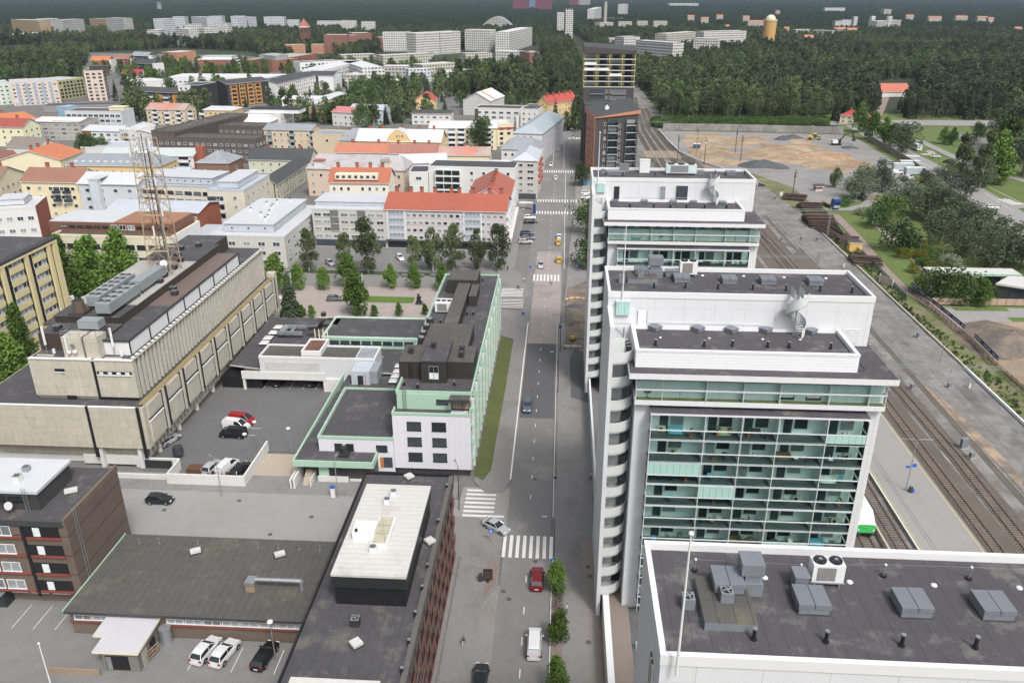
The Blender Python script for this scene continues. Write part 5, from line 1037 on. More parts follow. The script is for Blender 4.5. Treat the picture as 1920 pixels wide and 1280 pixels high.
lamp(466,866,5.5,'round headed lamp post inside the deck wall behind the white van',globe=True); lamp(484,842,5.5,'round headed lamp post at the far end of the deck wall',globe=True); lamp(546,850,5,'round headed lamp post beside the ramp at the mint fascia corner',globe=True)
lamp(416,930,7,'slim street lamp before the deck wall on the side street',rz=2.6); lamp(634,933,7,'slim street lamp before the mint annex beside the ticket machine',rz=1.6)
lamp(861,955,8,'dark street lamp at the corner of the white office wall',m=m_dark_metal,rz=2.0)
lamp(1038,1070,9,'dark street lamp beside the crosswalk on the right pavement',m=m_dark_metal,rz=math.pi)
lamp(1046,737,9,'dark street lamp beside the freshly paved road patch',m=m_dark_metal,rz=math.pi) ; lamp(1050,660,9,'dark street lamp at the roadworks barrier',m=m_dark_metal,rz=math.pi)
b=MB(); b.box(-.35,.35,-.2,.2,0,1.7,m_white).box(-.36,.36,-.21,.21,1.7,2.1,mat('sign_blue',(.02,.10,.42),.5)); p=G(625,931,0); tag(b.build('ticket_machine',loc=(p.x,p.y,0)),'white parking ticket machine with blue top on the side street','ticket machine')
# ================================================================ CITY
cr=m_cream; be=m_beige; ye=m_yellow; pg=m_pgrey; pw=m_pwhite; mv=m_mauve; br=m_brick_red; bd=m_brick_dark
wm=m_white_metal; pm=m_pale_metal; gm=m_grey_metal; rm=m_red_metal; bt=m_brown_tile; ot=m_orange_tile
pink=m_pink; blk=mat('black_board',(.030,.030,.033),.8,var=.1,seam=(('X',.3,.04,.3),)); char=mat('charcoal_roof',(.055,.057,.062),.8,var=.08,scale=.6,seam=(('X',.6,.05,.2),))
wood_y=mat('pale_green_board',(.50,.52,.40),.8,var=.03); orp=mat('orange_paint',(.50,.24,.05),.6); copper_r=mat('copper_roof',(.30,.15,.09),.7,var=.15,scale=.5,seam=(('X',.6,.06,.25),)); sal=mat('faded_red_metal',(.46,.20,.16),.6,var=.14,scale=.3,seam=(('X',.6,.08,.2),),col2=(.38,.30,.27)); silv=mat('weathered_tin',(.37,.36,.37),.5,var=.10,scale=.5,seam=(('X',.6,.08,.22),),stain=((.30,.17,.13),.5,.3))
blond=mat('white_snow_roof',(.56,.56,.57),.6,var=.03,scale=.3)
CITY=[]
def city(label,x1,y1,x2,y2,h,D,wall,kind='flat',roof=None,fl=0,ww=1.5,wh_=1.3,sp=2.9,st='n',side=1,z0=1.0,fh=None,cat='apartment building',name='apartment_building',par=None,rh=2.5,hip=0,axis='x',ridge=.5,chim=0,ph=.4,ov=.5,left=0,skip=.04,base=0):
 root,w_,W,D=block(name,label,cat,(x1,y1),(x2,y2),h,D,wall,kind,roof,par,rh,hip,axis,ridge,base,None,ph,ov,chim)
 if fl:
  fh=fh or (h-base-z0-.2)/fl
  n=max(1,int(W/sp)); windows(w_['f'],n,fl,z0,fh,min(ww,W/n-.3),wh_,st,u0=.4,u1=W-.4,skip=skip)
  if side: m_=max(1,int(D/(sp*1.15))); windows(w_['r'],m_,fl,z0,fh,min(ww,D/m_-.4),wh_,st,u0=.5,u1=D-.5,skip=skip)
  if left: m_=max(1,int(D/(sp*1.15))); windows(w_['l'],m_,fl,z0,fh,ww,wh_,st,u0=.5,u1=D-.5,skip=skip)
 CITY.append(root); return root,w_,W,D
def upper(root,W,D,h,x0,x1,y0,y1,hh,wall,roof,wn=0,name='penthouse'):
 MB().box(x0,x1,y0,y1,h,h+hh,wall).box(x0-.3,x1+.3,y0-.3,y1+.3,h+hh,h+hh+.2,roof).build(name,root)
 for i in range(wn): inst(win_mesh(.9,.7,'s'),'window',root,(x0+(x1-x0)*(i+.5)/wn,y0-.02,h+hh*.5))
a1=thing('office_building','tall cream and black office with yellow spandrel bands at the left edge','office building'); a1['_n']=0
MB().box(-150,-117,100,176,0,23.6,m_black).build('wall',a1); MB().box(-150,-117.6,100,175.6,23.6,24,m_bitumen).box(-118.4,-116.6,100,176.4,23.0,23.9,m_dark_metal).box(-146,-126,118,160,24,26.5,m_white_metal).build('roof',a1)
cy=mat('yellow_cream',(.60,.53,.31),.8,var=.03)
MB().box(-117.2,-116.55,174.6,176.3,0,23,cy).build('end_wall',a1)
for i in range(9):
 y=173.6-i*8.3
 MB().box(-117,-116.5,y-1.2,y,0,22.9,cy).build('pilaster',a1)
 for k in range(8):
  z=1.2+k*2.75
  MB().box(-117,-116.7,y-6.6,y-2.0,z-.1,z+1.15,cy).build('spandrel',a1)
  for q in range(3): inst(win_mesh(1.35,1.25,'w'),'window',a1,(-116.98,y-2.8-q*1.6,z+1.95),math.pi/2)
MB().box(-117,-116.45,100,176.3,22.8,23.2,cy).build('cornice',a1)
lk=thing('low_building','low cream link building with brown felt roof beside the cream office','low building'); MB().box(-116.4,-104,165,180,0,6.6,cr).build('wall',lk); MB().box(-116.4,-103.6,164.6,180.4,6.6,7,m_bitumen_b).build('roof',lk); MB().box(-112,-107,164.9,165,3.5,5.8,m_black).build('window',lk)
for i,(x,y) in enumerate([(112,581),(142,578),(132,562),(163,562)]): p=G(x,y,7); b=MB(); b.box(-.9,.9,-.6,.6,0,.9,m_white); tag(b.build('roof_unit',loc=(p.x,p.y,7),rz=.3*i),f'{ORD[i]} white roof unit on the brown link building roof','roof unit')
r,w_,W,D=city('long cream office with dark ribbon windows and brown sheet metal penthouse',97,441,320,447,15.6,17,mat('cream_band',(.60,.57,.45),.8,var=.03,seam=(('Z',3.6,.9,.0),)),fl=4,ww=2.6,wh_=1.35,sp=3.15,st='k',cat='office building',name='office_building',roof=m_bitumen_b,par=m_cream,z0=1.6,fh=3.5)
MB().box(-3,W-1,4,16.5,15.6,18.3,m_copper).box(-2.8,W*.47,4.2,16.3,18.3,18.5,wm).box(W*.47+.05,W-1.2,4.2,16.3,18.3,18.5,copper_r).build('penthouse',r)
for i in range(13): inst(win_mesh(1.9,.7 if i not in(6,7,8) else 1.4,'k' if i not in (6,7,8) else 'w'),'window',r,(0+(W-2)*(i+.5)/13,3.98,17.1))
MB().box(W+.01,W+.2,0,17,0,15.9,m_white).build('end_wall',r)
city('white roofed office with red brick end wall, near the left edge',-40,394,66,388,13,14,pw,roof=wm,fl=3,st='w',cat='office building',name='office_building',ww=1.8)
def endwall(root,W,D,h,m): MB().box(W+.01,W+.15,-.05,D+.05,0,h+.3,m).build('end_wall',root)
r=CITY[-1];
p_,q_=G(-40,394,13),G(66,388,13); Wb=(q_-p_).length; endwall(r,Wb,14,13,br); upper(r,Wb,14,13.2,Wb*.3,Wb-4,4,12,1.8,wm,wm)
city('cream apartment house with brown tiled roof and dark balconies',38,339,146,341,13.5,14,mat('cream2',(.68,.60,.40),.8,var=.03),'gable',bt,fl=4,rh=3.6,ww=1.5,sp=4.2,chim=2); r,W=CITY[-1],25
balconies(Wall(r,0,0,0,W),[13,17],2,6.2,3.0,2.6,1.2,m_dark_metal)
r,w_,W,D=city('pale blue grey apartment house with white roof and stair tower',146,343,256,345,13.5,15,mat('pale_blue_render',(.50,.53,.57),.8,var=.03),'gable',wm,fl=4,rh=2.6,ww=1.6,sp=4.6)
MB().box(W*.26,W*.4,-2.4,0,0,15.2,mat('pale_blue_tower',(.50,.55,.60),.7)).box(W*.24,W*.42,-2.6,8,15.2,15.5,wm).build('stair_tower',r)
r,w_,W,D=city('long white balcony apartment block behind the lattice mast',256,346,396,352,12.5,16,mat('warm_white',(.60,.57,.49),.8,var=.03),roof=pm,fl=4,ww=2.8,wh_=1.3,sp=3.6,st='k',skip=0,par=pm)
upper(r,W,D,12.7,1,W-1,3,15,2.4,pm,wm,9)
r,w_,W,D=city('corner apartment block with stepped pale metal roof right of the lattice mast',388,357,457,358,13.5,26,mat('warm_white2',(.56,.53,.45),.8,var=.04),roof=pm,fl=4,ww=1.2,sp=4.5,par=pm)
upper(r,W,D,13.7,3,W-3,3,23,2.2,pm,wm); balconies(w_['f'],[W*.2],3,3.0,3.1,6,1.3,m_pwhite)
r,w_,W,D=city('red brick office with white barrel roof and ribbon windows',200,393,371,398,12,15,br,'gable',pm,fl=4,ww=2.7,wh_=1.4,sp=3.1,st='w',rh=1.6,cat='office building',name='office_building',side=0,skip=0)
r,w_,W,D=city('large pale grey corner block with white stepped roof beside the plaza',389,441,533,444,9.6,38,pg,roof=wm,fl=3,ww=2.2,sp=4.4,z0=1.0,par=wm,ph=.2)
upper(r,W,D,9.7,3.5,W-4.5,4,36,2.4,pm,wm,3)
for i in range(9): inst(win_mesh(.5,.8,'s'),'window',r,(W-4.48,8+i*3,11.0),math.pi/2)
for i in range(10): vent(r,6+rnd.uniform(0,W-14),8+i*2.7,12.3,m_white,s=.9)
MB().box(-9,0,6,20,0,7,pg).box(-9.5,0,5.5,20.5,7,7.3,pm).build('annex',r)
r,w_,W,D=city('long grey apartment block with white ribbed roof and shops below',584,391,722,394,12.4,16,mat('warm_grey',(.45,.43,.40),.8,var=.03),roof=wm,fl=4,ww=2.3,wh_=1.15,sp=2.75,st='w',z0=2.9,fh=2.35,par=wm,ph=.1,side=0,skip=0)
upper(r,W,D,12.5,0,W,4.5,15.5,1.2,pm,wm); MB().box(.5,W-.5,-.03,0,.2,2.4,m_glass_d).build('shopfront',r)
for u in (.25,.62): MB().box(W*u-.1,W*u+2.6,-.12,-.02,5,12,mat('bay_dark',(.14,.14,.13),.7)).build('balcony_bay',r)
r,w_,W,D=city('mauve grey apartment block with long red metal roof and brick red chimneys',722,391,948,396,12.9,16,mv,'gable',rm,fl=4,ww=1.35,wh_=1.1,sp=1.95,st='w',z0=3.1,fh=2.42,rh=3.6,chim=9,side=0,skip=.05)
MB().box(.3,W-.3,-.03,0,.2,2.5,m_glass_d).build('shopfront',r); MB().box(-.3,W,-1.2,0,2.6,2.8,m_dark_metal).build('canopy',r)
for u in (3.4,W-10.5):
 MB().box(u-3,u+3,-.14,-.01,3.0,12.7,m_white).box(u-2.6,u+2.6,-.18,-.14,3.2,12.5,mat('pale_blue_panel',(.42,.45,.52),.7)).build('balcony_bay',r)
 for k in range(4): inst(win_mesh(4.9,1.25,'w'),'window',r,(u,-.18,3.9+k*2.42+.6))
pa=G(948,396,12.9); e2=thing('apartment_building','back wing of the red roofed block following the main street, white balconies','apartment building',(pa.x-14,pa.y,0)); e2['_n']=0
MB().box(0,14,16,46,0,12.9,mv).build('wall',e2); rf=roof_gable(e2,14,30,12.9,3.6,rm,mv,axis='y'); rf.location=(0,16,0)
for c in [c for c in e2.children if c.name.startswith('gable')]: c.location=(0,16,0)
for i in range(5): chimney(rf,7.9,6+5*i,16.0)
we=Wall(e2,14,0,math.pi/2,46); windows(we,15,4,3.1,2.42,1.6,1.15,'n',u0=.8,u1=45)
balconies(we,[4+6*i for i in range(7)],3,5.4,2.42,2.6,1.1)
MB().box(14,15.8,0,46,2.7,2.9,m_pwhite).build('canopy',e2)
city('cream house with rust red roof, long dormer and brick chimneys',617,341,728,342,13,13,mat('warm_cream',(.70,.67,.58),.8,var=.03),'gable',mat('rust_red_metal',(.36,.12,.07),.6,var=.12,scale=.4,seam=(('X',.6,.06,.2),)),fl=3,rh=4.0,ww=1.1,sp=2.4,chim=4,z0=4)
r=CITY[-1]; MB().box(2,17.5,1.0,5,13.2,15.6,mat('dormer_cream',(.62,.60,.48),.8)).box(1.7,17.8,.3,1.0,13.2,13.5,m_dark_metal).build('dormer',r)
for i in range(7): inst(win_mesh(1.0,.8,'k'),'window',r,(3+i*2.2,.98,14.7))
r,w_,W,D=city('pink beige house with weathered tin roof, dormer gable and turret',575,314,757,318,11.5,15,mat('beige_pink',(.55,.44,.36),.8,var=.04),'gable',silv,fl=3,rh=4.2,ww=1.2,sp=3.4,hip=3,st='n')
MB().box(-.5+W*.78,W*.86,-.3,5,10,14.4,mat('turret_beige',(.58,.52,.42),.8)).prism([(W*.77,-.6),(W*.87,-.6),(W*.82,4.5)],14.4,15.6,silv).build('turret',r); MB().box(3,6.4,.2,4,11.6,14,m_pwhite).box(2.6,6.8,-.1,4.2,14,14.3,rm).build('dormer',r)
r,w_,W,D=city('white apartment house with charcoal roof and glazed corner balconies',803,312,966,316,14.5,13,pw,roof=char,fl=5,ww=1.2,sp=4.2,st='n',z0=.8,par=m_white,ph=.2)
MB().box(W*.08,W*.38,-1.3,0,0,13.2,m_white).build('balcony_frame',r)
for k in range(5):
 for i in range(3): MB().box(W*.09+i*W*.095,W*.09+(i+.92)*W*.095,-1.36,-1.3,1.0+k*2.65,2.9+k*2.65,tglass('pale_balcony_glass',(.55,.62,.6),gl=.3) if 'pale_balcony_glass' not in MATS else MATS['pale_balcony_glass']).build('balcony_glass',r)
city('narrow white apartment house with charcoal roof left of the taller charcoal roof',767,323,802,323,12.5,12,pw,roof=char,fl=4,ww=2.2,sp=5.5,st='n',par=m_white,ph=.2,side=0)
r,w_,W,D=city('grey rendered corner house with curved white roof and blue grey balconies',962,299,1007,300,15.8,22,mat('grey_render',(.42,.40,.37),.8,var=.04),'gable',pm,fl=5,ww=2.6,wh_=1.2,sp=3.8,z0=3.0,fh=2.5,rh=2.6,axis='y',hip=4)
MB().box(.3,W-.3,-.03,0,.2,2.5,m_glass_d).build('shopfront',r); balconies(w_['r'],[5,11,17],4,5.2,2.5,2.2,1.0,mat('balc_red',(.33,.09,.07),.7))
MB().box(-9,0,-1,6,0,14,pw).box(-9.3,0,-1.3,6.3,14,14.3,blond).build('side_block',r)
city('street house with dark curved mansard roof and skylight box',940,278,1008,280,13.5,20,pw,'gable',gm,fl=4,rh=3.5,hip=5,ww=1.2,sp=3)
city('long street house with glassy blue grey hipped metal roof',962,248,1017,250,14.5,60,mat('white_lilac',(.58,.58,.62),.8,var=.03),'gable',mat('blue_tin',(.40,.46,.50),.3,.2,var=.06,scale=.4,seam=(('X',.6,.06,.15),)),fl=5,rh=3.5,hip=6,axis='y',ww=1.2,sp=3.2)
r,w_,W,D=city('cream apartment house with white roof and rounded balconies above the yellow gable house',805,240,931,240,11.4,14,cr,'gable',blond,fl=4,ww=1.4,sp=3.9,rh=2.2,ridge=.7,side=0)
balconies(w_['f'],[W*.33,W*.47,W*.87],4,1.2,2.6,3.6,1.5,m_white)
city('cream house with red flower balcony and tall white chimney wall',932,234,962,233,11.4,14,cr,roof=blond,fl=4,ww=1.8,sp=3.4,st='k'); r=CITY[-1]; MB().box(.3,9.5,-.3,0,9.0,9.9,mat('red_balcony',(.35,.07,.06),.7)).build('balcony',r); MB().box(10.3,11.6,-1,4,0,15,m_pwhite).build('chimney_wall',r)
r,w_,W,D=city('long yellow school house with white metal roof and arched yellow gable',668,263,826,266,10,15,ye,'gable',mat('snow_metal',(.50,.52,.56),.4,var=.04,scale=.5,seam=(('X',.6,.05,.14),)),fl=3,rh=4.6,hip=0,ww=1.1,sp=2.9,chim=5)
P=[(W*.36+W*.29*i/12,10+5.2*math.sin(math.pi*i/12)**.8) for i in range(13)]; b=MB(); b.poly([(x,-.15,z) for x,z in P]+[(P[-1][0],-.15,0),(P[0][0],-.15,0)],ye); b.grid([[(x,-.16,z) for x,z in P],[(x,6.0,z+.3) for x,z in P]],MATS['snow_metal']); b.build('arched_gable',r)
for i in range(3): inst(win_mesh(.8,1.2,'n'),'window',r,(W*.49+i*1.3,-.16,12.3))
city('low wing with long rust orange tile roof before the yellow school house',628,285,728,286,8.5,11,be,'gable',mat('orange_rust_tile',(.40,.16,.10),.8,var=.1,scale=.5),fl=2,rh=3.2,ww=1.1,sp=3,chim=2)
city('low wing with brown red tile roof right of the orange tile roof',729,287,818,288,8.5,11,be,'gable',mat('brown_red_tile',(.30,.135,.11),.8,var=.1,scale=.5),fl=2,rh=3.2,ww=1.1,sp=3,chim=3)
city('low house with faded salmon metal roof and small dormer',822,290,918,291,8.5,11,cr,'gable',sal,fl=2,rh=2.8,ww=1.1,sp=3,chim=1)
city('pale white metal roofed house between tin roof and charcoal roof',752,306,838,303,10.5,12,pw,'gable',wm,fl=2,rh=2.6,ww=1.1,sp=3)
city('yellow gabled house with bright red roof among the trees',777,188,814,188,9,20,ye,'gable',mat('bright_red_roof',(.40,.05,.045),.6,var=.05),fl=3,rh=4,axis='y',ww=1.1,sp=4,name='house',cat='house')
r,w_,W,D=city('building under a white scaffolding tent with an orange stripe',868,187,919,189,10,30,mat('scaffold_wrap',(.50,.50,.48),.8,var=.12,scale=1,seam=(('Z',2,.2,.2),)),'gable',m_white,rh=5,axis='y'); MB().box(-.6,W+.6,12,13.2,10,10.1,m_white).build('edge',r);
b=MB(); b.poly([(W*.5,8,15.05),(W+.55,8,9.95),(W+.55,10.5,9.95),(W*.5,10.5,15.05)],mat('orange_stripe',(.60,.18,.06),.7)).poly([(W*.5,8,15.05),(W*.5,10.5,15.05),(-.55,10.5,9.95),(-.55,8,9.95)],MATS['orange_stripe']); b.build('stripe',r)
r,w_,W,D=city('white brown apartment house with charcoal roof and glazed balconies before the tent',890,203,976,205,12,15,pw,roof=char,fl=4,ww=2.6,sp=4,st='n',z0=.8)
MB().box(0,W*.08,-.3,0,0,11.7,m_brick_dark).build('brown_bay',r)
city('charcoal roofed block cluttered with dark roof vents near the street',976,205,1009,206,13,24,pw,roof=char,fl=4,ww=1.2,sp=3,chim=9)
r,w_,W,D=city('tall yellow street house with steep red roof and many red chimneys',1008,192,1029,194,15,30,ye,'gable',mat('street_red_roof',(.36,.07,.05),.6,var=.08),fl=5,rh=4,axis='y',ww=1.2,sp=2.8,chim=5)
hotel=mat('hotel_brown',(.105,.085,.075),.8,var=.08,scale=1,seam=(('X',3.3,.3,.35),('Z',3,.1,.2)))
r,w_,W,D=city('brown courtyard office, front wing with rows of green lit windows',293,257,478,262,11.4,12,hotel,roof=m_bitumen_b,fl=3,ww=1.7,wh_=1.1,sp=3.0,st='n',z0=2.2,fh=2.9,cat='office building',name='office_building',skip=0)
city('brown courtyard office, back wing under dark roof',386,235,493,238,11.4,12,hotel,roof=m_bitumen_b,fl=3,ww=1.7,wh_=1.1,sp=3.0,st='n',z0=2.2,fh=2.9,cat='office building',name='office_building')
city('brown courtyard office, raised west wing with cluttered roof',283,246,328,248,13.5,66,hotel,roof=m_bitumen_b,cat='office building',name='office_building',chim=6)
city('beige apartment house with grey metal roof and green balconies',494,242,583,244,11,14,be,'gable',gm,fl=3,rh=2,ww=1.1,sp=3.2,z0=1.5); r=CITY[-1]
for u in (3,15,26): balconies(Wall(r,0,0,0,30),[u],3,2.2,3.0,2.6,1.0,mat('green_balc',(.22,.30,.27),.7))
city('plain beige block with dark slate mansard at its right end',585,252,640,254,10.5,14,be,roof=gm,fl=1,z0=7,ww=1.4,sp=9,side=0); r=CITY[-1]; rf=roof_gable(r,12,18,9,4.5,gm,be,hip=4); rf.location=(16,-3,0); MB().box(16,28,-3,15,0,9,be).build('mansard_block',r)
city('long pale green wooden house with charcoal metal roof',465,298,581,300,6.5,12,wood_y,'gable',char,fl=2,rh=4,ww=1.0,wh_=1.2,sp=3.6,z0=.8,name='house',cat='house',chim=2)
pq=G(517,344,7.5); root=thing('house','black and cream wooden house with diagonal charcoal roof','house',(pq.x,pq.y,0),0); root['_n']=0; MB().box(-7,0,0,46,0,7.4,mat('cream_black_board',(.45,.43,.33),.8,seam=(('Y',3,.5,.85),('X',3,.5,.85)))).build('wall',root); roof_gable(root,7,46,7.4,2.8,char,wood_y,axis='y').location=(-7,0,0)
for c in root.children:
 if c.name.startswith('gable'): c.location=(-7,0,0)
windows(Wall(root,0,0,math.pi/2,46),13,2,1,3.2,1.3,1.8,'n')
city('small brown brick house with grey hipped roof',367,304,428,305,6.5,16,mat('brown_brick2',(.20,.125,.09),.85,var=.12,scale=2),'gable',gm,fl=1,rh=4,hip=8,ww=1.2,sp=7,z0=2,name='house',cat='house')
r,w_,W,D=city('white apartment house with pale green roof and red brick end wall',190,291,362,292,9.5,12,mat('grey_white',(.54,.56,.55),.8,var=.03),'gable',mat('pale_green_metal',(.42,.47,.46),.5,var=.05,seam=(('X',.6,.05,.15),)),fl=3,rh=2.4,ww=1.4,sp=3.4,side=0); balconies(w_['f'],[W-4.5],3,1.0,2.9,4.6,1.2); endwall(r,W,D,9.6,br); MB().box(W+.2,W+3.5,3,6,0,13,br).build('chimney',r)
city('small pale blue metal clad block in front of the white balcony house',318,322,352,322,8,8,pm,roof=wm)
r,w_,W,D=city('yellow base house with long grey standing seam roof and white roof windows',124,309,298,311,9,17,ye,'gable',mat('slate_metal',(.24,.265,.29),.5,var=.08,scale=.4,seam=(('X',.6,.06,.22),)),fl=1,rh=3.4,hip=4,ww=1.2,sp=3.4,z0=5.5)
for i in range(11):
 u=W*(i+1)/12.5; t=.22; MB().box(u-.5,u+.5,D*.5*t-.1,D*.5*t+1.6,9.85,10.3,m_white).build('roof_window',r)
r,w_,W,D=city('house with vivid orange tiled roof and brick chimneys',112,299,156,283,8.5,26,cr,'gable',ot,rh=3.8,fl=1,z0=4.5,ww=1.2,sp=4,chim=3,name='house',cat='house')
r,w_,W,D=city('long cream house with broad brown tiled roof and gable end at the left edge',-14,347,45,322,11,44,cr,'gable',bt,rh=4.6,fl=3,ww=1.5,sp=4,axis='y',name='house',cat='house',side=0)
city('house with dark brown tiled roof at the left edge',-30,309,40,299,6.5,16,mat('ochre_wall',(.35,.24,.13),.8),'gable',mat('dark_brown_tile',(.20,.085,.065),.8,var=.12,seam=(('Y',.45,.09,.25),)),rh=3.5,fl=1,ww=1.2,sp=5,z0=2,name='house',cat='house')
r,w_,W,D=city('white gabled house with grey brown roof above the orange roof',12,274,68,276,7.5,14,pw,'gable',mat('taupe_tile',(.20,.17,.15),.8,var=.1,seam=(('Y',.45,.08,.2),)),rh=3.6,fl=1,z0=2,ww=1.6,sp=6,name='house',cat='house');
city('pale yellow three storey apartment house with dark red roof, left edge',-60,236,41,238,10.5,14,mat('lemon_render',(.66,.64,.44),.8,var=.03),'gable',mat('dark_red_metal',(.28,.07,.055),.6,var=.07,seam=(('X',.6,.06,.2),)),rh=3.4,fl=3,ww=1.3,sp=4,chim=2)
city('long grey office with white roof and curved right end',63,227,147,229,10.2,16,mat('stone_grey',(.38,.36,.32),.8,var=.05),'gable',blond,fl=4,ww=3.0,wh_=1.2,sp=3.6,rh=1.4,st='w',cat='office building',name='office_building')
r,w_,W,D=city('grey office extension with white ribbon windows',147,229,184,221,10.2,16,mat('stone_grey2',(.36,.34,.30),.8,var=.05),roof=blond,fl=3,ww=3.0,sp=3.6,st='w',cat='office building',name='office_building')
city('building wrapped in white and yellow sheeting with orange roof',-40,232,70,222,8,22,mat('wrap_sheet',(.60,.60,.50),.7,var=.15,scale=.5,seam=(('X',3,.8,.12),)),'gable',ot,rh=3.2,hip=4,chim=1)
city('long white grid facade block with five rows of dark windows',121,209,226,210,12.5,15,mat('frame_white',(.50,.53,.55),.8),roof=m_bitumen_b,fl=4,ww=2.7,wh_=1.5,sp=3.3,st='s',side=0,par=wm,skip=0); upper(CITY[-1],60,15,12.6,24,33,5,11,1.8,cr,cr)
city('small pale blue tower left of the grid facade block',106,201,122,202,14,9,mat('sky_blue_wall',(.24,.37,.46),.7,grid=(2,2,.2)),roof=pm)
city('white house with red brick bay and white roof',155,244,223,246,9,14,m_white,'gable',wm,fl=3,ww=2.2,sp=4.2,rh=1.8,side=0); MB().box(0,4.5,-.15,0,0,8.6,br).build('brick_bay',CITY[-1])
city('white house with yellow balconies left of the brown office',223,243,240,245,11,16,pw,roof=wm,fl=3,ww=1.4,sp=3.4); balconies(Wall(CITY[-1],0,0,0,9),[5],3,1.2,3,3.6,1.1,ye)
city('plain pale gabled hall in front of the brown office',240,251,283,249,9,30,mat('pale_wall',(.48,.48,.48),.8),'gable',wm,rh=1.8,axis='y')
city('flat pale metal roofs between the brown office and the white houses',150,277,290,279,6,18,pw,roof=pm,fl=1,ww=1,sp=6)
city('yellow balcony house with pink red roof and dormers',273,204,345,206,9.5,13,be,'gable',sal,fl=3,ww=1.4,sp=3,rh=3)
balconies(Wall(CITY[-1],0,0,0,50),[6,14,22,30,38],3,1.2,2.9,3,1.1)
city('yellow house with flat hipped white metal roof',380,206,436,207,9,14,ye,'gable',wm,fl=3,ww=1.3,sp=3.2,rh=1.6,hip=3)
city('white office with black topped penthouse, in front of orange balcony house',452,215,525,216,10.5,22,pw,roof=wm,fl=3,ww=2,sp=3.8,cat='office building',name='office_building'); upper(CITY[-1],40,22,10.7,3,33,5,17,2.2,m_white,m_black)
city('house with bright white roof and three arched dormers behind the brown office',398,228,505,229,10,15,pw,'gable',blond,rh=3,hip=3)
r,w_,W,D=city('large white roofed cream block right of the orange balcony house',528,186,598,187,9.5,16,cr,'gable',blond,fl=3,ww=1.6,sp=4,rh=1.6); balconies(w_['f'],[6,18,28],2,3.8,2.9,3.5,1.2)
city('long diagonal cream terrace with white roof, receding to the right',585,196,650,176,9,12,cr,'gable',wm,fl=2,ww=1.3,sp=4,rh=1.5)
city('peach coloured terrace with black stripe roof',605,203,672,186,8,10,mat('peach',(.55,.38,.26),.8),roof=m_bitumen,fl=2,ww=1.2,sp=5)
city('low house with bluish white roof and row of small windows before tall trees',655,204,718,206,9,14,mat('pale_blue_wall',(.48,.53,.56),.8),'gable',pm,fl=2,ww=1.6,sp=3,rh=2.2)
city('pink roofed house with dark red dormer band among trees',622,209,672,212,8.5,14,pw,'gable',mat('pink_metal',(.45,.18,.19),.6,var=.05),fl=2,ww=1.3,sp=3.4,rh=2.4)
city('low terrace with dark slate roof among trees left of the charcoal roofs',772,212,845,213,7,10,pw,'gable',char,fl=2,ww=2,sp=4,rh=1.5)
r,w_,W,D=city('dark modern block with four orange framed balcony columns',424,158,503,151,15.8,18,blk,'gable',char,fl=6,ww=.9,wh_=1.1,sp=4.4,rh=2.2,ridge=.5,side=1,st='n')
for u in (.09,.28,.47,.66):
 MB().box(W*u,W*u+.5,-.5,0,0,14.3,orp).box(W*u+4.4,W*u+4.9,-.5,0,0,14.3,orp).box(W*u,W*u+4.9,-.5,0,14.3,14.7,orp).build('orange_frame',r)
 for k in range(5): MB().box(W*u+.5,W*u+4.4,-.45,-.02,.3+k*2.8,1.2+k*2.8,orp).box(W*u+.6,W*u+4.3,-.05,-.01,1.3+k*2.8,2.8+k*2.8,m_glass_d).build('balcony',r)
r,w_,W,D=city('low black block with orange panels and kinked charcoal roof',243,170,360,176,11,14,blk,'gable',char,fl=3,ww=1.3,sp=3.0,rh=2,ridge=.8)
for u in (.18,.42,.68,.86): MB().box(W*u,W*u+W*.09,-.12,-.01,0,9.5,orp).build('orange_panel',r)
for u in (.1,.33,.58,.8): balconies(w_['f'],[W*u],3,1.0,3,4,1.2)
city('white and black tower block with flat charcoal roof',333,160,372,161,17,22,m_white,roof=char,fl=6,ww=1.3,sp=3.8,st='k'); MB().box(10,16.2,-.3,22.2,0,17.2,blk).build('black_bay',CITY[-1])
r,w_,W,D=city('white gabled block with orange windows and solar panel roof',519,157,595,140,12.5,26,m_white,'gable',char,fl=4,ww=1.1,sp=3.4,rh=2.4,ridge=.3,st='o')
b=MB()
for i in range(2):
 for j in range(2): b.box(4+i*14,15+i*14,10+j*6,14+j*6,14.4-j*.8,14.6-j*.8,mat('solar',(.10,.12,.15),.3))
b.build('solar_panel',r)
city('dark brown block with scattered small windows right of the white gable',592,142,624,140,12,22,blk,roof=char,fl=4,ww=.9,sp=4)
city('white gable end block with dark windows beyond the brown block',624,142,640,137,12,22,m_white,'gable',char,fl=4,ww=.9,sp=3,axis='y')
city('long white modernist block with charcoal roof and recessed balconies',562,118,640,114,12,16,m_white,roof=char,fl=4,ww=2.2,sp=4.4,st='k')
city('white modernist block with rows of black windows, by the trees',608,132,680,114,14,20,m_white,roof=blond,fl=4,ww=1.4,sp=4.5,st='k')
city('long low white hall with white roof behind the black tower',315,145,523,146,7.5,30,m_white,roof=blond,fl=1,ww=2.4,sp=4,z0=3,cat='hall',name='industrial_hall')
city('white low block left of the long white hall',258,155,315,150,6.5,25,pw,roof=blond,cat='hall',name='industrial_hall')
r,w_,W,D=city('windowless red brown brick cultural hall, front part',472,113,509,115,10.6,40,mat('museum_brick',(.22,.10,.07),.85,var=.08,scale=1),roof=mat('museum_roof',(.33,.35,.32),.8),cat='hall',name='cultural_hall'); upper(r,W,D,10.7,6,W-6,12,30,4,mat('louvre_grey',(.28,.28,.28),.7,seam=(('Z',.5,.1,.3),)),MATS['museum_roof'])
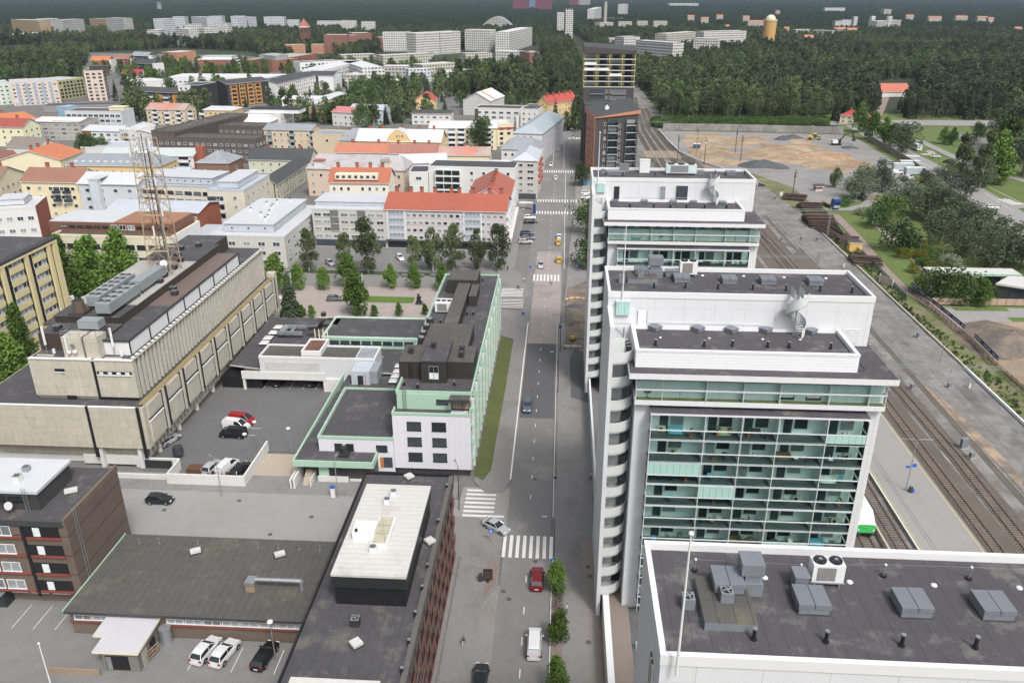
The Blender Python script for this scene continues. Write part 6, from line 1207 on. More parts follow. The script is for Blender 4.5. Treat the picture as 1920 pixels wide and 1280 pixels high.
r,w_,W,D=city('windowless red brown brick cultural hall, long back part',509,114,594,101,10.6,34,MATS['museum_brick'],roof=MATS['museum_roof'],cat='hall',name='cultural_hall'); upper(r,W,D,10.7,18,44,10,24,4,MATS['louvre_grey'],MATS['museum_roof'])
r,w_,W,D=city('brick and white balcony apartment block with pale green roof terraces',370,112,433,112,12.2,26,br,roof=wm,fl=4,ww=2.6,sp=4.2,par=m_white); upper(r,W,D,12.4,4,W,4,22,2.6,m_white,mat('green_tin_roof',(.36,.46,.42),.6)); balconies(w_['r'],[4,9,14,19,24],4,.9,2.9,4,1.5)
city('pale pink corner tower of ten floors beside the larger pink block',156,134,192,133,21.5,22,pink,roof=m_bitumen_b,fl=8,ww=2.2,sp=3.6,st='k',z0=.8); upper(CITY[-1],22,20,21.7,4,17,4,16,2.6,m_dark_metal,m_bitumen_b)
r,w_,W,D=city('large pink beige apartment block with blue window columns',17,156,107,152,16,26,pink,roof=pm,fl=6,ww=1.8,sp=3.3,st='n',z0=.6)
for u in (.12,.3,.47,.64,.8): MB().box(W*u,W*u+2.2,-.12,-.01,1,15.5,mat('blue_grey_panel',(.27,.31,.36),.6)).build('window_column',r)
city('mint green apartment block at the left edge beside the pink block',-60,160,17,156,15,24,mat('pale_mint',(.50,.56,.50),.8),roof=pm,fl=5,ww=1.6,sp=3.6)
r,w_,W,D=city('yellow and dark grid facade block between the pink blocks',108,152,156,146,14,24,mat('khaki',(.42,.40,.22),.8),roof=pm,fl=5,ww=2.4,wh_=1.7,sp=3.4,st='k')
city('low grey deck building before the pink apartment blocks',80,200,230,196,4,16,mat('deck_grey',(.22,.22,.22),.8),roof=m_bitumen,cat='parking deck',name='parking_deck')
for i,(x1,y1,x2,y2,m1,m2,lab) in enumerate([(170,113,204,113,mat('terracotta_wall',(.38,.12,.06),.8),ot,'terracotta row house with orange roof and white gable'),(212,110,243,110,mat('wine_wall',(.17,.05,.045),.8),bt,'wine red row house with dark tile roof'),(246,104,277,105,blk,gm,'grey roofed gable house behind the wine red one'),(250,118,285,120,blk,char,'charcoal gable house in front with white end wall'),(228,137,262,139,pw,mat('crimson_roof',(.33,.05,.05),.6),'low white house with crimson roofs beneath the charcoal gable')]):
 r,w_,W,D=city(lab,x1,y1,x2,y2,11 if i<4 else 5,12,m1,'gable',m2,fl=3 if i<4 else 1,ww=1.2,sp=4,rh=3.6,name='house',cat='row house'); MB().box(W,W+2.0,-.1,12.1,0,11.4 if i<4 else 5,pw).build('end_wall',r)
def far(label,x1,y1,x2,y2,h,D,wm_,roof=None,kind='flat',name='apartment_building',cat='apartment building',**k):
 if y1<58 or x1>1100 or ('white block' in label and y1<66): q_=h/(76-h) if h<70 else 5; h=(10+76*q_)/(1+q_)
 r,w_,W,D=block(name,label,cat,(x1,y1),(x2,y2),h,D,wm_,kind,roof or blond,None,ph=.3,**k); return r,W,D
WW=winwall
fw=WW('far_white',(.62,.62,.60)); fc=WW('far_cream',(.50,.48,.41)); fb=WW('far_brick',(.26,.12,.085),ww=.4); fg=WW('far_grey',(.42,.42,.40),ww=.6); fbl=WW('far_white_blue',(.58,.60,.62),(.06,.10,.20),ww=.6); fo=WW('far_beige',(.40,.30,.18),(.12,.10,.08),ww=.6); fwd=WW('far_white_dark',(.60,.60,.58),(.03,.03,.03),ww=.7,hh=.5); fp=WW('far_orange',(.42,.20,.11),(.35,.33,.3),ww=.35)
far('peach brick school building with flat roof in front of trees',330,99,367,96,11,22,fp)
FARL=[
('white cream terrace with stepped white roofs beyond the dark tree row',718,105,813,100,11,16,fc),('cream terrace with white roof right of the brown block',640,104,705,102,11,16,fc),('pale grey apartment block with dark penthouses, centre left',718,125,765,125,13,18,fg),('blue fronted pale apartment house in the white quarter',765,131,807,130,11,14,fbl),('cream stepped apartment house with white roof terraces',792,122,853,118,12,16,fc),('low cream block with bluish roofs right of the blue house',832,138,883,130,7,14,fc),('white block with rounded roof edge at the white quarter left side',640,115,679,128,14,20,fw),('cream block between white quarter and trees',678,141,720,131,9,16,fc),('low cream terrace with white roof before the trees',650,154,750,151,6,14,fc),('cream slab with white roof behind the tree clump',873,101,923,99,11,14,fc),('white terrace house left of the red end wall',929,96,993,98,12,16,fw),('orange red brick end house of the white terrace',993,99,1011,98,12,24,fb),('low white roofed house with red wall by the tree belt',985,134,1030,134,6,20,fb),('white low roofs left of the tree clump',830,150,870,142,5,12,fw),
('first red brown brick block from the left in the far row',607,66,650,66,23,22,fb),('second red brown brick block of the far row',661,63,697,62,23,22,fb),('wide low red brown brick block of the far row',712,71,777,69,16,20,fb),('narrow red brown brick block at the centre gap',640,66,649,67,22,18,fb),
('long white block with green tinted windows, left part',717,61,768,61,17,16,fw),('tall white block row, middle part',779,63,823,61,20,18,fwd),('tall white block row, right part',825,61,863,59,20,18,fwd),('white apartment block beside the domed hall',871,56,918,57,20,18,fw),('stepped white block right of the domed hall',955,61,998,52,18,20,fw),('white block far behind on the left of centre',640,39,667,39,18,14,fw),('small twin white block beyond the brick row',677,41,702,41,18,14,fw),
('orange brick school beside the church tower, left wing',533,85,572,84,12,14,fp),('orange brick school beside the church tower, right wing',583,84,606,84,12,14,fp),('low beige hall beside the church tower',583,70,606,70,8,14,fc),
('beige far tower block with orange balconies, left group',20,37,73,39,22,20,fo),('white far block in the left group',80,36,109,35,20,18,fwd),('grey orange far block, third of the left group',117,38,157,36,24,20,fg),('orange far block, fourth of the left group',167,35,197,36,18,16,fo),('wide grey far block, fifth of the left group',198,34,230,35,26,18,fg),('long low white hall in the left forest gap',28,66,90,61,10,30,fw),('low red roofed terrace in the left forest gap',143,65,196,66,6,20,fc),('low grey terrace right of the red roofed terrace',210,64,238,64,7,20,fg),
('first far white and blue tower from the left',305,36,327,35,30,18,fbl),('second far white and blue tower',323,32,346,32,26,18,fbl),('third far white and blue tower',358,32,387,33,26,20,fbl),('fourth far white and blue tower',392,31,415,31,26,20,fbl),('fifth far white and blue tower',432,31,455,31,26,20,fbl),('sixth far white and blue tower',460,33,480,32,24,18,fbl),('wide far white and blue block',494,32,532,32,22,18,fbl),('small far white block with blue roof',538,38,559,38,16,16,fbl),('far white slab pair at the edge of the forest',594,40,640,40,12,16,fw),
('white modern far block with black bands, first',328,54,353,55,16,18,fwd),('white modern far block with black bands, second',345,46,378,46,18,18,fwd),('white modern far block with black bands, third',382,53,410,52,14,18,fwd),('white modern far block with black bands, fourth',400,44,428,44,18,18,fwd),('white modern far block with black bands, fifth',410,61,437,62,10,18,fwd),('small white modern house alone in the left forest',275,57,298,57,12,20,fwd),('long low far terrace beyond the church tower',520,60,562,61,6,16,fg),('low house with grey hipped roof near the church tower',483,72,521,72,5,20,fp),
('white apartment block group right of the dark tower, front',1170,70,1200,69,18,18,fwd),('white apartment block group right of the dark tower, main',1192,76,1262,81,18,16,fwd),('white beige block behind the group right of the dark tower',1250,64,1309,60,15,18,fc),('low grey block beside the tower roof',1143,73,1190,73,7,24,fg),('white stepped block group left of the orange water tower, front',1301,72,1345,73,15,18,fwd),('white stepped block group left of the orange water tower, back',1320,60,1400,58,18,18,fwd),
('small far white terrace beyond the right tree belt, first',1125,43,1150,42,10,14,fc),('small far white terrace beyond the right tree belt, second',1160,41,1185,41,10,14,fc),('small far white terrace beyond the right tree belt, third',1195,40,1215,40,10,14,fc),('small far white terrace beyond the right tree belt, fourth',1226,40,1252,40,10,14,fc),
('grey far terrace near the right white slabs, first',1490,56,1520,56,6,14,fg),('grey far terrace near the right white slabs, second',1525,57,1560,58,6,14,fg),('tall white far slab in the right forest, first',1602,32,1609,32,20,12,fw),('tall white far slab in the right forest, second',1635,31,1642,31,20,12,fw),('tall white far slab in the right forest, third',1667,31,1674,31,20,12,fw),('dark far block between the white slabs',1580,38,1600,38,10,18,fg),('dark far block right of the white slabs',1645,40,1690,38,10,18,fg),('low white far block left of the white slabs',1567,40,1598,40,8,18,fw),
('far white beige hill building in the right distance',1658,18,1672,18,12,30,fc),('far white row on the right horizon',1547,15,1585,15,8,20,fw),('white far hall on the right horizon',1255,7,1310,7,12,60,fw),('far white block, horizon centre',1115,18,1128,14,24,20,fw),('far slim beige tower, horizon centre',1134,4,1139,4,50,20,fc),('far white hall, horizon centre right',1170,9,1178,8,30,20,fw)]
for f in FARL: far(*f)
for i,(x,y,c,w) in enumerate([(1290,31,'a',12),(1315,35,'b',14),(1344,30,'c',12),(1394,32,'d',12),(1403,41,'e',30),(1361,50,'f',8),(1565,55,'g',22),(1590,56,'h',18),(1742,33,'i',24),(1793,32,'j',22),(1834,33,'k',18),(1854,35,'l',10),(1700,30,'m',14),(1905,54,'n',12),(1510,70,'o',16),(1472,54,'p',8),(1455,22,'q',8)]):
 lab=f'{["first","second","third","fourth","fifth","sixth","seventh","eighth","ninth","tenth","eleventh","twelfth","thirteenth","fourteenth","fifteenth","sixteenth","seventeenth"][i]} small orange roofed house from the list of houses in the right forest'.replace(' from the list of houses','')
 far(lab,x,y,x+w,y,5,12,fc,mat('far_orange_roof',(.38,.16,.10),.8),'gable',rh=3,name='house',cat='house')
r,w_,W,D=city('chapel with broad orange red roof at the end of the forest path',1655,172,1706,172,4,16,pw,'gable',mat('chapel_roof',(.42,.14,.09),.8,var=.05,seam=(('X',.6,.05,.15),)),rh=5.5,name='chapel',cat='chapel')
r,w_,W,D=city('small cream gate house with red hipped roof beside the forest road',1576,215,1622,219,5.5,12,cr,'gable',mat('gate_red',(.36,.06,.05),.6,var=.05),fl=2,rh=2.6,hip=5,ww=1.1,sp=3.2,chim=2,left=1,name='house',cat='house')
p=G(575,94); t=thing('church_tower','slim red brick church tower with pointed tiled cap','church tower',(p.x,p.y,0)); t['_n']=0
MB().box(-6,6,-6,6,0,30,mat('tower_brick',(.17,.085,.065),.85,seam=(('Y',2,.4,.2),))).build('wall',t); MB().box(-6.3,6.3,-6.3,6.3,30,31.5,pw).build('cornice',t); b=MB()
for a,c in (((-6,-6),(6,-6)),((6,-6),(6,6)),((6,6),(-6,6)),((-6,6),(-6,-6))): b.poly([(a[0],a[1],31.5),(c[0],c[1],31.5),(0,0,42)],mat('cap_tile',(.33,.12,.08),.8))
b.build('roof',t)
for x in (-2.5,2.5): MB().box(x-.8,x+.8,-6.1,-6,24,28,m_black).build('belfry_opening',t)
p=G(467,66); tag(MB().cyl((0,0,0),(0,0,26),1.6,mat('stack_brick',(.22,.10,.07),.8),r2=1.1,n=12).build('smokestack',loc=(p.x,p.y,0)),'thin brick chimney stack in the forest left of the church tower','smokestack')
p=G(1445,38,39); t=thing('water_tower','orange beige water tower with pale dome on top','water tower',(p.x,p.y,0)); MB().cyl((0,0,0),(0,0,38),7.9,mat('tower_orange',(.52,.31,.11),.8,seam=(('X',3,.4,.15),)),r2=9.2,n=24).cyl((0,0,38),(0,0,40),9.6,m_beige,n=24).build('shaft',t); MB().ball((0,0,40),6.8,mat('dome_cream',(.58,.55,.42),.7),n=20,k=10,sz=.9).build('dome',t)
p=G(300,21); t=thing('water_tower','grey mushroom shaped water tower on the left horizon','water tower',(p.x,p.y,0)); MB().cyl((0,0,0),(0,0,40),9,fg,n=14).cyl((0,0,40),(0,0,62),9,m_grey_box,r2=34,n=28).cyl((0,0,62),(0,0,68),34,m_grey_box,r2=30,n=28).build('bowl',t)
p=G(931,59); t=thing('sports_hall','grey barrel roofed sports hall in the distance','hall',(p.x,p.y,0)); P=[(-34+68*i/16,14+20*math.sin(math.pi*i/16)) for i in range(17)]; b=MB(); b.grid([[(x,0,z-6) for x,z in P],[(x,60,z-6) for x,z in P]],m_grey_metal); b.poly([(x,0,z-6) for x,z in P]+[(34,0,0),(-34,0,0)],fg); b.build('roof',t)
far('tall white twin tower block beside the road vanishing point, left shaft',1045,24,1058,24,38,20,fwd); far('tall white twin tower block beside the road vanishing point, right shaft',1061,18,1075,18,46,20,fwd)
fr=WW('far_maroon',(.17,.05,.06),px=8,pz=8,ww=.1); fbw=WW('far_blue_mill',(.16,.22,.32),px=8,pz=8,ww=.1)
for i,(x,yb,w,h,m_,l) in enumerate([(962,20,70,45,fr,'low maroon mill hall on the horizon'),(988,19,38,95,fbw,'blue mill tower on the horizon'),(1000,19,45,110,fr,'tall maroon mill tower on the horizon'),(1008,21,60,50,fr,'maroon mill annex on the horizon'),(1067,14,50,60,fr,'maroon office block on the far horizon'),(1082,14,70,110,fg,'grey block with antenna on the far horizon')]):
 p=G(x,yb); r=thing('factory',l,'factory',(p.x,p.y,0)); MB().box(0,w,0,40,0,h,m_).build('wall',r); MB().box(-1,w+1,-1,41,h,h+2,m_grey_box).build('roof',r)
dkb=mat('graphite_brick',(.060,.054,.054),.8,var=.08,scale=2,seam=(('Z',.4,.06,.15),)); orb=mat('salmon_brick',(.42,.19,.115),.8,var=.06,scale=2,seam=(('Z',.4,.05,.12),))
t=thing('apartment_tower','dark brick apartment tower with salmon brick side and sloped roof, nearer of pair','apartment tower',(14.5,369,0),.20); t['_n']=0
W_=19.5; MB().box(0,W_,0,17,0,25.0,dkb).build('wall',t); MB().box(-.15,0,0,17,0,26,orb).build('side_wall',t)
b=MB(); b.poly([(-.6,-.6,25.3),(W_+.8,-.6,28.3),(W_+.8,18,31.5),(-.6,18,28.0)],char); b.poly([(-.6,-.6,24.9),(W_+.8,-.6,26.6),(W_+.8,-.6,28.3),(-.6,-.6,25.3)],orb); b.poly([(-.6,-.6,24.9),(-.6,-.6,25.3),(-.6,18,28),(-.6,18,24.9)],orb).poly([(W_+.8,-.6,26.6),(W_+.8,18,26.6),(W_+.8,18,31.5),(W_+.8,-.6,28.3)],dkb).poly([(-.6,-.6,24.9),(-.6,18,24.9),(W_+.8,18,26.6),(W_+.8,-.6,26.6)],dkb); b.build('roof',t)
MB().poly([(0,-.01,25),(W_,-.01,25),(W_,-.01,26.7),(0,-.01,25.1)],dkb).build('gable',t)
vent(t,7,8,27.6,m_white,2)
ww_=Wall(t,-.16,17,-math.pi/2,17); windows(ww_,4,7,2,3.2,1.1,2.0,'k',u0=1,u1=16)
ws=Wall(t,0,0,0,W_); windows(ws,[4.6],7,3,3.1,1.0,1.4,'n'); windows(ws,[11.2],7,2.2,3.1,1.0,1.4,'n')
for k in range(7):
 for u,w2 in ((7.9,4.6),(16.2,4.6)):
  z=3.2+k*3.1; MB().box(u-w2/2,u+w2/2,-1.4,0,z-.25,z,m_white).box(u-w2/2,u+w2/2,-1.45,-1.38,z,z+1.05,MATS['pale_balcony_glass']).box(u-w2/2,u-w2/2+.08,-1.38,0,z,z+2.8,m_steel).box(u+w2/2-.08,u+w2/2,-1.38,0,z,z+2.8,m_steel).box(u-w2/2+.3,u+w2/2-.3,-.06,-.02,z,z+2.2,m_glass).build('balcony',t)
t=thing('apartment_tower','tall dark brick tower with yellow balcony floors on top and slanted dark crown','apartment tower',(9.6,405,0)); t['_n']=0
W_=24; MB().box(0,W_,0,20,0,34.4,dkb).build('wall',t); MB().box(0,W_,1.4,20,34.4,49.6,mat('yellow_recess',(.44,.35,.15),.8)).build('upper_wall',t)
b=MB(); zc=49.4; b.box(-.3,W_+.3,-.3,20.3,zc,zc+.8,dkb); b.poly([(-.3,-.3,zc+.8),(W_+.3,-.3,zc+.8),(W_+.3,-.3,zc+1.4),(-.3,-.3,zc+3.2)],dkb).poly([(-.3,-.3,zc+3.2),(W_+.3,-.3,zc+1.4),(W_+.3,20.3,zc+2.4),(-.3,20.3,zc+4)],char).poly([(-.3,20.3,zc+.8),(-.3,-.3,zc+.8),(-.3,-.3,zc+3.2),(-.3,20.3,zc+4)],dkb).poly([(W_+.3,-.3,zc+.8),(W_+.3,20.3,zc+.8),(W_+.3,20.3,zc+2.4),(W_+.3,-.3,zc+1.4)],dkb); b.build('roof',t)
for k in range(6):
 z=34.6+k*2.5; MB().box(-.1,W_+.1,-.2,1.4,z-.25,z+.05,m_white).build('balcony_slab',t)
 for i in range(4):
  x=.2+i*5.95; MB().box(x,x+5.6,-.18,-.12,z+.05,z+1.0,MATS['pale_balcony_glass'] if (k,i) not in ((4,0),(3,0),(2,2),(3,1)) else m_curt).build('balcony_glass',t)
  MB().box(x+1.2,x+4.4,1.34,1.39,z+.1,z+1.9,m_glass_d).build('balcony_door',t); MB().box(x+5.6,x+5.9,-.1,1.39,z+.1,z+2.25,MATS['yellow_recess']).build('divider',t)
ws=Wall(t,0,0,0,W_)
for k in range(3):
 z=25.5+k*2.9
 for u in (6.8,17.0): MB().box(u-3.4,u+3.4,-.06,-.01,z,z+2.0,m_glass).box(u-3.4,u+3.4,-.5,-.06,z-.2,z+.1,m_steel).build('balcony',t)
 windows(ws,[11,13],1,z+.5,3,1,1.3,'n')
root,w_,W,D=block('apartment_building','low dark brick link with salmon brick gable between the dark towers','apartment building',(10.2,389,28.0),(30,389,28.0),28.0,15,dkb,'flat',char,dkb)
MB().box(W*.5,W,-.2,0,25.0,28.2,orb).build('gable_band',root)
flush_extra()
# ================================================================ RAILWAY
rail_m=mat('rail_steel',(.20,.15,.13),.4,.6,var=.1); slp=mat('sleeper',(.15,.125,.105),.9,var=.25,scale=3)
def track(label,pts,zs=0.0,sp=.62):
 root=thing('railway_track',label,'railway track',(0,0,0)); b=MB(); P=[Vector((p[0],p[1],0)) for p in pts]; acc=0; i=0; S_=[]
 for a,c in zip(P,P[1:]):
  d=(c-a); L=d.length; d.normalize(); n_=Vector((-d.y,d.x,0)); t=acc
  stp=sp if a.y<300 else sp*2
  while t<L:
   q=a+d*t; an=math.atan2(d.y,d.x); b.box(q.x-.13,q.x+.13,q.y-1.25,q.y+1.25,-.05,.08,slp,rot=an); t+=stp
  acc=t-L
 b.build('sleepers',root,kind='stuff')
 for s in (-.79,.79):
  R_=[]
  for i,p in enumerate(P):
   a=P[max(0,i-1)]; c=P[min(len(P)-1,i+1)]; d=(c-a).normalized(); n_=Vector((-d.y,d.x,0)); R_.append(p+n_*s)
  b=MB()
  for a,c in zip(R_,R_[1:]):
   d=(c-a).normalized(); n_=Vector((-d.y,d.x,0))*.045; b.poly([(a-n_)[:2]+(.24,),(a+n_)[:2]+(.24,),(c+n_)[:2]+(.24,),(c-n_)[:2]+(.24,)],rail_m); b.poly([(a-n_)[:2]+(.08,),(a-n_)[:2]+(.24,),(c-n_)[:2]+(.24,),(c-n_)[:2]+(.08,)],rail_m); b.poly([(a+n_)[:2]+(.24,),(a+n_)[:2]+(.08,),(c+n_)[:2]+(.08,),(c+n_)[:2]+(.24,)],rail_m)
  b.build('rail',root)
 return root
track('railway track carrying the green and white train',[(47.1,60),(47.1,240),(47.0,300),(45.5,392),(44.8,500),(50,600),(54,669)])
track('railway track along the west edge of the platform',[(51.9,60),(51.9,240),(51.7,300),(49.5,392),(48.6,500),(53,600),(57,669)])
track('railway track along the east edge of the platform',[(65.3,60),(66.3,152),(68,230),(67,290),(61,360),(55.5,392),(53.0,450),(52.0,500),(56,600)])
track('outermost railway track running past the relay cabinets',[(69.6,60),(71.3,130),(71.0,160),(70.9,228),(69.8,264),(68,300),(63,392),(57,440),(55.8,500),(59,600)])
track('far curving siding next to the white retaining wall',[(66,300),(68.9,360),(66,392),(60,430),(56,470)])
pf=MB(); pf.box(53.9,63.6,60,200,-.1,.55,kerbm,asph4); pf.build('platform',kind='structure')
MB().box(54.3,54.42,60,200,.555,.56,mat('line_yellow',(.50,.40,.10),.7)).box(63.1,63.22,60,200,.555,.56,MATS['line_yellow']).box(53.85,54.05,60,200,.552,.565,m_lead).build('platform_line',kind='structure')
pf=MB(); pf.box(54,60,290,372,-.1,.5,kerbm,asph4).box(46,53,262,300,-.2,-.02,kerbm,asph4); pf.build('platform',kind='structure')
sheet('crossing_slab',rect(42,60,412,432),.1,mat('wood_crossing',(.27,.22,.17),.9));
tag(MB().box(49.3,49.6,60,120,-.1,.9,m_conc_light).build('track_divider'),'low concrete divider wall between train track and platform track','wall')
tr=thing('train','white and green commuter train waiting behind the middle tower','train',(47.1,104.5,.2))
tw=mat('train_white',(.60,.62,.61),.4,var=.04); tg=mat('train_green',(.05,.40,.10),.4)
b=MB(); P=[(-1.55,.9),(1.55,.9),(1.6,2.6),(1.3,3.7),(.6,4.0),(-.6,4.0),(-1.3,3.7),(-1.6,2.6)]
b.grid([[(x,y,z) for x,z in P+[P[0]]] for y in (2.0,40)],tw); b.poly([(x,40,z) for x,z in P],tw); Q=[(-1.3,.9),(1.3,.9),(1.45,1.9),(1.3,2.3),(.8,2.4),(-.8,2.4),(-1.3,2.3),(-1.45,1.9)]
b.grid([[(x*.97,0,z) for x,z in Q+[Q[0]]],[(x,2.0,z) for x,z in P+[P[0]]]],tw); b.poly([(x*.97,0,z) for x,z in Q],tg); b.build('body',tr)
b=MB(); b.poly([(-1.15,.25,2.48),(1.15,.25,2.48),(1.1,1.6,3.66),(-1.1,1.6,3.66)],m_glass_d); b.build('windscreen',tr); MB().box(-1.62,1.62,2.1,39,1.0,1.7,tg).build('stripe',tr)
MB().box(-1.3,1.3,.3,6,.2,.9,m_black).cyl((-1,-.3,.8),(-1,0,.8),.2,m_dark_metal).cyl((1,-.3,.8),(1,0,.8),.2,m_dark_metal).build('bogie',tr)
for x in (-1.1,1.1): MB().box(x-.15,x+.15,-.04,0,1.3,1.5,m_white).build('headlight',tr)
MB().box(-.6,.6,8,10,4.0,4.3,m_grey_box).build('roof_unit',tr)
def gantry(y,x0,x1,h,label):
 root=thing('gantry',label,'catenary gantry',(0,y,0)); st=mat('gantry_green',(.22,.25,.22),.6,var=.1)
 for x in (x0,x1):
  b=MB()
  for dx in (-.3,.3):
   for dy in (-.3,.3): b.cyl((x+dx,dy,0),(x+dx*.5,dy*.5,h+1.5),.04,st,n=4)
  for k in range(int(h/1)): z=k+.5; s=(-1)**k; b.cyl((x-.28*s,-.28,z),(x+.28*s,-.28,z+1),.025,st,n=4); b.cyl((x-.28,.28*s,z),(x-.28,-.28*s,z+1),.025,st,n=4)
  b.build('mast',root)
 b=MB()
 for dy,dz in ((-.3,0),(.3,0),(-.3,.6),(.3,.6)): b.cyl((x0,dy,h+dz),(x1,dy,h+dz),.035,st,n=4)
 n=int((x1-x0)/1.2)
 for k in range(n): xa=x0+(x1-x0)*k/n; xb=x0+(x1-x0)*(k+1)/n; b.cyl((xa,-.3,h+.6*(k%2)),(xb,-.3,h+.6*((k+1)%2)),.022,st,n=4); b.cyl((xa,.3,h+.6*(k%2)),(xb,.3,h+.6*((k+1)%2)),.022,st,n=4)
 b.build('beam',root)
 for x in (x0+6,x0+13,(x0+x1)/2+6):
  if x<x1: MB().cyl((x,0,h),(x,0,h-1.4),.05,st,n=5).cyl((x,0,h-1.4),(x+1.2,0,h-1.1),.03,st,n=5).ball((x,0,h-.6),.12,m_brick_brown,n=6,k=4).build('insulator',root)
 return root
gantry(150,44,99,8,'steel catenary gantry nearest the overhanging roof of the middle tower')
gantry(222,44,72,8,'catenary gantry behind the roof edge of the middle tower')
gantry(272,44,90,9,'long catenary gantry ending at the mast beside the log piles')
gantry(470,40,60,9,'far catenary gantry beside the forest edge')
gantry(372,42,62,8,'catenary gantry beyond the farthest white tower')
for x in (47.1,51.9,66.5,70.6):
 b=MB(); b.path([(x,60,6.2),(x,150,6.0),(x+.8,222,6.1),(x+.5,272,6.1)],.02,m_dark_metal,n=4); b.path([(x,60,7.3),(x,105,6.6),(x,150,7.5),(x+.8,186,6.7),(x+.8,222,7.5),(x+.5,272,7.4)],.02,m_dark_metal,n=4)
 tag(b.build('contact_wire'),{47.1:'overhead contact wire above the train track',51.9:'overhead contact wire above the west platform track',66.5:'overhead contact wire above the east platform track',70.6:'overhead contact wire above the outermost track'}[x],'contact wire')
lamp(1697,925,10,'double headed lamp mast with small signs on the platform',heads=2,arm=1.9)
mat('sign_blue',(.02,.10,.42),.5); p=G(1697,925)
b=MB(); b.box(-.9,-.2,-.03,.03,5,5.4,MATS['sign_blue']).box(.12,.75,-.03,.03,5.2,5.8,MATS['sign_blue']); tag(b.build('platform_sign',loc=(p.x,p.y-.12,0)),'blue platform signs fixed on the double headed lamp mast','sign')
b=MB(); b.cyl((0,0,.55),(0,0,1.5),.35,m_dark_metal,n=10).box(-.2,.5,-.3,.3,.55,1.2,MATS['sign_blue']); tag(b.build('litter_bin',loc=(p.x+.6,p.y-.3,0)),'dark litter bin at the foot of the platform lamp mast','litter bin')
lamp(1758,698,9,'thin lamp post on the rail service road, right edge',arm=.4)
def cabinet(px,py,label,w=.8,d=.6,h=1.2,m=None):
 p=G(px,py); b=MB(); b.box(-w/2,w/2,-d/2,d/2,.1,h,m or m_grey_box).box(-w/2-.05,w/2+.05,-d/2-.05,d/2+.05,h,h+.08,m_steel).box(-w/2-.1,w/2+.1,-d/2-.1,d/2+.1,0,.1,m_conc_light); return tag(b.build('cabinet',loc=(p.x,p.y,0),rz=.3),label,'cabinet')
for i,(x,y,w,h) in enumerate([(1806,840,1.4,2.0),(1821,858,.8,1.1),(1710,729,.8,1.1),(1779,727,.7,1.1),(1816,726,.4,1.2),(1627,655,.9,1.2),(1466,452,.8,1.2),(1503,450,.7,1.1),(1533,452,.6,1.2),(1581,500,.4,1.2),(1721,633,.7,1.2),(1464,367,1.4,1.6),(1454,374,.6,1.1)]):
 cabinet(x,y,['tall grey cabinet on the brown gravel, right foreground','small cabinet beside the tall grey cabinet','small box nearest the overhanging roof corner','box before the right gantry legs','slim post box on the service road edge','box against the wall of the middle tower upper slab','white box left of the vertical log pile','box right of the thin post before the log piles','box in the gravel below the loose logs','slim white post near the middle tower roof','box on the dark drainage line','white cabinet before the dark log heap','yellow topped box near the farthest tower'][i],w,.6,h,m_pwhite if i in (11,4,9) else None)
tag(MB().box(89.3,89.7,60,168,0,.6,m_white).box(89.6,90.0,168.1,300,0,.35,m_conc_light).build('retaining_wall'),'low white edge wall between rail service road and green verge','wall')
b=MB(); L_=[(57.6,500),(58.5,460),(60.5,428),(66,405),(73.5,389),(84,352)]
for a,c in zip(L_,L_[1:]):
 d=Vector((c[0]-a[0],c[1]-a[1],0)); an=math.atan2(d.y,d.x); b.box((a[0]+c[0])/2-d.length/2,(a[0]+c[0])/2+d.length/2,(a[1]+c[1])/2-.2,(a[1]+c[1])/2+.2,0,1.0,m_white,rot=an)
tag(b.build('noise_wall'),'low white curving wall between the far tracks and the gravel field','wall')
def fence(label,pts,h,panel,post,sp=2.5,posts=True,name='fence',th=.04,z=0,cat='fence',board=None):
 root=thing(name,label,cat,(0,0,0)); b=MB(); pb=MB(); k=0
 for a,c in zip(pts,pts[1:]):
  a=Vector((a[0],a[1],0)); c=Vector((c[0],c[1],0)); d=c-a; L=d.length; an=math.atan2(d.y,d.x); m=(a+c)/2
  b.box(m.x-L/2,m.x+L/2,m.y-th/2,m.y+th/2,z+.1,z+h,panel,rot=an)
  n=max(1,int(L/sp))
  for i in range(n): q=a+d*(i/n); pb.cyl((q.x,q.y,z),(q.x,q.y,z+h+.15),.06,post,n=5)
 b.build('panel',root); pb.build('posts',root,kind='stuff'); return root
meshf=mat('green_mesh',(.08,.16,.13),.6,alpha=.55); brd=mat('board_fence',(.36,.27,.20),.85,var=.12,scale=2,seam=(('X',2.2,.15,.35),)); wall_g=mat('grey_panel_fence',(.20,.195,.185),.85,var=.2,scale=.5,seam=(('X',1.5,.2,.3),),col2=(.28,.27,.25))
fence('green mesh fence along the reddish path beside the railway',[(98.4,305),(96.5,285),(94.1,262.8),(94.5,240.3),(92.8,210)],1.8,meshf,m_steel)
fence('grey mesh fence with posts in front of the sand site banners',[(93.2,212),(96.6,219),(97,186),(96.2,168),(96,130)],1.6,tglass('mesh_grey',(.72,.72,.72),.5,.05),m_brick_brown,2.2)
bl=mat('banner_navy',(.012,.022,.085),.6)
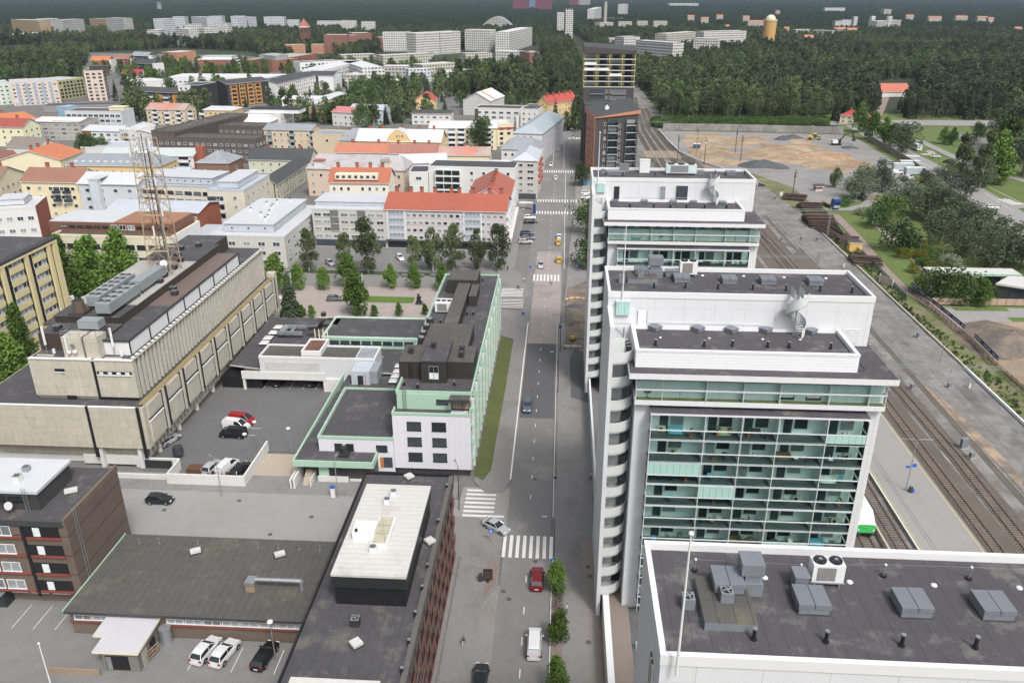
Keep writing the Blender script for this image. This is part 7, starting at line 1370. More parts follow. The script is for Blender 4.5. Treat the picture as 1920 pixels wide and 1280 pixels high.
for i,(a,c) in enumerate((((97.0,218.5),(97.6,187)),((97.6,182),(96.6,168.5)))):
 root=thing('banner',['long navy blue banner with white lettering on the sand site fence','shorter navy blue banner with white lettering nearer the railway gantry'][i],'banner'); a=Vector((*a,0)); c=Vector((*c,0)); d=c-a; L=d.length; an=math.atan2(d.y,d.x); m=(a+c)/2
 MB().box(m.x-L/2,m.x+L/2,m.y-.03,m.y+.03,1.7,2.7,bl,rot=an).build('sheet',root)
 b=MB()
 for q in range(int(L/.55)):
  if q%9 in (7,8): continue
  cc=a+d*((q+.5)/int(L/.55)); w_=rnd.uniform(.15,.4); h_=rnd.uniform(.2,.42); b.box(cc.x-w_/2,cc.x+w_/2,cc.y-.05,cc.y+.05,2.05,2.05+h_,m_white,rot=an)
 b.build('lettering',root)
fence('pale board fence between the sand site and the canopy building',[(98,208.2),(145,209)],1.9,brd,m_brick_brown,2.4)
fence('long grey panel fence at the back of the construction yard',[(60,501),(100,500),(163,493)],4.2,wall_g,m_dark_metal,6)
fence('weathered board fence along the construction yard beside the diagonal road',[(170,470),(169,440),(166,400),(161,360),(157,342)],3,mat('grey_board',(.20,.18,.16),.9,var=.2,seam=(('Y',.8,.2,.3),)),m_wood,3,th=.3)
fence('brown board fence behind the blue truck',[(122,327),(136,327),(150,330)],2.2,m_wood,m_brick_brown,2.4)
fence('stone wall along the forest edge road',[(60,533),(120,535),(168,520)],1.2,mat('stone_wall',(.11,.09,.08),.9,var=.3,scale=1),m_dark_metal,40,th=.6,name='stone_wall',cat='wall')
b=MB()
for i in range(5): b.box(-2.6,2.6,-.06,.06,.15+i*.45,.5+i*.45,m_conc_light)
for x in (-2.6,2.6): b.box(x-.1,x+.1,-.12,.12,0,2.6,m_pwhite)
p=G(1662,530); tag(b.build('billboard_frame',loc=(p.x-1,p.y-2,0),rz=-1.2),'pale slatted panel frame standing on the verge beside the path','panel')
def logs(px,py,label,L,n,W,H,rz=0,end=False):
 p=G(px,py); root=thing('log_pile',label,'log pile',(p.x,p.y,0),rz); lm=[mat('log_dark',(.045,.032,.026),.9,var=.3,scale=2),mat('log_brown',(.10,.065,.050),.9,var=.3,scale=2),mat('log_end',(.12,.085,.06),.9,var=.3)]
 q=random.Random(px);
 for k in range(min(n,95)):
  r_=q.uniform(.14,.24); x=q.uniform(-W/2,W/2); hh=H*(1-(abs(x)/(W/2))**2*.6); z=q.uniform(.15,hh); dy=q.uniform(-.5,.5); t=q.uniform(-.03,.03); m=lm[q.random()<.45]
  inst_=MB(); inst_.cyl((x,-L/2+dy,z),(x+t*L,L/2+dy,z+q.uniform(-.1,.1)),r_,m,n=6); inst_.build('log',root)
 return root
logs(1535,420,'tallest dark log pile stacked beside the rail yard',9,95,13,3.4,math.pi/2); logs(1519,395,'dark jumbled log heap behind the tallest pile',7,70,12,3.0,math.pi/2); logs(1490,372,'loose pale log heap near the farthest tower',8,60,9,1.6,1.2)
logs(1560,437,'loose long poles lying beside the lattice mast',12,60,7,1.2,.15); logs(1588,455,'small dark log pile behind the yellow hut',6,60,5,2.2,1.5); logs(1622,492,'dark log pile in front of the yellow hut',8,80,8,1.9,1.45)
p=G(1601,470); hu=thing('hut','small yellow equipment hut with dark flat roof among log piles','hut',(p.x,p.y,0),-.06); hy=mat('hut_yellow',(.60,.38,.13),.7)
MB().box(-1.9,1.9,-1.6,1.6,0,2.9,hy).build('wall',hu); MB().box(-2.1,2.1,-1.8,1.8,2.9,3.1,m_cream,bit).build('roof',hu); MB().box(-1.94,-1.9,-.4,.5,.2,2.2,mat('hut_door',(.62,.44,.2),.7)).build('door',hu); MB().box(-1.94,-1.9,.8,1.3,1.3,1.9,m_glass_d).build('window',hu)
p=G(1533,357); hu=thing('hut','tiny red brick booth with dark roof on the dry grass','hut',(p.x,p.y,0),.2); MB().box(-1.4,1.4,-1.2,1.2,0,2.2,mat('booth_red',(.33,.14,.11),.8)).box(-1.45,1.45,-1.25,1.25,0,.5,m_pwhite).build('wall',hu); roof_gable(hu,2.8,2.4,2.2,.6,char,br).location=(-1.4,-1.2,0)
for c in hu.children:
 if c.name.startswith('gable'): c.location=(-1.4,-1.2,0)
p=G(1306,279); tag(MB().box(-1.7,1.7,-1.2,1.2,0,2.5,mat('container_blue',(.03,.07,.14),.6)).box(-1.8,1.8,-1.3,1.3,2.5,2.7,m_white).build('container',loc=(p.x,p.y,0)),'small navy container with white top beside the far tracks','container')
cw=mat('canopy_white',(.52,.52,.51),.5,var=.04,seam=(('X',1.2,.06,.12),))
cn_=thing('canopy','long white roofed station canopy on dark posts above shrubs','canopy'); MB().box(104,128.6,223.5,229,3.4,3.8,cw).box(103.9,128.7,223.4,223.5,3.2,3.85,m_mint).build('roof',cn_)
for x in (105,112,119): MB().box(x-.15,x+.15,226,226.3,0,3.4,m_dark_metal).build('post',cn_)
MB().box(123.5,127,224,228,0,3.4,mat('rubble_stone',(.25,.20,.17),.9,var=.4,scale=2)).box(121,123.4,224.2,227.8,0,3.4,m_black).build('wall',cn_)
cn_=thing('canopy','white roofed curved station building at the right edge','station building'); b=MB(); b.prism([(117.5,215),(124,221.5),(150,219),(150,209),(128,209.6)],3.5,4.0,cw); b.build('roof',cn_); MB().prism([(118.5,215),(124.5,220.5),(149,218),(149,210.5),(128,210.8)],0,3.5,mat('glass_front',(.045,.05,.055),.3,seam=(('X',2.4,.2,.5),))).build('wall',cn_)
p=G(1568,272); ex=thing('excavator','white tracked excavator with dark boom in the construction yard','excavator',(p.x,p.y,0),.1)
for y in (-1.2,1.2): MB().box(-2.2,2.2,y-.35,y+.35,0,.9,m_black).build('track',ex)
MB().box(-2.6,1.2,-1.4,1.4,1.1,2.6,m_white).build('body',ex); MB().box(.2,1.8,-1.4,-.2,1.1,3.2,m_glass_d).build('cab',ex); b=MB(); b.path([(1.2,.3,2),(4.5,.3,5.6),(8.0,.3,6.8)],.35,m_black,n=6); b.path([(8,.3,6.8),(9.2,.3,3.2)],.28,m_black,n=6); b.build('boom',ex); MB().box(8.6,10,-.5,1.1,2.0,3.2,m_dark_metal).build('bucket',ex)
p=G(1525,262); ro=thing('road_roller','yellow road roller standing on the grey gravel','road roller',(p.x,p.y,0),-.1); yl=mat('machine_yellow',(.62,.42,.03),.5); MB().cyl((3,-1.2,.9),(3,1.2,.9),.95,m_dark_metal,n=18).build('drum',ro)
MB().box(1.8,3.9,-1.3,1.3,.9,1.3,yl).box(-3,-.4,-1.1,1.1,1,2.1,yl).build('body',ro); MB().box(-.6,1.4,-1,1,1,3.2,m_glass_d).box(-.7,1.5,-1.1,1.1,3.2,3.4,yl).build('cab',ro)
for y in (-1.1,1.1): MB().cyl((-2,y-.25,.8),(-2,y+.25,.8),.8,m_black,n=14).build('wheel',ro)
def mound(px,py,r,h,label,m):
 p=G(px,py); rows=[]; q=random.Random(px)
 for i in range(7):
  t=i/6; row=[]
  for k in range(17): a=2*math.pi*(k%16)/16; rr=r*t*(1+.18*math.sin(a*3+px)+.1*math.sin(5*a)); row.append((rr*math.cos(a),rr*math.sin(a)*.8,h*(1-t**1.3)*(1+.1*math.sin(a*2+t*5))))
  rows.append(row)
 return tag(MB().grid(rows,m).build('mound',loc=(p.x,p.y,0),smooth=False),label,'mound')
gd=mat('dark_gravel',(.075,.078,.085),.95,var=.25,scale=.8,bump=.6); sd=mat('sand_heap',(.36,.25,.15),.95,var=.25,scale=.4,col2=(.24,.16,.10),bump=.6)
mound(1468,262,5,2.2,'left dark gravel mound at the back of the construction yard',gd); mound(1485,259,6,2,'right dark gravel mound at the back of the construction yard',gd); mound(1592,277,5,1,'low dark gravel heap beside the excavator bucket',gd)
mound(1430,310,12,2.5,'grey gravel heap in front of the sand field',gd); mound(1545,293,16,2.2,'brown sand bank at the right end of the sand field',sd); mound(1470,290,14,1.8,'pale sand ridge in the middle of the sand field',MATS['sand'])
mound(1900,640,14,2.6,'brown earth ridge on the sand lot at the right edge',dirt); mound(1085,610,3.5,1.0,'brown spoil heap inside the street roadworks',dirt); mound(1078,575,2.5,.7,'grey rubble heap inside the street roadworks',gd); mound(1088,640,3,.8,'reddish earth heap near the roadworks barrier',dirt)
for i,(x,y,m,l) in enumerate([(1692,318,mat('container_pale',(.40,.46,.50),.5,seam=(('X',.5,.08,.15),)),'left pale blue site container'),(1704,313,MATS['container_pale'],'rear pale blue site container'),(1714,326,MATS['container_pale'],'front pale blue site container')]):
 p=G(x,y); tag(MB().box(-4.5,4.5,-1.4,1.4,.1,2.9,m).box(-4.5,4.5,-1.45,1.45,2.9,3.0,m_white).build('container',loc=(p.x,p.y,0),rz=.05*i),l+' in the construction yard','container')
p=G(1735,342); tag(MB().box(-4,3,-.3,.3,0,.5,mat('beam_orange',(.50,.14,.03),.7)).box(-2,5,.5,1.1,0,.4,m_wood).box(-3,2,1.3,1.8,0,.6,MATS['beam_orange']).build('beam_stack',loc=(p.x,p.y,0),rz=-.5),'orange beams and boards stacked in the construction yard','beam stack')
def sign(px,py,label,face,h=2.6,shape='square',rz=0,post=None,X=None):
 p=G(px,py); root=thing('road_sign',label,'road sign',(p.x,p.y,0),rz); MB().cyl((0,0,0),(0,0,h),.035,post or m_steel,n=6).build('post',root)
 if shape=='square': MB().box(-.35,.35,-.06,-.03,h-.7,h,face).build('plate',root)
 else: MB().cyl((0,-.03,h-.3),(0,-.06,h-.3),.33,face,n=18).build('plate',root)
 return root
sb=MATS['sign_blue']; so_=mat('sign_orange',(.75,.32,.03),.6); sr=mat('sign_red',(.5,.03,.03),.6)
def crosssign(px,py,label):
 r=sign(px,py,label,sb,2.7); b=MB(); b.poly([(-.24,-.065,2.1),(.24,-.065,2.1),(0,-.065,2.58)],m_white); b.poly([(-.07,-.07,2.14),(.07,-.07,2.14),(.02,-.07,2.48)],m_black); b.build('symbol',r); return r
crosssign(921,1018,'blue crosswalk sign at the street corner beside the silver car'); crosssign(1037,1075,'blue crosswalk sign on the lamp post side of the crosswalk')
r=sign(1041,915,'round blue and red no parking sign on the right kerb',sr,2.4,'round'); MB().cyl((0,-.061,2.1),(0,-.07,2.1),.25,sb,n=18).build('disc',r); MB().box(-.09,.09,-.05,.05,.1,.9,sb).box(-.095,.095,-.055,.055,.35,.55,m_white).build('guard',r)
for x,y,l in ((1050,627,'small blue sign at the roadworks edge'),(981,602,'small blue sign on the corner island'),(1081,507,'blue sign beside the lawn hedge'),(994,513,'low blue sign on the upper island'),(1017,290,'blue sign beside the far lane'),(1706,366,'blue sign by the park road')): sign(x,y,l,sb,2.4)
r=thing('roadworks_barrier','white barrier with orange lamps closing the pavement roadworks','barrier',(3.4,172.6,.12)); MB().box(-1.9,2.2,-.05,.05,.7,1.15,m_white).build('board',r)
for x in (-1.7,-.2,1.6): MB().box(x-.05,x+.05,-.3,.3,0,.7,m_dark_metal).build('leg',r); MB().box(x-.25,x+.25,-.07,-.051,.75,1.1,so_).build('reflector',r)
r=thing('roadworks_barrier','curved orange and white barrier at the far end of the roadworks','barrier',(5,206,.12)); b=MB()
for k in range(9): a=-.9+k*.24; b.box(math.sin(a)*3.4-.4,math.sin(a)*3.4+.36,-3.4+math.cos(a)*3.4-.04,-3.4+math.cos(a)*3.4+.04,.4,.8,so_ if k%2 else m_white,rot=-a)
b.build('board',r)
r=thing('construction_digger','small yellow compact digger in the roadworks','digger',(3.6,177.5,.2),.5); r.scale=(.6,.6,.6); MB().box(-.9,.9,-.6,.6,.3,.9,m_dark_metal).build('track',r); MB().box(-.6,.6,-.5,.5,.9,2.1,yl).build('body',r); MB().path([(.5,0,1.4),(1.5,0,2.2),(2.1,0,1.0)],.12,yl).build('boom',r)
b=MB(); b.box(-.22,.22,-.1,.1,0,4.8,mat('sign_black',(.015,.018,.03),.5)); bs=tag(b.build('shop_sign',loc=(6.3,168.3,3.0)),'tall black shop sign with white vertical lettering on the tower wall','shop sign')
def text(s,parent,loc,size,rot,m,name='lettering',ext=.02):
 cu=bpy.data.curves.new(name,'FONT'); cu.body=s; cu.size=size; cu.extrude=ext; cu.align_x='CENTER'; cu.align_y='CENTER'
 o=bpy.data.objects.new(name,cu); C.objects.link(o); bpy.context.view_layer.update(); me=bpy.data.meshes.new_from_object(o.evaluated_get(bpy.context.evaluated_depsgraph_get())); bpy.data.objects.remove(o)
 me.materials.clear(); me.materials.append(m); q=bpy.data.objects.new(name,me); C.objects.link(q); q.location=loc; q.rotation_euler=rot
 if parent: q.parent=parent
 return q
text('Market',bs,(0,-.12,1.8),1.0,(math.pi/2,math.pi/2,0),m_white); text('K',bs,(0,-.12,4.2),1.0,(math.pi/2,math.pi/2,0),so_)
p=G(915,1093); r=thing('advertising_board','black framed poster board standing on the corner pavement','advertising board',(p.x,p.y,.12)); MB().box(-.65,.65,-.1,.1,.6,2.3,m_black).build('frame',r); MB().box(-.55,.55,-.12,-.1,.7,2.2,mat('poster_dark',(.06,.04,.038),.5,var=.5,scale=2)).build('poster',r); MB().box(-.1,.1,-.08,.08,0,.6,m_black).build('post',r)
p=G(901,1090); tag(MB().box(-.25,.25,-.2,.2,0,1.3,m_dark_metal).build('litter_bin',loc=(p.x,p.y,.12)),'dark litter bin beside the black poster board','litter bin')
p=G(1002,400); tag(MB().box(-.5,.5,-.25,.25,0,3.4,mat('totem_blue',(.01,.04,.20),.4)).build('information_totem',loc=(p.x,p.y,0)),'blue glowing information totem beside the parked cars','totem')
b=MB(); b.box(-2.6,2.6,-1,1,2.4,2.6,m_pwhite); b.box(-2.5,-2.4,-.9,.9,0,2.4,m_steel).box(2.4,2.5,-.9,.9,0,2.4,m_steel); p=G(986,392); tag(b.build('bus_shelter',loc=(p.x,p.y,0)),'pale roofed bus shelter on the left pavement by the crosswalk','bus shelter')
b=MB(); b.box(-.9,.9,-.9,.9,0,.3,m_dark_metal); b.cyl((-.4,0,.3),(-.2,0,2.2),.35,m_black,r2=.25,n=8).cyl((.4,0,.3),(.1,.1,1.6),.3,m_black,r2=.3,n=8).ball((-.1,0,2.5),.35,m_black,n=8,k=6).ball((.35,0,1.9),.3,m_black,n=8,k=6).cyl((-.7,0,1.6),(.4,0,1.3),.16,m_black,n=6); p=G(786,569); tag(b.build('statue',loc=(p.x,p.y,0)),'dark bronze statue of two figures on the plaza lawn','statue')
for i,x in enumerate([760,788,815,741]): p=G(x,519); b=MB(); b.box(-1.2,1.2,-.3,.3,.4,.5,m_grey_box).box(-1.2,1.2,.25,.33,.5,.95,m_grey_box).box(-1,-.9,-.25,.25,0,.4,m_dark_metal).box(.9,1,-.25,.25,0,.4,m_dark_metal); tag(b.build('bench',loc=(p.x,p.y,0)),['second bench from the left under the plaza birches','third bench from the left under the plaza birches','rightmost bench under the plaza birches','leftmost bench under the plaza birches'][i],'bench')
for (x,yt,yb,l) in ((549,512,596,'white flagpole in front of the dark spruce'),(680,512,588,'white flagpole beside the round linden on the plaza')):
 q=G(x+4,yb); top=onY(x-8 if x<600 else x-2,yt,q.y); r=thing('flagpole',l,'flagpole',(q.x,q.y,0)); MB().cyl((0,0,0),(0,0,top.z),.12,m_white,r2=.07,n=8).build('pole',r)
q=G(22,700); r=thing('flagpole','white flagpole left of the concrete building','flagpole',(q.x,q.y,0)); MB().cyl((0,0,0),(0,0,15),.11,m_white,r2=.07,n=8).build('pole',r)
for i,(x,y,h) in enumerate([(1612,352,8),(1755,232,8),(1680,182,9),(1834,215,8),(1868,420,9),(1810,395,9),(1290,235,9),(1385,232,9),(1580,452,5),(1723,478,5),(1692,430,4),(1765,490,5),(1604,382,4),(1195,222,10),(1240,236,10)]): lamp(x,y,h,['lamp post beside the board fence','lamp post at the forest road bend','lamp post at the forest path mouth','lamp post by the right park lawn','lamp post with orange banners at the right','tall lamp post on the park road','first lamp post along the back road','second lamp post along the back road','short lamp post on the path','thin lamp post in the shrubbery','small lamp beside the white blossoms','short lamp post among the hedges','small lamp post on the triangular lawn','lamp post behind the dark brick towers','lamp post at the railway road bridge'][i],arm=.8)
for i,(x,y,h,l) in enumerate([(1305,290,14,'left timber catenary mast at the sand field'),(1388,305,13,'middle dark mast near the farthest tower roof'),(1378,290,13,'thin dark mast before the sand field'),(1320,310,13,'grey signal mast with white face beside the tracks'),(1270,300,12,'grey mast on the island platform'),(1485,375,12,'timber mast behind the dark log heap')]):
 p=G(x,y); tag(MB().cyl((0,0,0),(0,0,h),.16,m_dark_metal if i else m_wood,n=6).box(-.9,.9,-.06,.06,h-1.5,h-1.3,m_dark_metal).box(-.3,.3,-.12,.12,h-3,h-2,m_white if i==3 else m_dark_metal).build('catenary_mast',loc=(p.x,p.y,0)),l,'mast')
# ================================================================ TREES
tr_=random.Random(5)
def leafm(n,c,c2=None,**k): return mat(n,c,.75,var=.16,scale=.35,objvar=.42,spec=.2,col2=c2,**k)
LM=dict(birch=leafm('birch_leaf',(0.088,0.120,0.050),(0.125,0.150,0.072)),linden=leafm('linden_leaf',(0.078,0.143,0.027),(0.128,0.195,0.045)),maple=leafm('maple_leaf',(0.053,0.093,0.030),(0.083,0.128,0.045)),spruce=leafm('spruce_needle',(0.036,0.058,0.029),(0.055,0.080,0.038)),pine=leafm('pine_needle',(0.058,0.082,0.038),(0.085,0.100,0.055)),bush=leafm('bush_leaf',(0.060,0.112,0.027),(0.105,0.150,0.045)),dbush=leafm('dark_bush_leaf',(0.042,0.083,0.027),(0.068,0.112,0.038)),flower=leafm('blossom_leaf',(.30,.33,.24),(.10,.14,.06)),yb=leafm('golden_leaf',(.10,.11,.018),(.24,.22,.02)),whitebeam=leafm('greygreen_leaf',(0.083,0.112,0.063),(0.135,0.158,0.105)))
barkm=mat('bark',(.09,.07,.055),.9,var=.2); barkw=mat('birch_bark',(.42,.40,.37),.9,var=.3,scale=4)
def leaf(b,c,s,m,q,up=.35):
 n=Vector((q.gauss(0,1),q.gauss(0,1),q.gauss(0,1)+up)); n.normalize(); u=n.orthogonal().normalized(); a=q.uniform(0,6.28); v=n.cross(u); u,v=u*math.cos(a)+v*math.sin(a),v*math.cos(a)-u*math.sin(a)
 k=q.uniform(.6,1.25)*s; b.poly([c-u*k*.5,c+v*k*.36,c+u*k*.55,c-v*k*.33],m)
def crown_mesh(kind,n,seed,leaf_s):
 """unit-height crown (0..1) of many leaf clumps; width given per kind"""
 q=random.Random(seed); b=MB(); H=1.0
 if kind in('spruce',):
  m=LM['spruce']; L=26
  for i in range(L):
   z=.05+.95*i/L; r=.215*(1-z)**.85+.008; nb=max(5,int(15*(1-z)+4))
   for k in range(nb):
    a=2*math.pi*k/nb+q.uniform(-.25,.25)+i; rr=r*q.uniform(.72,1.15)
    p=Vector((math.cos(a)*.01,math.sin(a)*.01,z)); e=Vector((math.cos(a)*rr,math.sin(a)*rr,z-rr*.42+q.uniform(-.01,.01))); s=Vector((-math.sin(a),math.cos(a),0))*rr*.30
    b.poly([p,(p+e)/2+s,e,(p+e)/2-s],m)
    if n>500:
     for t in (.45,.75): c=p.lerp(e,t); b.poly([c+s*.8,c+s*.2-Vector((0,0,rr*.32)),c-s*.8,c+(e-p)*.2],m)
  return b.mesh('crown')
 W={'birch':.24,'linden':.34,'maple':.40,'pine':.26,'bush':.75,'dbush':.62,'flower':.7,'yb':.7,'whitebeam':.46}[kind]; m=LM[kind]
 nc={'birch':30,'linden':34,'maple':34,'pine':16}.get(kind,22); cl=[]
 for i in range(nc):
  z=q.uniform(.0,1)
  if kind=='birch': pr=math.sin(math.pi*min(1,(z*.86+.1)))**.8
  elif kind=='linden': pr=(1-z)**.55*min(1,.55+z*2.2)
  elif kind=='pine': pr=math.sin(math.pi*(z*.8+.15))**.5
  else: pr=math.sin(math.pi*(z*.82+.14))**.6
  a=q.uniform(0,6.283); rr=W*pr*q.uniform(.25,1.0)**.5*.8
  cl.append((Vector((math.cos(a)*rr,math.sin(a)*rr,(.12+z*.84) if kind!='pine' else .45+z*.5)),W*q.uniform(.26,.46)*(.75+.5*pr)*(0.8 if kind=='pine' else 1)))
 per=n//nc
 for c,r in cl:
  for k in range(per):
   d=Vector((q.gauss(0,1),q.gauss(0,1),q.gauss(0,.8))); d.normalize(); leaf(b,c+d*r*q.uniform(.55,1.08)**.7*Vector((1,1,.85)).length/1.65,leaf_s,m,q)
 return b.mesh('crown')
def trunk_mesh(kind,seed):
 q=random.Random(seed); b=MB(); m=barkw if kind=='birch' else barkm; top=.9 if kind not in('bush','dbush','flower','yb') else .5
 b.cyl((0,0,0),(0,0,.2),.020,m,r2=.016,n=7,caps=False).cyl((0,0,.2),(.005,.004,top),.016,m,r2=.003,n=6,caps=False)
 if kind!='spruce':
  for k in range(7): a=q.uniform(0,6.28); z=q.uniform(.18 if kind!='pine' else .5,.7); b.cyl((0,0,z),(math.cos(a)*.17,math.sin(a)*.17,z+.13),.008,m,r2=.002,n=4,caps=False)
 return b.mesh('trunk')
CM={}; TM={}
def protos(kind,n,s,cnt=3,tagk=''):
 CM[kind+tagk]=[crown_mesh(kind,n,i*7+3,s) for i in range(cnt)]; TM[kind]=TM.get(kind) or [trunk_mesh(kind,i) for i in range(2)]
protos('birch',3300,.040); protos('linden',3600,.052); protos('maple',3400,.050); protos('spruce',600,.1); protos('pine',1500,.045); protos('whitebeam',3000,.048)
for k in('bush','dbush','flower','yb'): protos(k,1500,.09,2)
for k in('birch','pine','maple','linden'): protos(k,650,.085,3,'_far')
CM['spruce_far']=[crown_mesh('spruce',300,i,1) for i in range(2)]
def tree(kind,x,y,h,label,group=None,far=False,cat='tree',name=None,w=1.0,z=0):
 t=thing(name or {'birch':'birch_tree','linden':'linden_tree','maple':'broadleaf_tree','spruce':'spruce_tree','pine':'pine_tree','whitebeam':'whitebeam_tree'}.get(kind,'shrub'),label,cat,(x,y,z),tr_.uniform(0,6.28),group)
 L=CM[kind+('_far' if far else '')]; inst(tr_.choice(L),'crown',t,sc=(h*w,h*w,h)); inst(tr_.choice(TM[kind]),'trunk',t,sc=(h,h,h)); return t
def TP(kind,px,py,h,label,**k): p=G(px,py); return tree(kind,p.x,p.y,h,label,**k)
def ordn(i): return (ORD+['thirteenth','fourteenth','fifteenth','sixteenth','seventeenth','eighteenth','nineteenth','twentieth','twenty-first','twenty-second','twenty-third','twenty-fourth'])[i]
for i,(x,y,hh) in enumerate([(1042,1112,5.6),(1046,1207,5.4),(1042,1300,5.6)]): TP('linden',x,y,hh,['farthest street tree between crosswalk and bicycles','middle street tree on the right kerb beside the white van','nearest street tree at the bottom edge of the street'][i],w=.85)
for i,(x,y,h,w) in enumerate([(580,508,13,.95),(649,505,11.5,.9),(691,512,17,1.0),(776,508,11,.85),(812,508,13,1.05),(851,508,14.5,.95),(895,507,12.5,.85),(934,507,14.5,.95)]): TP('birch',x,y,h,f'{ORD[i]} birch from the left in the row before the red roofed block',w=w)
for i,(x,y,h,w) in enumerate([(519,550,11,1.1),(560,543,7.5,1),(608,543,6.5,1),(653,540,10,1.05),(733,541,7,1),(777,541,7,1),(830,545,8,.9)]): TP('linden',x,y,h,f'{ORD[i]} small linden from the left along the plaza walk',w=w)
TP('linden',669,592,11.5,'round linden right of the flagpole on the plaza lawn edge'); TP('spruce',547,602,15,'dark spruce behind the left plaza flagpole')
for i,(x,y,h) in enumerate([(568,600,4),(585,596,3.5),(702,596,3.5),(748,592,3.5),(797,590,3)]): TP('linden',x,y,h,f'{ORD[i]} young tree from the left behind the low mint building')
for i,(x,y,h,w) in enumerate([(127,545,16,.85),(180,548,16,.9),(237,552,18,.95),(167,592,14,.95),(50,690,15,.6),(12,720,14,.6),(30,725,12,1)]): TP('linden',x,y,h,['leftmost linden behind the link building','second linden behind the link building','largest linden behind the concrete building','lower round linden above the link roof','tall narrow linden left of the concrete building roof','linden at the very left edge beside the cream office','low linden beside the left flagpole'][i],w=w)
TP('maple',1090,348,9,'round tree beside the blue bins north of the farthest tower'); TP('maple',1100,440,12,'tree beside the stair side of the farthest tower'); TP('dbush',1098,500,8,'dark bush against the farthest tower wall',cat='shrub',w=1.1)
def shrub(kind,px,py,h,label,w=1.0,group=None): p=G(px,py); return tree(kind,p.x,p.y,h,label,cat='shrub',w=w,group=group)
for k in range(9): t_=k/8; p=Vector((9.2+2.2*math.sin(math.pi*t_*.5)*.6,247+t_*38,0)); tree('bush',p.x,p.y,2.2,f'{ORD[k]} hedge shrub from the front, small lawn beside the farthest tower','hedge shrubs by the small lawn',cat='shrub',w=.9)
for i,(x,y,h,w) in enumerate([(1604,372,11,1),(1565,352,8,.8),(1618,362,11,1),(1640,355,12,1),(1652,360,10,1),(1688,392,12,1.05),(1712,402,11,1),(1740,412,12,1.1),(1768,420,12,1.1),(1790,433,12,1.1),(1812,447,12,1.1),(1838,462,12,1.1),(1862,478,12,1.1),(1885,492,12,1.1),(1912,505,12,1.1),(1760,455,11,1.1),(1800,478,11,1.1),(1846,500,11,1.1),(1726,378,11,1),(1752,388,11,1),(1800,368,11,1.1),(1830,350,12,1.1),(1770,352,11,1)]):
 TP('whitebeam' if i not in(1,) else 'maple',x,y,h,f'grey green park tree, {ordn(i)} along the row between lawn and parking road',group='park tree row by the lawn',w=w)
for a in [('bush',1670,408,8,'large bright green bush at the head of the park path',1.1),('dbush',1640,425,7,'dark rounded bush left of the white blossoms',1.1),('dbush',1682,470,9.5,'big round dark green bush beside the pale path',1.0),('bush',1785,560,8,'wide bright green bush before the long white canopy',1.4),('bush',1745,550,6,'smaller green bush left of the wide one before the canopy',1.1),('linden',1840,575,7.5,'small tree behind the pale board fence',1.0),('flower',1617,402,2.6,'low white flowering shrub at the path junction',1.4),('flower',1672,432,2.8,'white flowering shrub beside the path, first clump',1.3),('flower',1692,443,2.8,'white flowering shrub beside the path, second clump',1.3),('flower',1710,458,2.6,'white flowering shrub beside the path, third clump',1.2),('flower',1785,502,3.6,'large white flowering shrub behind the long canopy',1.5),('yb',1691,484,3,'yellow flowering shrub under the big dark bush',1.2),('yb',1712,510,2.5,'yellow flowering shrub lower on the slope',1.1),('dbush',1590,378,2.5,'low dark hedge mound on the triangular lawn, left',2.0),('dbush',1612,374,2.4,'low dark hedge mound on the triangular lawn, right',2.0),('dbush',1582,385,2.2,'low dark hedge mound at the lawn tip',1.6)]:
 (TP if a[0]=='linden' else shrub)(a[0],a[1],a[2],a[3],a[4],w=a[5])
for i,(x,y,h,w,k) in enumerate([(1693,285,11,1,'maple'),(1634,262,15,1.1,'linden'),(1655,270,14,1,'linden'),(1608,248,16,1.1,'linden'),(1670,274,12,1,'linden'),(1698,287,15,1.15,'whitebeam'),(1725,277,5,1,'spruce'),(1768,270,9,1.1,'linden'),(1785,272,9,1,'linden'),(1800,330,19,.9,'birch'),(1835,360,20,.9,'birch'),(1850,335,20,1,'birch'),(1880,320,24,1,'linden'),(1862,345,22,1,'linden'),(1905,290,26,1,'whitebeam'),(1915,330,22,1,'whitebeam'),(1860,275,20,1,'birch'),(1890,245,24,1,'birch'),(1910,225,24,1,'birch'),(1830,265,10,1,'maple')]):
 TP(k,x,y,h,['tree behind the construction yard cars','leftmost tree of the green clump by the diagonal road','middle tree of the green clump by the diagonal road','back tree of the green clump by the diagonal road','right tree of the green clump by the diagonal road','rounded tree standing over the board fence','small spruce beside the parked bus','left tree of the pair on the traffic island','right tree of the pair on the traffic island','slender birch before the right parking loop','tall birch in front at the right parking loop','wide birch behind the tall one at the right','bright green tree at the right edge','lower bright green tree at the right edge','large grey green tree at the upper right edge','grey green tree right of the bright green one','birch near the upper right bus stop','tall birch at the right end of the back road','birch behind the last one at the right edge','low round tree on the right island'][i],w=w)
def inpoly(x,y,P):
 c=False; n=len(P)
 for i in range(n):
  x1,y1=P[i]; x2,y2=P[(i+1)%n]
  if (y1>y)!=(y2>y) and x<(x2-x1)*(y-y1)/(y2-y1)+x1: c=not c
 return c
CELLS={}
for (fx,fy,fa,fW,fD) in FOOT:
 ca,sa=math.cos(fa),math.sin(fa); r_=math.hypot(fW,fD)+8
 for i in range(int((fx-r_)//50),int((fx+r_)//50)+1):
  for j in range(int((fy-r_)//50),int((fy+r_)//50)+1): CELLS.setdefault((i,j),[]).append((fx,fy,ca,sa,fW,fD))
def free(x,y,mg=3.0,fr=2):
 for (fx,fy,ca,sa,W,D) in CELLS.get((int(x//50),int(y//50)),()):
  u=(x-fx)*ca+(y-fy)*sa; v=-(x-fx)*sa+(y-fy)*ca
  if -mg<u<W+mg and -mg-fr<v<D+mg: return False
 return True
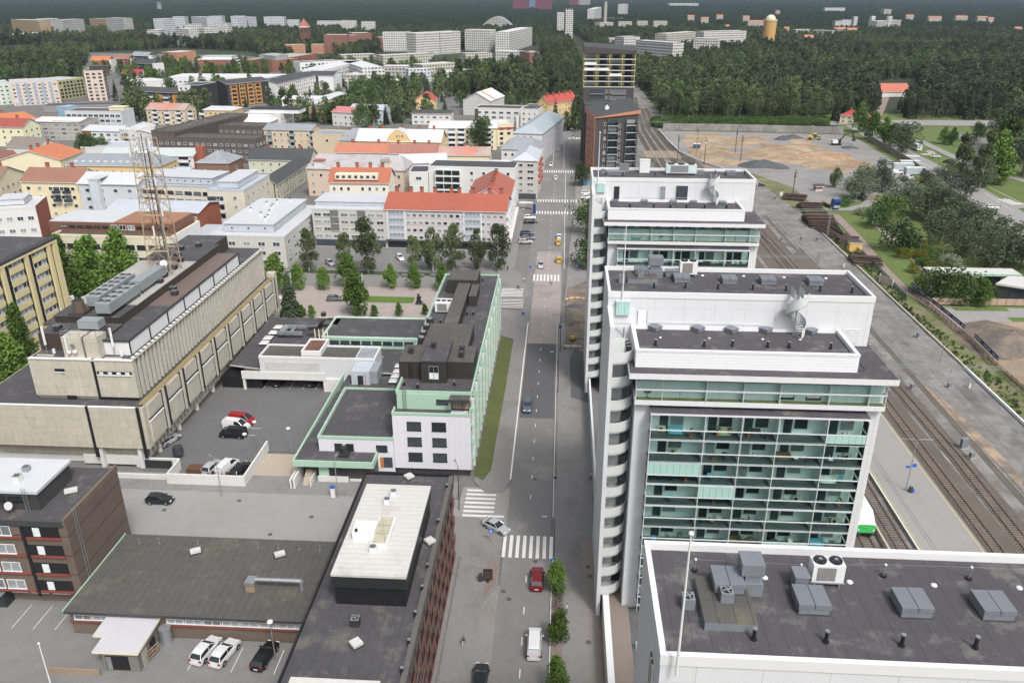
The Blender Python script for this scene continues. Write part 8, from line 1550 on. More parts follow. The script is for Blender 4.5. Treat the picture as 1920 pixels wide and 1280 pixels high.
def seen(x,y):
 """in front of the camera and inside its wide field, so nothing is built far outside the picture"""
 v=Vector((x,y,5))-Vector((0,0,CAMH)); d=v.dot(FW)
 if d<10: return None
 px=960+FPX*v.dot(RT)/d; py=640-FPX*v.dot(UP)/d
 return (px,py) if -160<px<2080 else None
CL=[([(225,205),(285,200),(285,232),(225,235)],8,['birch'],14,18),([(343,200),(388,198),(390,222),(345,225)],7,['birch'],15,18),([(160,288),(197,286),(200,302),(162,303)],4,['maple'],9,12),([(535,205),(640,205),(650,235),(540,232)],18,['birch','birch','spruce','maple'],12,17),([(640,212),(680,208),(700,245),(655,250)],9,['maple','birch'],12,16),([(690,195),(780,192),(830,232),(700,236)],34,['birch','birch','maple','spruce'],12,18),([(640,175),(780,168),(780,195),(650,195)],34,['birch','spruce','maple'],11,17),([(780,160),(880,150),(900,180),(790,188)],30,['birch','maple','spruce'],12,17),([(820,140),(1010,130),(1040,190),(930,190),(840,180)],90,['pine','spruce','birch','pine'],14,19),([(930,150),(1050,135),(1052,185),(1030,200),(930,198)],36,['birch','pine'],12,17),([(925,185),(1000,188),(1000,200),(925,200)],12,['maple','birch'],8,11),([(700,270),(730,270),(740,290),(700,292)],4,['linden','birch'],9,12),([(893,265),(912,265),(912,290),(893,290)],2,['maple'],15,17),([(170,135),(320,118),(330,160),(200,165)],26,['linden','maple','birch'],11,15),([(0,140),(30,140),(30,150),(0,150)],4,['maple'],9,12),([(385,145),(425,150),(425,200),(390,195)],12,['linden','birch'],11,14),([(320,125),(480,125),(480,142),(330,145)],20,['maple','linden'],8,12),([(60,180),(70,180),(70,200),(60,200)],1,['spruce'],14,15),([(0,262),(18,262),(18,278),(0,278)],2,['linden'],8,9),([(40,290),(56,290),(56,302),(40,302)],1,['linden'],8,9),([(225,390),(250,390),(250,420),(225,420)],2,['birch'],13,14),([(262,395),(276,395),(276,420),(262,420)],1,['birch'],12,13),([(1060,120),(1090,120),(1088,150),(1068,150)],12,['maple','pine'],9,12),([(1050,170),(1066,165),(1048,235),(1036,238)],16,['maple','birch'],6,9),([(590,118),(660,112),(660,130),(600,132)],8,['maple'],9,12)]
CN=['poplar clump left of the pink roofed house', 'poplar clump right of the pink roofed house', 'clump before the slate roof with roof windows', 'dark clump right of the white roofed cream block', 'clump left of the yellow school', 'wood left of the yellow gabled house, lower part', 'wood left of the yellow gabled house, upper part', 'wood around the yellow gabled house', 'tree belt above the white tent roof', 'tree belt right of the white tent roof', 'clump beside the white tent roof', 'yard clump on the orange tiled roofs', 'pair before the cream balcony house', 'park belt below the gabled row houses', 'corner clump at the left edge', 'clump between the black tower and orange frames', 'row below the brick apartment block', 'single tree by the mint block', 'pair at the left edge', 'single tree by the orange roof', 'pair behind the red brick office', 'single tree right of that pair', 'clump left of the tall dark tower', 'strip along the main road', 'clump below the brick row']
nn=0
for (P,n,ks,h0,h1),cn_ in zip(CL,CN):
 k=0; tries=0; T_=[]
 while k<n and tries<n*12:
  tries+=1; xs=[p[0] for p in P]; ys=[p[1] for p in P]; x=tr_.uniform(min(xs),max(xs)); y=tr_.uniform(min(ys),max(ys))
  if not inpoly(x,y,P): continue
  p=G(x,y)
  if not free(p.x,p.y,1.0) and n>4: continue
  kk=tr_.choice(ks); tree(kk,p.x,p.y,tr_.uniform(h0,h1),({'birch':'birch','maple':'broadleaf tree','linden':'bright linden','spruce':'dark spruce','pine':'pine'}[kk]+', '+cn_),'trees among the city houses',far=y<240); T_.append((x,bpy.data.objects[C.objects[-1].parent.name])); k+=1; nn+=1
 if 1<len(T_)<=24:
  for j,(x,o) in enumerate(sorted(T_,key=lambda q:q[0])): o['label']=o['label'].replace(', ',f', {ordn(j)} from left, ',1)
CITYP=[(-60,165),(0,150),(150,148),(158,130),(168,98),(285,93),(330,90),(480,98),(505,118),(600,95),(655,112),(720,98),(1012,92),(1025,140),(1035,190),(1045,330),(-60,700)]
CLEAR=[[(1033,80),(1062,60),(1075,100),(1095,160),(1100,200),(1240,262),(1240,240),(1205,175),(1180,160),(1075,60),(1050,40)],[(1228,246),(1228,224),(1580,227),(1700,225),(2100,222),(2100,700),(1228,700)],[(1182,160),(1215,175),(1240,215),(1240,260),(1180,260)],[(1636,228),(1640,175),(1648,150),(1718,148),(1718,186),(1690,197),(1674,228)],[(0,86),(70,84),(100,100),(60,108),(0,112)]]
CITYT=[]
def forest_ok(x,y):
 v=Vector((x,y,0))-Vector((0,0,CAMH)); d=v.dot(FW); px=960+FPX*v.dot(RT)/d; py=640-FPX*v.dot(UP)/d
 if px<-250 or px>2200 or py>250: return None
 if inpoly(px,py,CITYP):
  if py<215 and tr_.random()<(.34 if py<150 else .09) and free(x,y,2.5,y*.008) and not(1030<px<1110) and not(150<px<305 and py<152): CITYT.append((x,y,py))
  return None
 for P in CLEAR:
  if inpoly(px,py,P): return None
 if not free(x,y,4,y*.016): return None
 return px,py
def kindat(x,y):
 n_=noise.noise(Vector((x*.006,y*.006,0))); r_=tr_.random()
 if n_>.12: return 'birch' if r_<.6 else ('maple' if r_<.85 else 'spruce')
 if n_<-.1: return 'pine' if r_<.75 else 'spruce'
 return 'spruce' if r_<.5 else ('pine' if r_<.75 else 'birch')
cand=[]
y=440.0
while y<1750:
 st=7.6 if y<900 else 8.4; x=-y*.72
 while x<y*.78+60:
  xx=x+tr_.uniform(-2.4,2.4); yy=y+tr_.uniform(-2.4,2.4)
  r_=forest_ok(xx,yy)
  if r_: cand.append((yy,xx))
  x+=st
 y+=st
cand.sort()
for x,y,py in CITYT[:330]:
 k=tr_.choice(['birch','maple','birch','spruce','linden']); tree(k,x,y,tr_.uniform(9,15),{'birch':'birch','maple':'broadleaf tree','spruce':'dark spruce','linden':'bright linden'}[k]+' between the distant apartment blocks','trees between the distant blocks',far=True)
GL={'birch':('birch in the front rows of the dense right forest','front trees of the dense forest'),'maple':('broadleaf tree in the front rows of the dense right forest','front trees of the dense forest'),'spruce':('dark spruce in the front rows of the dense right forest','front trees of the dense forest'),'pine':('dark pine in the front rows of the dense right forest','front trees of the dense forest')}
rest={'birch':[],'maple':[],'spruce':[],'pine':[]}; ni=0
HR={'birch':(11,18),'maple':(9,15),'spruce':(12,21),'pine':(12,18)}
for yy,xx in cand:
 k=kindat(xx,yy); h=tr_.uniform(*HR[k])*(.8 if tr_.random()<.2 else 1)
 if ni<300 and xx>55: tree(k,xx,yy,h,*GL[k],far=yy>640); ni+=1
 else: rest[k].append((xx,yy,h))
def scatter_object(name,label,meshes,pts,fn_,cat):
 """ONE object: geometry nodes set a tree on every vertex"""
 me=bpy.data.meshes.new(name); me.from_pydata([(p[0],p[1],0) for p in pts],[],[]); at=me.attributes.new('size','FLOAT','POINT'); at.data.foreach_set('value',[p[2] for p in pts])
 o=bpy.data.objects.new(name,me); C.objects.link(o); tag(o,label,cat,None,'stuff')
 col=bpy.data.collections.new(name+'_kinds')
 for i,ml in enumerate(meshes):
  q=bpy.data.objects.new(name+'_kind',ml); col.objects.link(q)
 ng=bpy.data.node_groups.new(name,'GeometryNodeTree'); ng.interface.new_socket('Geometry',in_out='INPUT',socket_type='NodeSocketGeometry'); ng.interface.new_socket('Geometry',in_out='OUTPUT',socket_type='NodeSocketGeometry')
 n=ng.nodes; l=ng.links; gi=n.new('NodeGroupInput'); go=n.new('NodeGroupOutput'); ip=n.new('GeometryNodeInstanceOnPoints'); ci=n.new('GeometryNodeCollectionInfo'); ci.inputs[0].default_value=col; ci.inputs[1].default_value=True; ci.inputs[2].default_value=True
 ri=n.new('FunctionNodeRandomValue'); ri.data_type='INT'; ri.inputs[4].default_value=0; ri.inputs[5].default_value=len(meshes)-1
 rv=n.new('FunctionNodeRandomValue'); rv.data_type='FLOAT_VECTOR'; rv.inputs[0].default_value=(0,0,0); rv.inputs[1].default_value=(0,0,6.28)
 na=n.new('GeometryNodeInputNamedAttribute'); na.data_type='FLOAT'; na.inputs[0].default_value='size'
 l.new(gi.outputs[0],ip.inputs['Points']); l.new(ci.outputs[0],ip.inputs['Instance']); ip.inputs['Pick Instance'].default_value=True
 l.new(ri.outputs[2],ip.inputs['Instance Index']); l.new(rv.outputs[0],ip.inputs['Rotation']); l.new(na.outputs[0],ip.inputs['Scale']); l.new(ip.outputs[0],go.inputs[0])
 md=o.modifiers.new('scatter','NODES'); md.node_group=ng; return o
def merged(kind,i,far=True):
 b=MB()
 for me,z in ((CM[kind+'_far'][i%len(CM[kind+'_far'])],0),(TM[kind][0],0)):
  o_=len(b.v); b.v+=[tuple(v.co) for v in me.vertices]
  for p in me.polygons: b.f.append(tuple(o_+q for q in p.vertices)); b.m.append(b.mi(me.materials[p.material_index]))
 return b.mesh(kind+'_whole')
for k in rest:
 scatter_object('forest','dense '+{'birch':'birch','maple':'broadleaf','spruce':'dark spruce','pine':'pine'}[k]+' forest reaching back behind the city and railway',[merged(k,i) for i in range(2)],rest[k],None,'forest')
pts=[]
for i in range(150):
 t_=tr_.random(); p=G(1700+t_*80+tr_.uniform(-14,22),455+t_*75+tr_.uniform(-6,10)); pts.append((p.x,p.y,tr_.uniform(1.4,2.6)))
scatter_object('shrub_planting','dense low green planting beside the pale park path',CM['bush']+[CM['yb'][0]],pts,None,'shrubs')
pts=[]
for i in range(900):
 y=tr_.uniform(120,300); x=tr_.uniform(90.2,92.6+max(0,(200-y)*.05)) if y<215 else tr_.uniform(91,94.5); pts.append((x,y,tr_.uniform(.15,.7)*tr_.random()+.1))
for i in range(1400): p=G(tr_.uniform(1225,1560),tr_.uniform(232,246)); pts.append((p.x,p.y+12,tr_.uniform(1.5,3.5)))
scatter_object('weeds','rough weeds and low bushes along the rail verge and yard edges',CM['dbush']+CM['bush'],pts,None,'weeds')
pm_=MB(); q=random.Random(3)
FM={k:mat('far_'+k,c,.9,var=.15,scale=.5,objvar=.3,spec=.1) for k,c in dict(spruce=(.013,.022,.012),pine=(.020,.030,.016),birch=(.032,.046,.020),maple=(.026,.040,.016)).items()}  # darker leaf colours: missing shade between the leaves is painted in
def patch(seed):
 q=random.Random(seed); b=MB()
 for k in range(46):
  x,y=q.uniform(-1,1),q.uniform(-1,1); h=q.uniform(.32,.56)*.62; r=h*q.uniform(.16,.30); kind=q.choice(['spruce','pine','birch','maple','spruce']); m=FM[kind]; o=len(b.v)
  nseg=6; prof=((0,.15),(1,.38),(.72,.68),(.05,1)) if kind!='spruce' else ((0,.05),(1,.18),(.5,.55),(.02,1))
  for (rr,zz) in prof:
   for s in range(nseg): a=2*math.pi*s/nseg+q.uniform(-.2,.2); f=q.uniform(.75,1.25); b.v.append((x+math.cos(a)*r*rr*f,y+math.sin(a)*r*rr*f,zz*h*q.uniform(.94,1.06)))
  mi=b.mi(m)
  for j in range(3):
   for s in range(nseg): b.f.append((o+j*nseg+s,o+j*nseg+(s+1)%nseg,o+(j+1)*nseg+(s+1)%nseg,o+(j+1)*nseg+s)); b.m.append(mi)
 return b.mesh('patch')
fp_=[]; y=1740.0
while y<11000:
 st=52 if y<4000 else 90; x=-y*.72
 while x<y*.80:
  xx=x+tr_.uniform(-12,12); yy=y+tr_.uniform(-12,12)
  if free(xx,yy,24,10+yy*.022) and not(abs(xx-(-60+yy*.01))<0) and noise.noise(Vector((xx*.0016,yy*.0016,3)))<.52: fp_.append((xx,yy,(st*.56)*(1 if y<4000 else .95)))
  x+=st
 y+=st
scatter_object('far_wood','far forest stretching to the horizon behind the town',[patch(i) for i in range(5)],fp_,None,'forest')
print('trees',nn,ni,{k:len(v) for k,v in rest.items()},len(fp_))
hm=mat('far_hill',(.022,.034,.020),.95,var=.2,scale=.002)
for i,(yy,hh,s) in enumerate([(12500,120,1),(16000,190,2),(21000,260,3)]):
 rows=[]
 for j,(dy,f) in enumerate([(-1800,0),(-700,.6),(0,1),(1500,.3)]): rows.append([(x,yy+dy+300*math.sin(x*.0007+i),-5+hh*f*(.6+.4*math.sin(x*.00041*s+i*2)+.15*math.sin(x*.0013+i))) for x in range(-16000,16001,400)])
 MB().grid(rows,hm).build('hills',kind='structure',smooth=True)
# ================================================================ VEHICLES
tyre=mat('tyre',(.012,.012,.012),.8); rimm=mat('rim',(.35,.36,.37),.35,.7); cgl=mat('car_glass',(.015,.02,.025),.06,spec=.8); lampw=mat('headlamp',(.7,.72,.72),.1); lampr=mat('tail_lamp',(.30,.01,.01),.2)
def paint(n,c): return mat('paint_'+n,c,.22,.15,var=.02,spec=.7)
PC=dict(red=(.16,.008,.012),white=(.66,.67,.68),black=(.012,.012,.014),silver=(.40,.41,.43),bluegrey=(.08,.12,.16),dark=(.020,.026,.032),navy=(.02,.04,.09),yellow=(.60,.38,.03),blue=(.03,.07,.30),brightred=(.30,.012,.02),grey=(.13,.14,.15))
TY=dict(
 hatch=(4.3,.90,[(0,.55),(.03,.95),(.10,1.02),(.66,1.0),(.95,.78),(1,.50)],[(.03,1.02),(.12,1.42),(.30,1.50),(.52,1.45),(.70,1.02)]),
 sedan=(4.7,.91,[(0,.60),(.02,.92),(.16,1.0),(.68,.97),(.96,.74),(1,.50)],[(.12,1.0),(.26,1.38),(.38,1.44),(.54,1.40),(.70,.98)]),
 suv=(4.6,.94,[(0,.60),(.02,1.08),(.08,1.14),(.68,1.12),(.95,.92),(1,.55)],[(.02,1.12),(.10,1.58),(.28,1.68),(.52,1.62),(.70,1.12)]),
 wagon=(4.8,.92,[(0,.60),(.02,.98),(.08,1.02),(.68,1.0),(.96,.76),(1,.50)],[(.01,1.02),(.09,1.42),(.26,1.50),(.54,1.44),(.70,1.0)]),
 van=(5.1,.97,[(0,.55),(.01,1.2),(.04,1.25),(.78,1.2),(.96,.98),(1,.55)],[(.01,1.22),(.03,1.88),(.12,1.98),(.66,1.94),(.84,1.2)]))
CMESH={}
def car_meshes(ty,col):
 k=(ty,col)
 if k in CMESH: return CMESH[k]
 L,hw,bo,gh=TY[ty]; m=paint(col,PC[col]); X=lambda t:(t-.5)*L
 b=MB(); rows=[]
 for t,z in bo:
  f=1-.16*abs(2*t-1)**4; w_=hw*f; rows.append([(X(t),-w_*.93,.22),(X(t),-w_,.48),(X(t),-w_*.98,z-.16),(X(t),-w_*.88,z),(X(t),w_*.88,z),(X(t),w_*.98,z-.16),(X(t),w_,.48),(X(t),w_*.93,.22)])
 b.grid(rows,m); b.poly(rows[0][::-1],m); b.poly(rows[-1],m); b.poly([rows[0][0],rows[0][-1],rows[-1][-1],rows[-1][0]],m_black)
 for t in (.19,.81):
  for s in (-1,1): b.cyl((X(t),s*(hw*.80),.36),(X(t),s*(hw*1.005),.36),.40,m_black,n=14)
 body=b.mesh('body')
 def row(t,z,i):
  w_=hw*(.86 if i in(0,len(gh)-1) else .70); return [(X(t),-w_,z),(X(t),w_,z)]
 g=MB(); G_=[row(t,z,i) for i,(t,z) in enumerate(gh)]; g.grid(G_,cgl)
 for s in (0,1): g.poly([r[s] for r in G_],cgl)
 glass=g.mesh('windows')
 r=MB(); T=gh[1:-1]; e=.03
 r.grid([[(X(t)+(0.0),-hw*.70,z+e),(X(t),hw*.70,z+e)] for t,z in T],m); r.grid([[(X(t),-hw*.73,z-.05),(X(t),-hw*.70,z+e)] for t,z in T],m); r.grid([[(X(t),hw*.70,z+e),(X(t),hw*.73,z-.05)] for t,z in T],m)
 for i_,(a,c) in enumerate(((0,1),(-1,-2))):
  for s in (-1,1): p=Vector((X(gh[a][0]),s*hw*.87,gh[a][1])); q=Vector((X(gh[c][0]),s*hw*.71,gh[c][1])); r.cyl(p,q,.045,m,n=5)
 for s in (-1,1): t=.40; r.cyl((X(t),s*hw*.875,bo[2][1]),(X(t+.01),s*hw*.72,gh[2][1]),.035,m,n=5)
 if ty=='van':
  for s in (-1,1): r.poly([(X(.02),s*hw*.93,1.2),(X(.50),s*hw*.93,1.2),(X(.50),s*hw*.76,1.93),(X(.03),s*hw*.76,1.9)],m)
  r.poly([(X(-.002),-hw*.8,1.2),(X(-.002),hw*.8,1.2),(X(.02),hw*.66,1.88),(X(.02),-hw*.66,1.88)],m)
 roof=r.mesh('roof')
 wm=MB(); wm.cyl((0,-.11,0),(0,.11,0),.33,tyre,n=16).cyl((0,-.12,0),(0,.12,0),.21,rimm,n=12); whl=wm.mesh('wheel')
 lw=MB(); lw.box(-.05,.05,-.22,.22,-.07,.07,lampw); lr=MB(); lr.box(-.04,.04,-.16,.16,-.12,.12,lampr); pl=MB(); pl.box(-.02,.02,-.26,.26,-.06,.06,m_white)
 mi=MB(); mi.box(-.1,.1,-.1,.1,-.07,.07,m)
 CMESH[k]=(body,glass,roof,whl,lw.mesh('headlight'),lr.mesh('tail_light'),pl.mesh('number_plate'),mi.mesh('mirror'),L,hw,bo); return CMESH[k]
def car(ty,col,x,y,ang,label,z=0,full=True):
 me=car_meshes(ty,col); L,hw,bo=me[8:]; t=thing('parked_car' if ty!='van' else 'van',label,'van' if ty=='van' else 'car',(x,y,z),ang); t.name='van' if ty=='van' else 'car'
 inst(me[0],'body',t); inst(me[1],'windows',t); inst(me[2],'roof',t)
 for u in (.19,.81):
  for s in (-1,1): inst(me[3],'wheel',t,((u-.5)*L,s*(hw-.1),.33))
 for s in (-1,1): inst(me[4],'headlight',t,(L*.475,s*hw*.62,.70)); inst(me[5],'tail_light',t,(-L*.492,s*hw*.74,.86)); inst(me[7],'mirror',t,(L*.17,s*(hw+.08),1.05))
 inst(me[6],'number_plate',t,(-L*.502,0,.55)); return t
U=math.pi/2
def CP(ty,col,px,py,ang,label,z=.02): p=G(px,py,z); return car(ty,col,p.x,p.y,ang,label,z)
for a in [('suv','red',1007,1090,U,'dark red car driving away past the crosswalk'),('van','white',1002,1212,U,'white van driving away on the main street'),('wagon','black',901,1278,U,'black estate car parked at the bottom of the cobbled bay'),('sedan','silver',930,992,-.62,'silver sedan turning over the side street crosswalk'),('wagon','bluegrey',989,765,-U,'blue grey estate car driving towards the viewer on the main street'),('hatch','dark',301,941,0,'dark hatchback driving along the side street'),
('van','brightred',455,792,-.12,'bright red van in the courtyard, rearmost of three vans'),('van','white',444,803,-.15,'white van between the red and black vans in the courtyard'),('van','black',438,818,math.pi-.05,'black van in the courtyard, nearest of three vans'),
('suv','silver',400,881,1.35,'silver black pickup in the deck wall corner'),('van','white',427,881,1.35,'white van parked behind the deck wall'),('wagon','black',453,884,1.3,'black car parked right of the white van behind the deck wall'),
('wagon','white',483,716,1.45,'white estate car under the white hall canopy'),('wagon','black',527,718,1.45,'left black car under the white hall canopy'),('hatch','dark',588,719,1.45,'right dark car under the white hall canopy'),('hatch','silver',319,829,1.2,'silver car half hidden under the ribbed concrete facade'),
('suv','white',388,1224,1.35,'left white car parked by the low brick hall'),('suv','white',423,1229,1.35,'right white car parked by the low brick hall'),('wagon','black',498,1234,1.42,'black car parked by the low brick hall'),
('sedan','silver',1014,500,-U,'silver car driving towards the viewer before the striped crossing'),('suv','yellow',1048,490,U,'yellow road maintenance car driving away'),('suv','yellow',1047,457,U,'yellow taxi behind the white car in the right lane'),('hatch','white',1048,446,U,'white car ahead of the yellow taxi'),
('wagon','black',995,418,.15,'black car of the parked pair near the blue totem'),('suv','white',993,411,.15,'white car of the parked pair near the blue totem'),('suv','navy',988,441,.12,'navy car parked on the left side of the main street'),('wagon','grey',990,449,.12,'grey car between the navy and silver parked cars'),('wagon','silver',985,456,.12,'silver car parked nearest on the left side of the main street'),
('suv','white',1042,336,U,'white car driving away before the far zebra crossing'),('hatch','white',1033,311,-U,'small white car coming down the left lane'),('suv','white',1099,365,.05,'rear white car in the small lot by the farthest tower'),('suv','white',1099,373,.05,'front white car in the small lot by the farthest tower'),
('hatch','silver',619,496,-.9,'silver car parked before the grey apartment block'),('wagon','white',750,486,-1.1,'white car parked among the plaza birches'),('hatch','grey',628,563,.1,'dark grey car on the plaza beside the mast foot'),('hatch','white',514,562,.1,'white car half hidden behind the concrete building end'),
('hatch','silver',1707,234,0,'silver car on the road beyond the tree clump'),('hatch','bluegrey',1864,238,0,'blue grey car on the far right road'),('suv','white',1754,296,-.4,'white car waiting on the diagonal road'),('hatch','white',1744,288,-.4,'small pale car behind the white one on the diagonal road'),('suv','dark',1777,305,2.7,'dark car on the diagonal road beside the grass island'),('suv','white',1860,392,.0,'white car on the park side road at the right'),('van','white',1682,326,.1,'small white van beside the site containers'),('van','white',1702,336,.5,'larger white van in front of the site containers'),('hatch','silver',1674,308,.2,'silver car at the back of the construction yard'),('hatch','navy',1680,309,.2,'navy car beside the silver one in the construction yard'),('van','white',1672,258,U,'white camper van on the diagonal road behind the trees'),('hatch','white',1525,241,0,'white car on the back road behind the yard fence'),('hatch','silver',1442,240,0,'silver car far left on the back road')]: CP(*a)
FQ=[(1046,234,'white'),(1057,234,'red'),(1067,233,'white'),(1048,226,'silver'),(1059,227,'silver'),(1050,219,'white'),(1061,219,'red'),(1053,212,'bluegrey'),(1064,212,'dark'),(1078,241,'dark'),(1074,259,'silver'),(1070,199,'white'),(1053,206,'grey'),(1076,176,'white'),(1083,151,'dark'),(1061,121,'yellow'),(1069,123,'dark'),(1081,236,'red')]
FN=['first','second','third','fourth','fifth','sixth','seventh','eighth','ninth','tenth','eleventh','twelfth','thirteenth','fourteenth','fifteenth','sixteenth','seventeenth','eighteenth']
for i,(x,y,c) in enumerate(FQ): CP('hatch',c,x,y,-U,f'{c} car, {FN[i]} of the traffic at and beyond the far junction')
p=G(1716,280); t=thing('bus','white bus parked behind the rounded tree','bus',(p.x,p.y,0),U); MB().box(-5.5,5.5,-1.25,1.25,.4,3.1,paint('white',PC['white'])).build('body',t); MB().box(-5.3,5.3,-1.27,1.27,1.5,2.5,cgl).build('windows',t)
for u in (-3.4,3.4):
 for s in (-1.1,1.1): inst(car_meshes('van','white')[3],'wheel',t,(u,s,.45),sc=(1.4,1.2,1.4))
p=G(1561,390); t=thing('truck','blue truck with flatbed standing at the end of the path','truck',(p.x,p.y,0),-U+.15); bp_=paint('blue',PC['blue'])
MB().box(.6,3.2,-1.3,1.3,.7,3.6,bp_).box(.7,2.8,-1.2,1.2,3.6,3.9,bp_).build('cab',t); MB().box(3.18,3.25,-1.1,1.1,2.0,3.0,cgl).box(1.4,2.7,-1.32,1.32,2.0,2.9,cgl).build('windscreen',t); MB().box(-7,.5,-1.25,1.25,1.0,1.25,m_wood).build('flatbed',t); MB().box(3.2,3.3,-1.2,1.2,.8,1.7,mat('grille_white',(.4,.42,.45),.5,seam=(('Z',.2,.08,.6),))).build('grille',t)
for u in (-5.5,-4.2,2):
 for s in (-1.1,1.1): inst(car_meshes('van','white')[3],'wheel',t,(u,s,.5),sc=(1.5,1.3,1.5))
for i in range(11): bicycle((1.0+rnd.uniform(-.25,.25),83.4+i*.72,.12),rnd.uniform(-.35,.35),f'{FN[i]} bicycle from the front in the rack between the street trees')
# ================================================================ PEOPLE
def person_mesh(stride=.25,lean=0,arm=.18,ride=False):
 V=[];E=[];Rr=[]
 def a(p,r,par=None):
  V.append(p); Rr.append(r); i=len(V)-1
  if par is not None: E.append((par,i))
  return i
 pel=a((0,0,.95),.13); w_=a((0,.01+lean*.3,1.15),.115,pel); ch=a((0,lean*.7,1.36),.135,w_); nk=a((0,lean,1.50),.055,ch); h1=a((0,lean+.015,1.58),.075,nk); h2=a((0,lean+.02,1.67),.092,h1); a((0,lean+.01,1.75),.06,h2)
 for s in (-1,1):
  st=stride*s; hp=a((s*.09,0,.90),.09,pel)
  if ride: kn=a((s*.10,.42,.80+.12*s),.06,hp); an=a((s*.10,.30,.38+.12*s),.04,kn); a((s*.10,.44,.34+.12*s),.035,an)
  else: kn=a((s*.10,st*.5+.03,.50),.062,hp); an=a((s*.10,st-.03,.09 if s>0 else .11),.04,kn); a((s*.11,st+.13,.045),.036,an)
  sh=a((s*.19,lean*.9,1.42),.058,ch); el=a((s*.25,(-st*.4 if not ride else .25)+lean,1.15),.042,sh); wr=a((s*.26,(-st*.8+.05 if not ride else .50)+lean,.92 if not ride else 1.12),.028,el); pm=a((s*.26,V[wr][1]+.02,V[wr][2]-.07),.030,wr)
  for k in range(4): f=a((s*.26+(k-1.5)*.0,V[pm][1]+(k-1.5)*.021,V[pm][2]-.05),.009,pm); a((s*.25,V[pm][1]+(k-1.5)*.023,V[f][2]-.045+abs(k-1.5)*.006),.008,f)
  th=a((s*.245,V[pm][1]+.045,V[pm][2]-.01),.011,pm); a((s*.24,V[th][1]+.02,V[th][2]-.035),.009,th)
 me=bpy.data.meshes.new('figure'); me.from_pydata(V,E,[]); o=bpy.data.objects.new('figure',me); C.objects.link(o); o.modifiers.new('s','SKIN');
 for i,r in enumerate(Rr): me.skin_vertices[0].data[i].radius=(r,r*(.78 if i in (0,1,2) else 1)); me.skin_vertices[0].data[i].use_root=(i==0)
 sb=o.modifiers.new('d','SUBSURF'); sb.levels=1; sb.render_levels=1
 bpy.context.view_layer.update(); m2=bpy.data.meshes.new_from_object(o.evaluated_get(bpy.context.evaluated_depsgraph_get())); bpy.data.objects.remove(o); return m2
PM={'w':person_mesh(),'s':person_mesh(.06),'r':person_mesh(0,.12,ride=True)}
skin=mat('skin',(.45,.27,.19),.6)
def person(px,py,kind,rz,label,top,leg,hair=(.05,.03,.02),z=.12):
 p=G(px,py,z); t=thing('person',label,'person',(p.x,p.y,z),rz); me=PM[kind].copy(); me.materials.clear()
 for m in (skin,mat('cloth_%s'%(top,),top,.85),mat('cloth_%s'%(leg,),leg,.85),m_black): me.materials.append(m)
 for f in me.polygons:
  c=f.center; f.material_index=3 if c.z<.09 else (2 if c.z<.98 and abs(c.x)<.21 else (1 if (c.z<1.47 and c.z>(.9 if kind!='r' else .95)) else 0))
 for f in me.polygons: f.use_smooth=True
 inst(me,'body',t); hm=mat('hair_%s'%(hair,),hair,.8); yl_=.135 if kind=='r' else .005; MB().ball((0,yl_-.015,1.695),.10,hm,n=12,k=7,sz=.85).build('hair',t,smooth=True)
 b=MB(); b.ball((0,yl_+.115,1.63),.016,skin,n=6,k=4)
 for s in (-1,1): b.ball((s*.035,yl_+.098,1.66),.012,m_black,n=6,k=4)
 b.build('face',t); return t
person(869,1212,'w',math.pi,'person in dark vest and white sleeves walking on the left pavement',(.03,.04,.08),(.50,.50,.52))
person(1063,1150,'s',1.2,'person in a pale green jacket beside the bicycle rack',(.45,.50,.38),(.08,.08,.09))
person(1033,535,'w',1.5,'person in a red top crossing on the striped crossing',(.45,.03,.03),(.06,.06,.08),z=.04)
person(983,530,'w',2.8,'person in white walking on the corner island',(.6,.6,.6),(.1,.1,.1)); person(952,508,'s',.5,'person in black standing at the corner by the birches',(.02,.02,.02),(.02,.02,.02))
person(973,544,'r',1.2,'cyclist in dark blue on the corner island',(.03,.04,.08),(.03,.03,.04)); p=G(973,544,.12); bicycle((p.x,p.y,.12),1.2+U,'bicycle ridden by the dark blue cyclist')
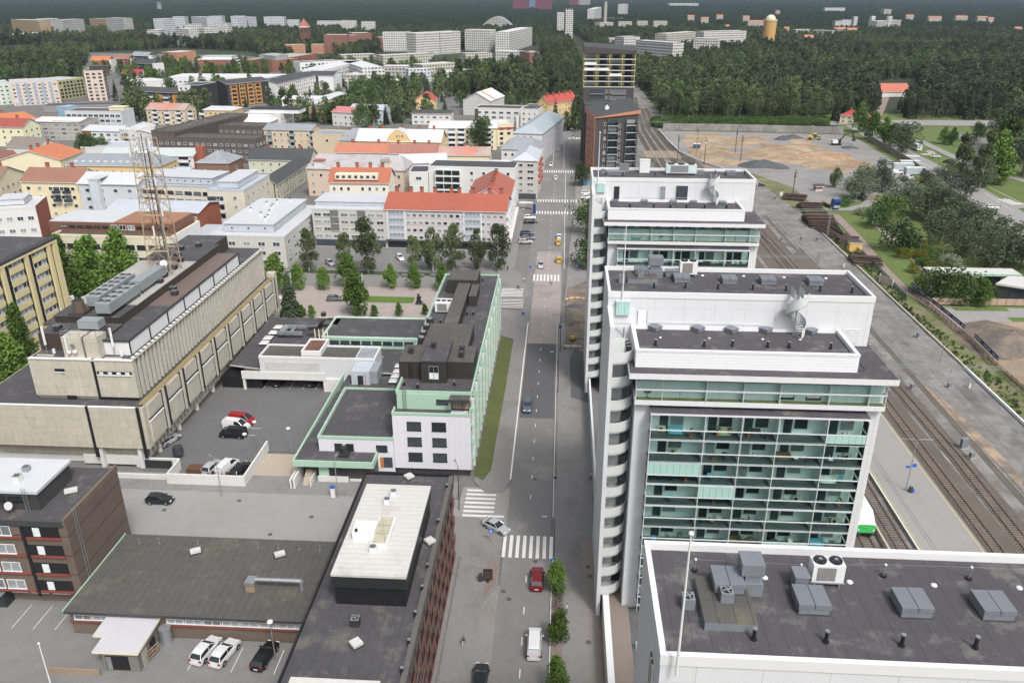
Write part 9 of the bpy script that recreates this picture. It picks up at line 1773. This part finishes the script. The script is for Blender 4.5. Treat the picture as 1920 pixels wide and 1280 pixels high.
person(1060,391,'w',3,'left person of the pair at the zebra crossing',(.03,.03,.04),(.05,.05,.06)); person(1067,392,'w',3.1,'right person of the pair at the zebra crossing',(.05,.04,.04),(.03,.03,.04))
person(981,398,'s',0,'person in white waiting near the bus shelter',(.55,.5,.5),(.1,.1,.12)); person(1072,338,'w',3,'person in dark coat on the far right pavement',(.04,.04,.05),(.04,.04,.05)); person(1065,352,'w',0,'person in grey further down the far right pavement',(.12,.12,.13),(.04,.04,.05))
person(1627,399,'r',2.6,'cyclist in black on the park path',(.03,.03,.03),(.03,.03,.03),z=.02); p=G(1627,399,.02); bicycle((p.x,p.y,.02),2.6+U,'bicycle ridden by the cyclist on the park path')
person(1656,428,'w',.3,'person walking on the pale park path beside the dark bush',(.10,.06,.06),(.05,.05,.06),z=.02); person(1107,900,'s',0,'person in light top by the podium wall on the right pavement',(.5,.45,.42),(.04,.04,.05))
for i,x in enumerate((1093,1101)): p=G(x,347); tag(MB().box(-1,1,-.7,.7,0,1.4,mat('bin_blue',(.08,.30,.50),.5)).box(-1.05,1.05,-.75,.75,1.4,1.55,MATS['bin_blue']).build('recycling_bin',loc=(p.x,p.y,.1)),f'{["left","right"][i]} light blue recycling bin beside the round tree','bin')
tag(MB().box(-1,1,-.8,.8,0,1.2,mat('skip_green',(.02,.09,.05),.6)).build('waste_container',loc=(-77.5,82.0,0)),'dark green waste container at the lower left wall','container')
for o in S.objects:
 if '_n' in o.keys(): del o['_n']
# ================================================================ HAZE
hz=bpy.data.materials.new('haze_air'); hz.use_nodes=True; hz.node_tree.nodes.clear(); o_=hz.node_tree.nodes.new('ShaderNodeOutputMaterial'); v_=hz.node_tree.nodes.new('ShaderNodeVolumePrincipled'); v_.inputs['Color'].default_value=(.50,.64,.86,1); v_.inputs['Density'].default_value=.000065; v_.inputs['Anisotropy'].default_value=.3; hz.node_tree.links.new(v_.outputs[0],o_.inputs['Volume'])
MB().box(-14000,14000,-90,23500,-8,330,hz).build('haze',kind='stuff')
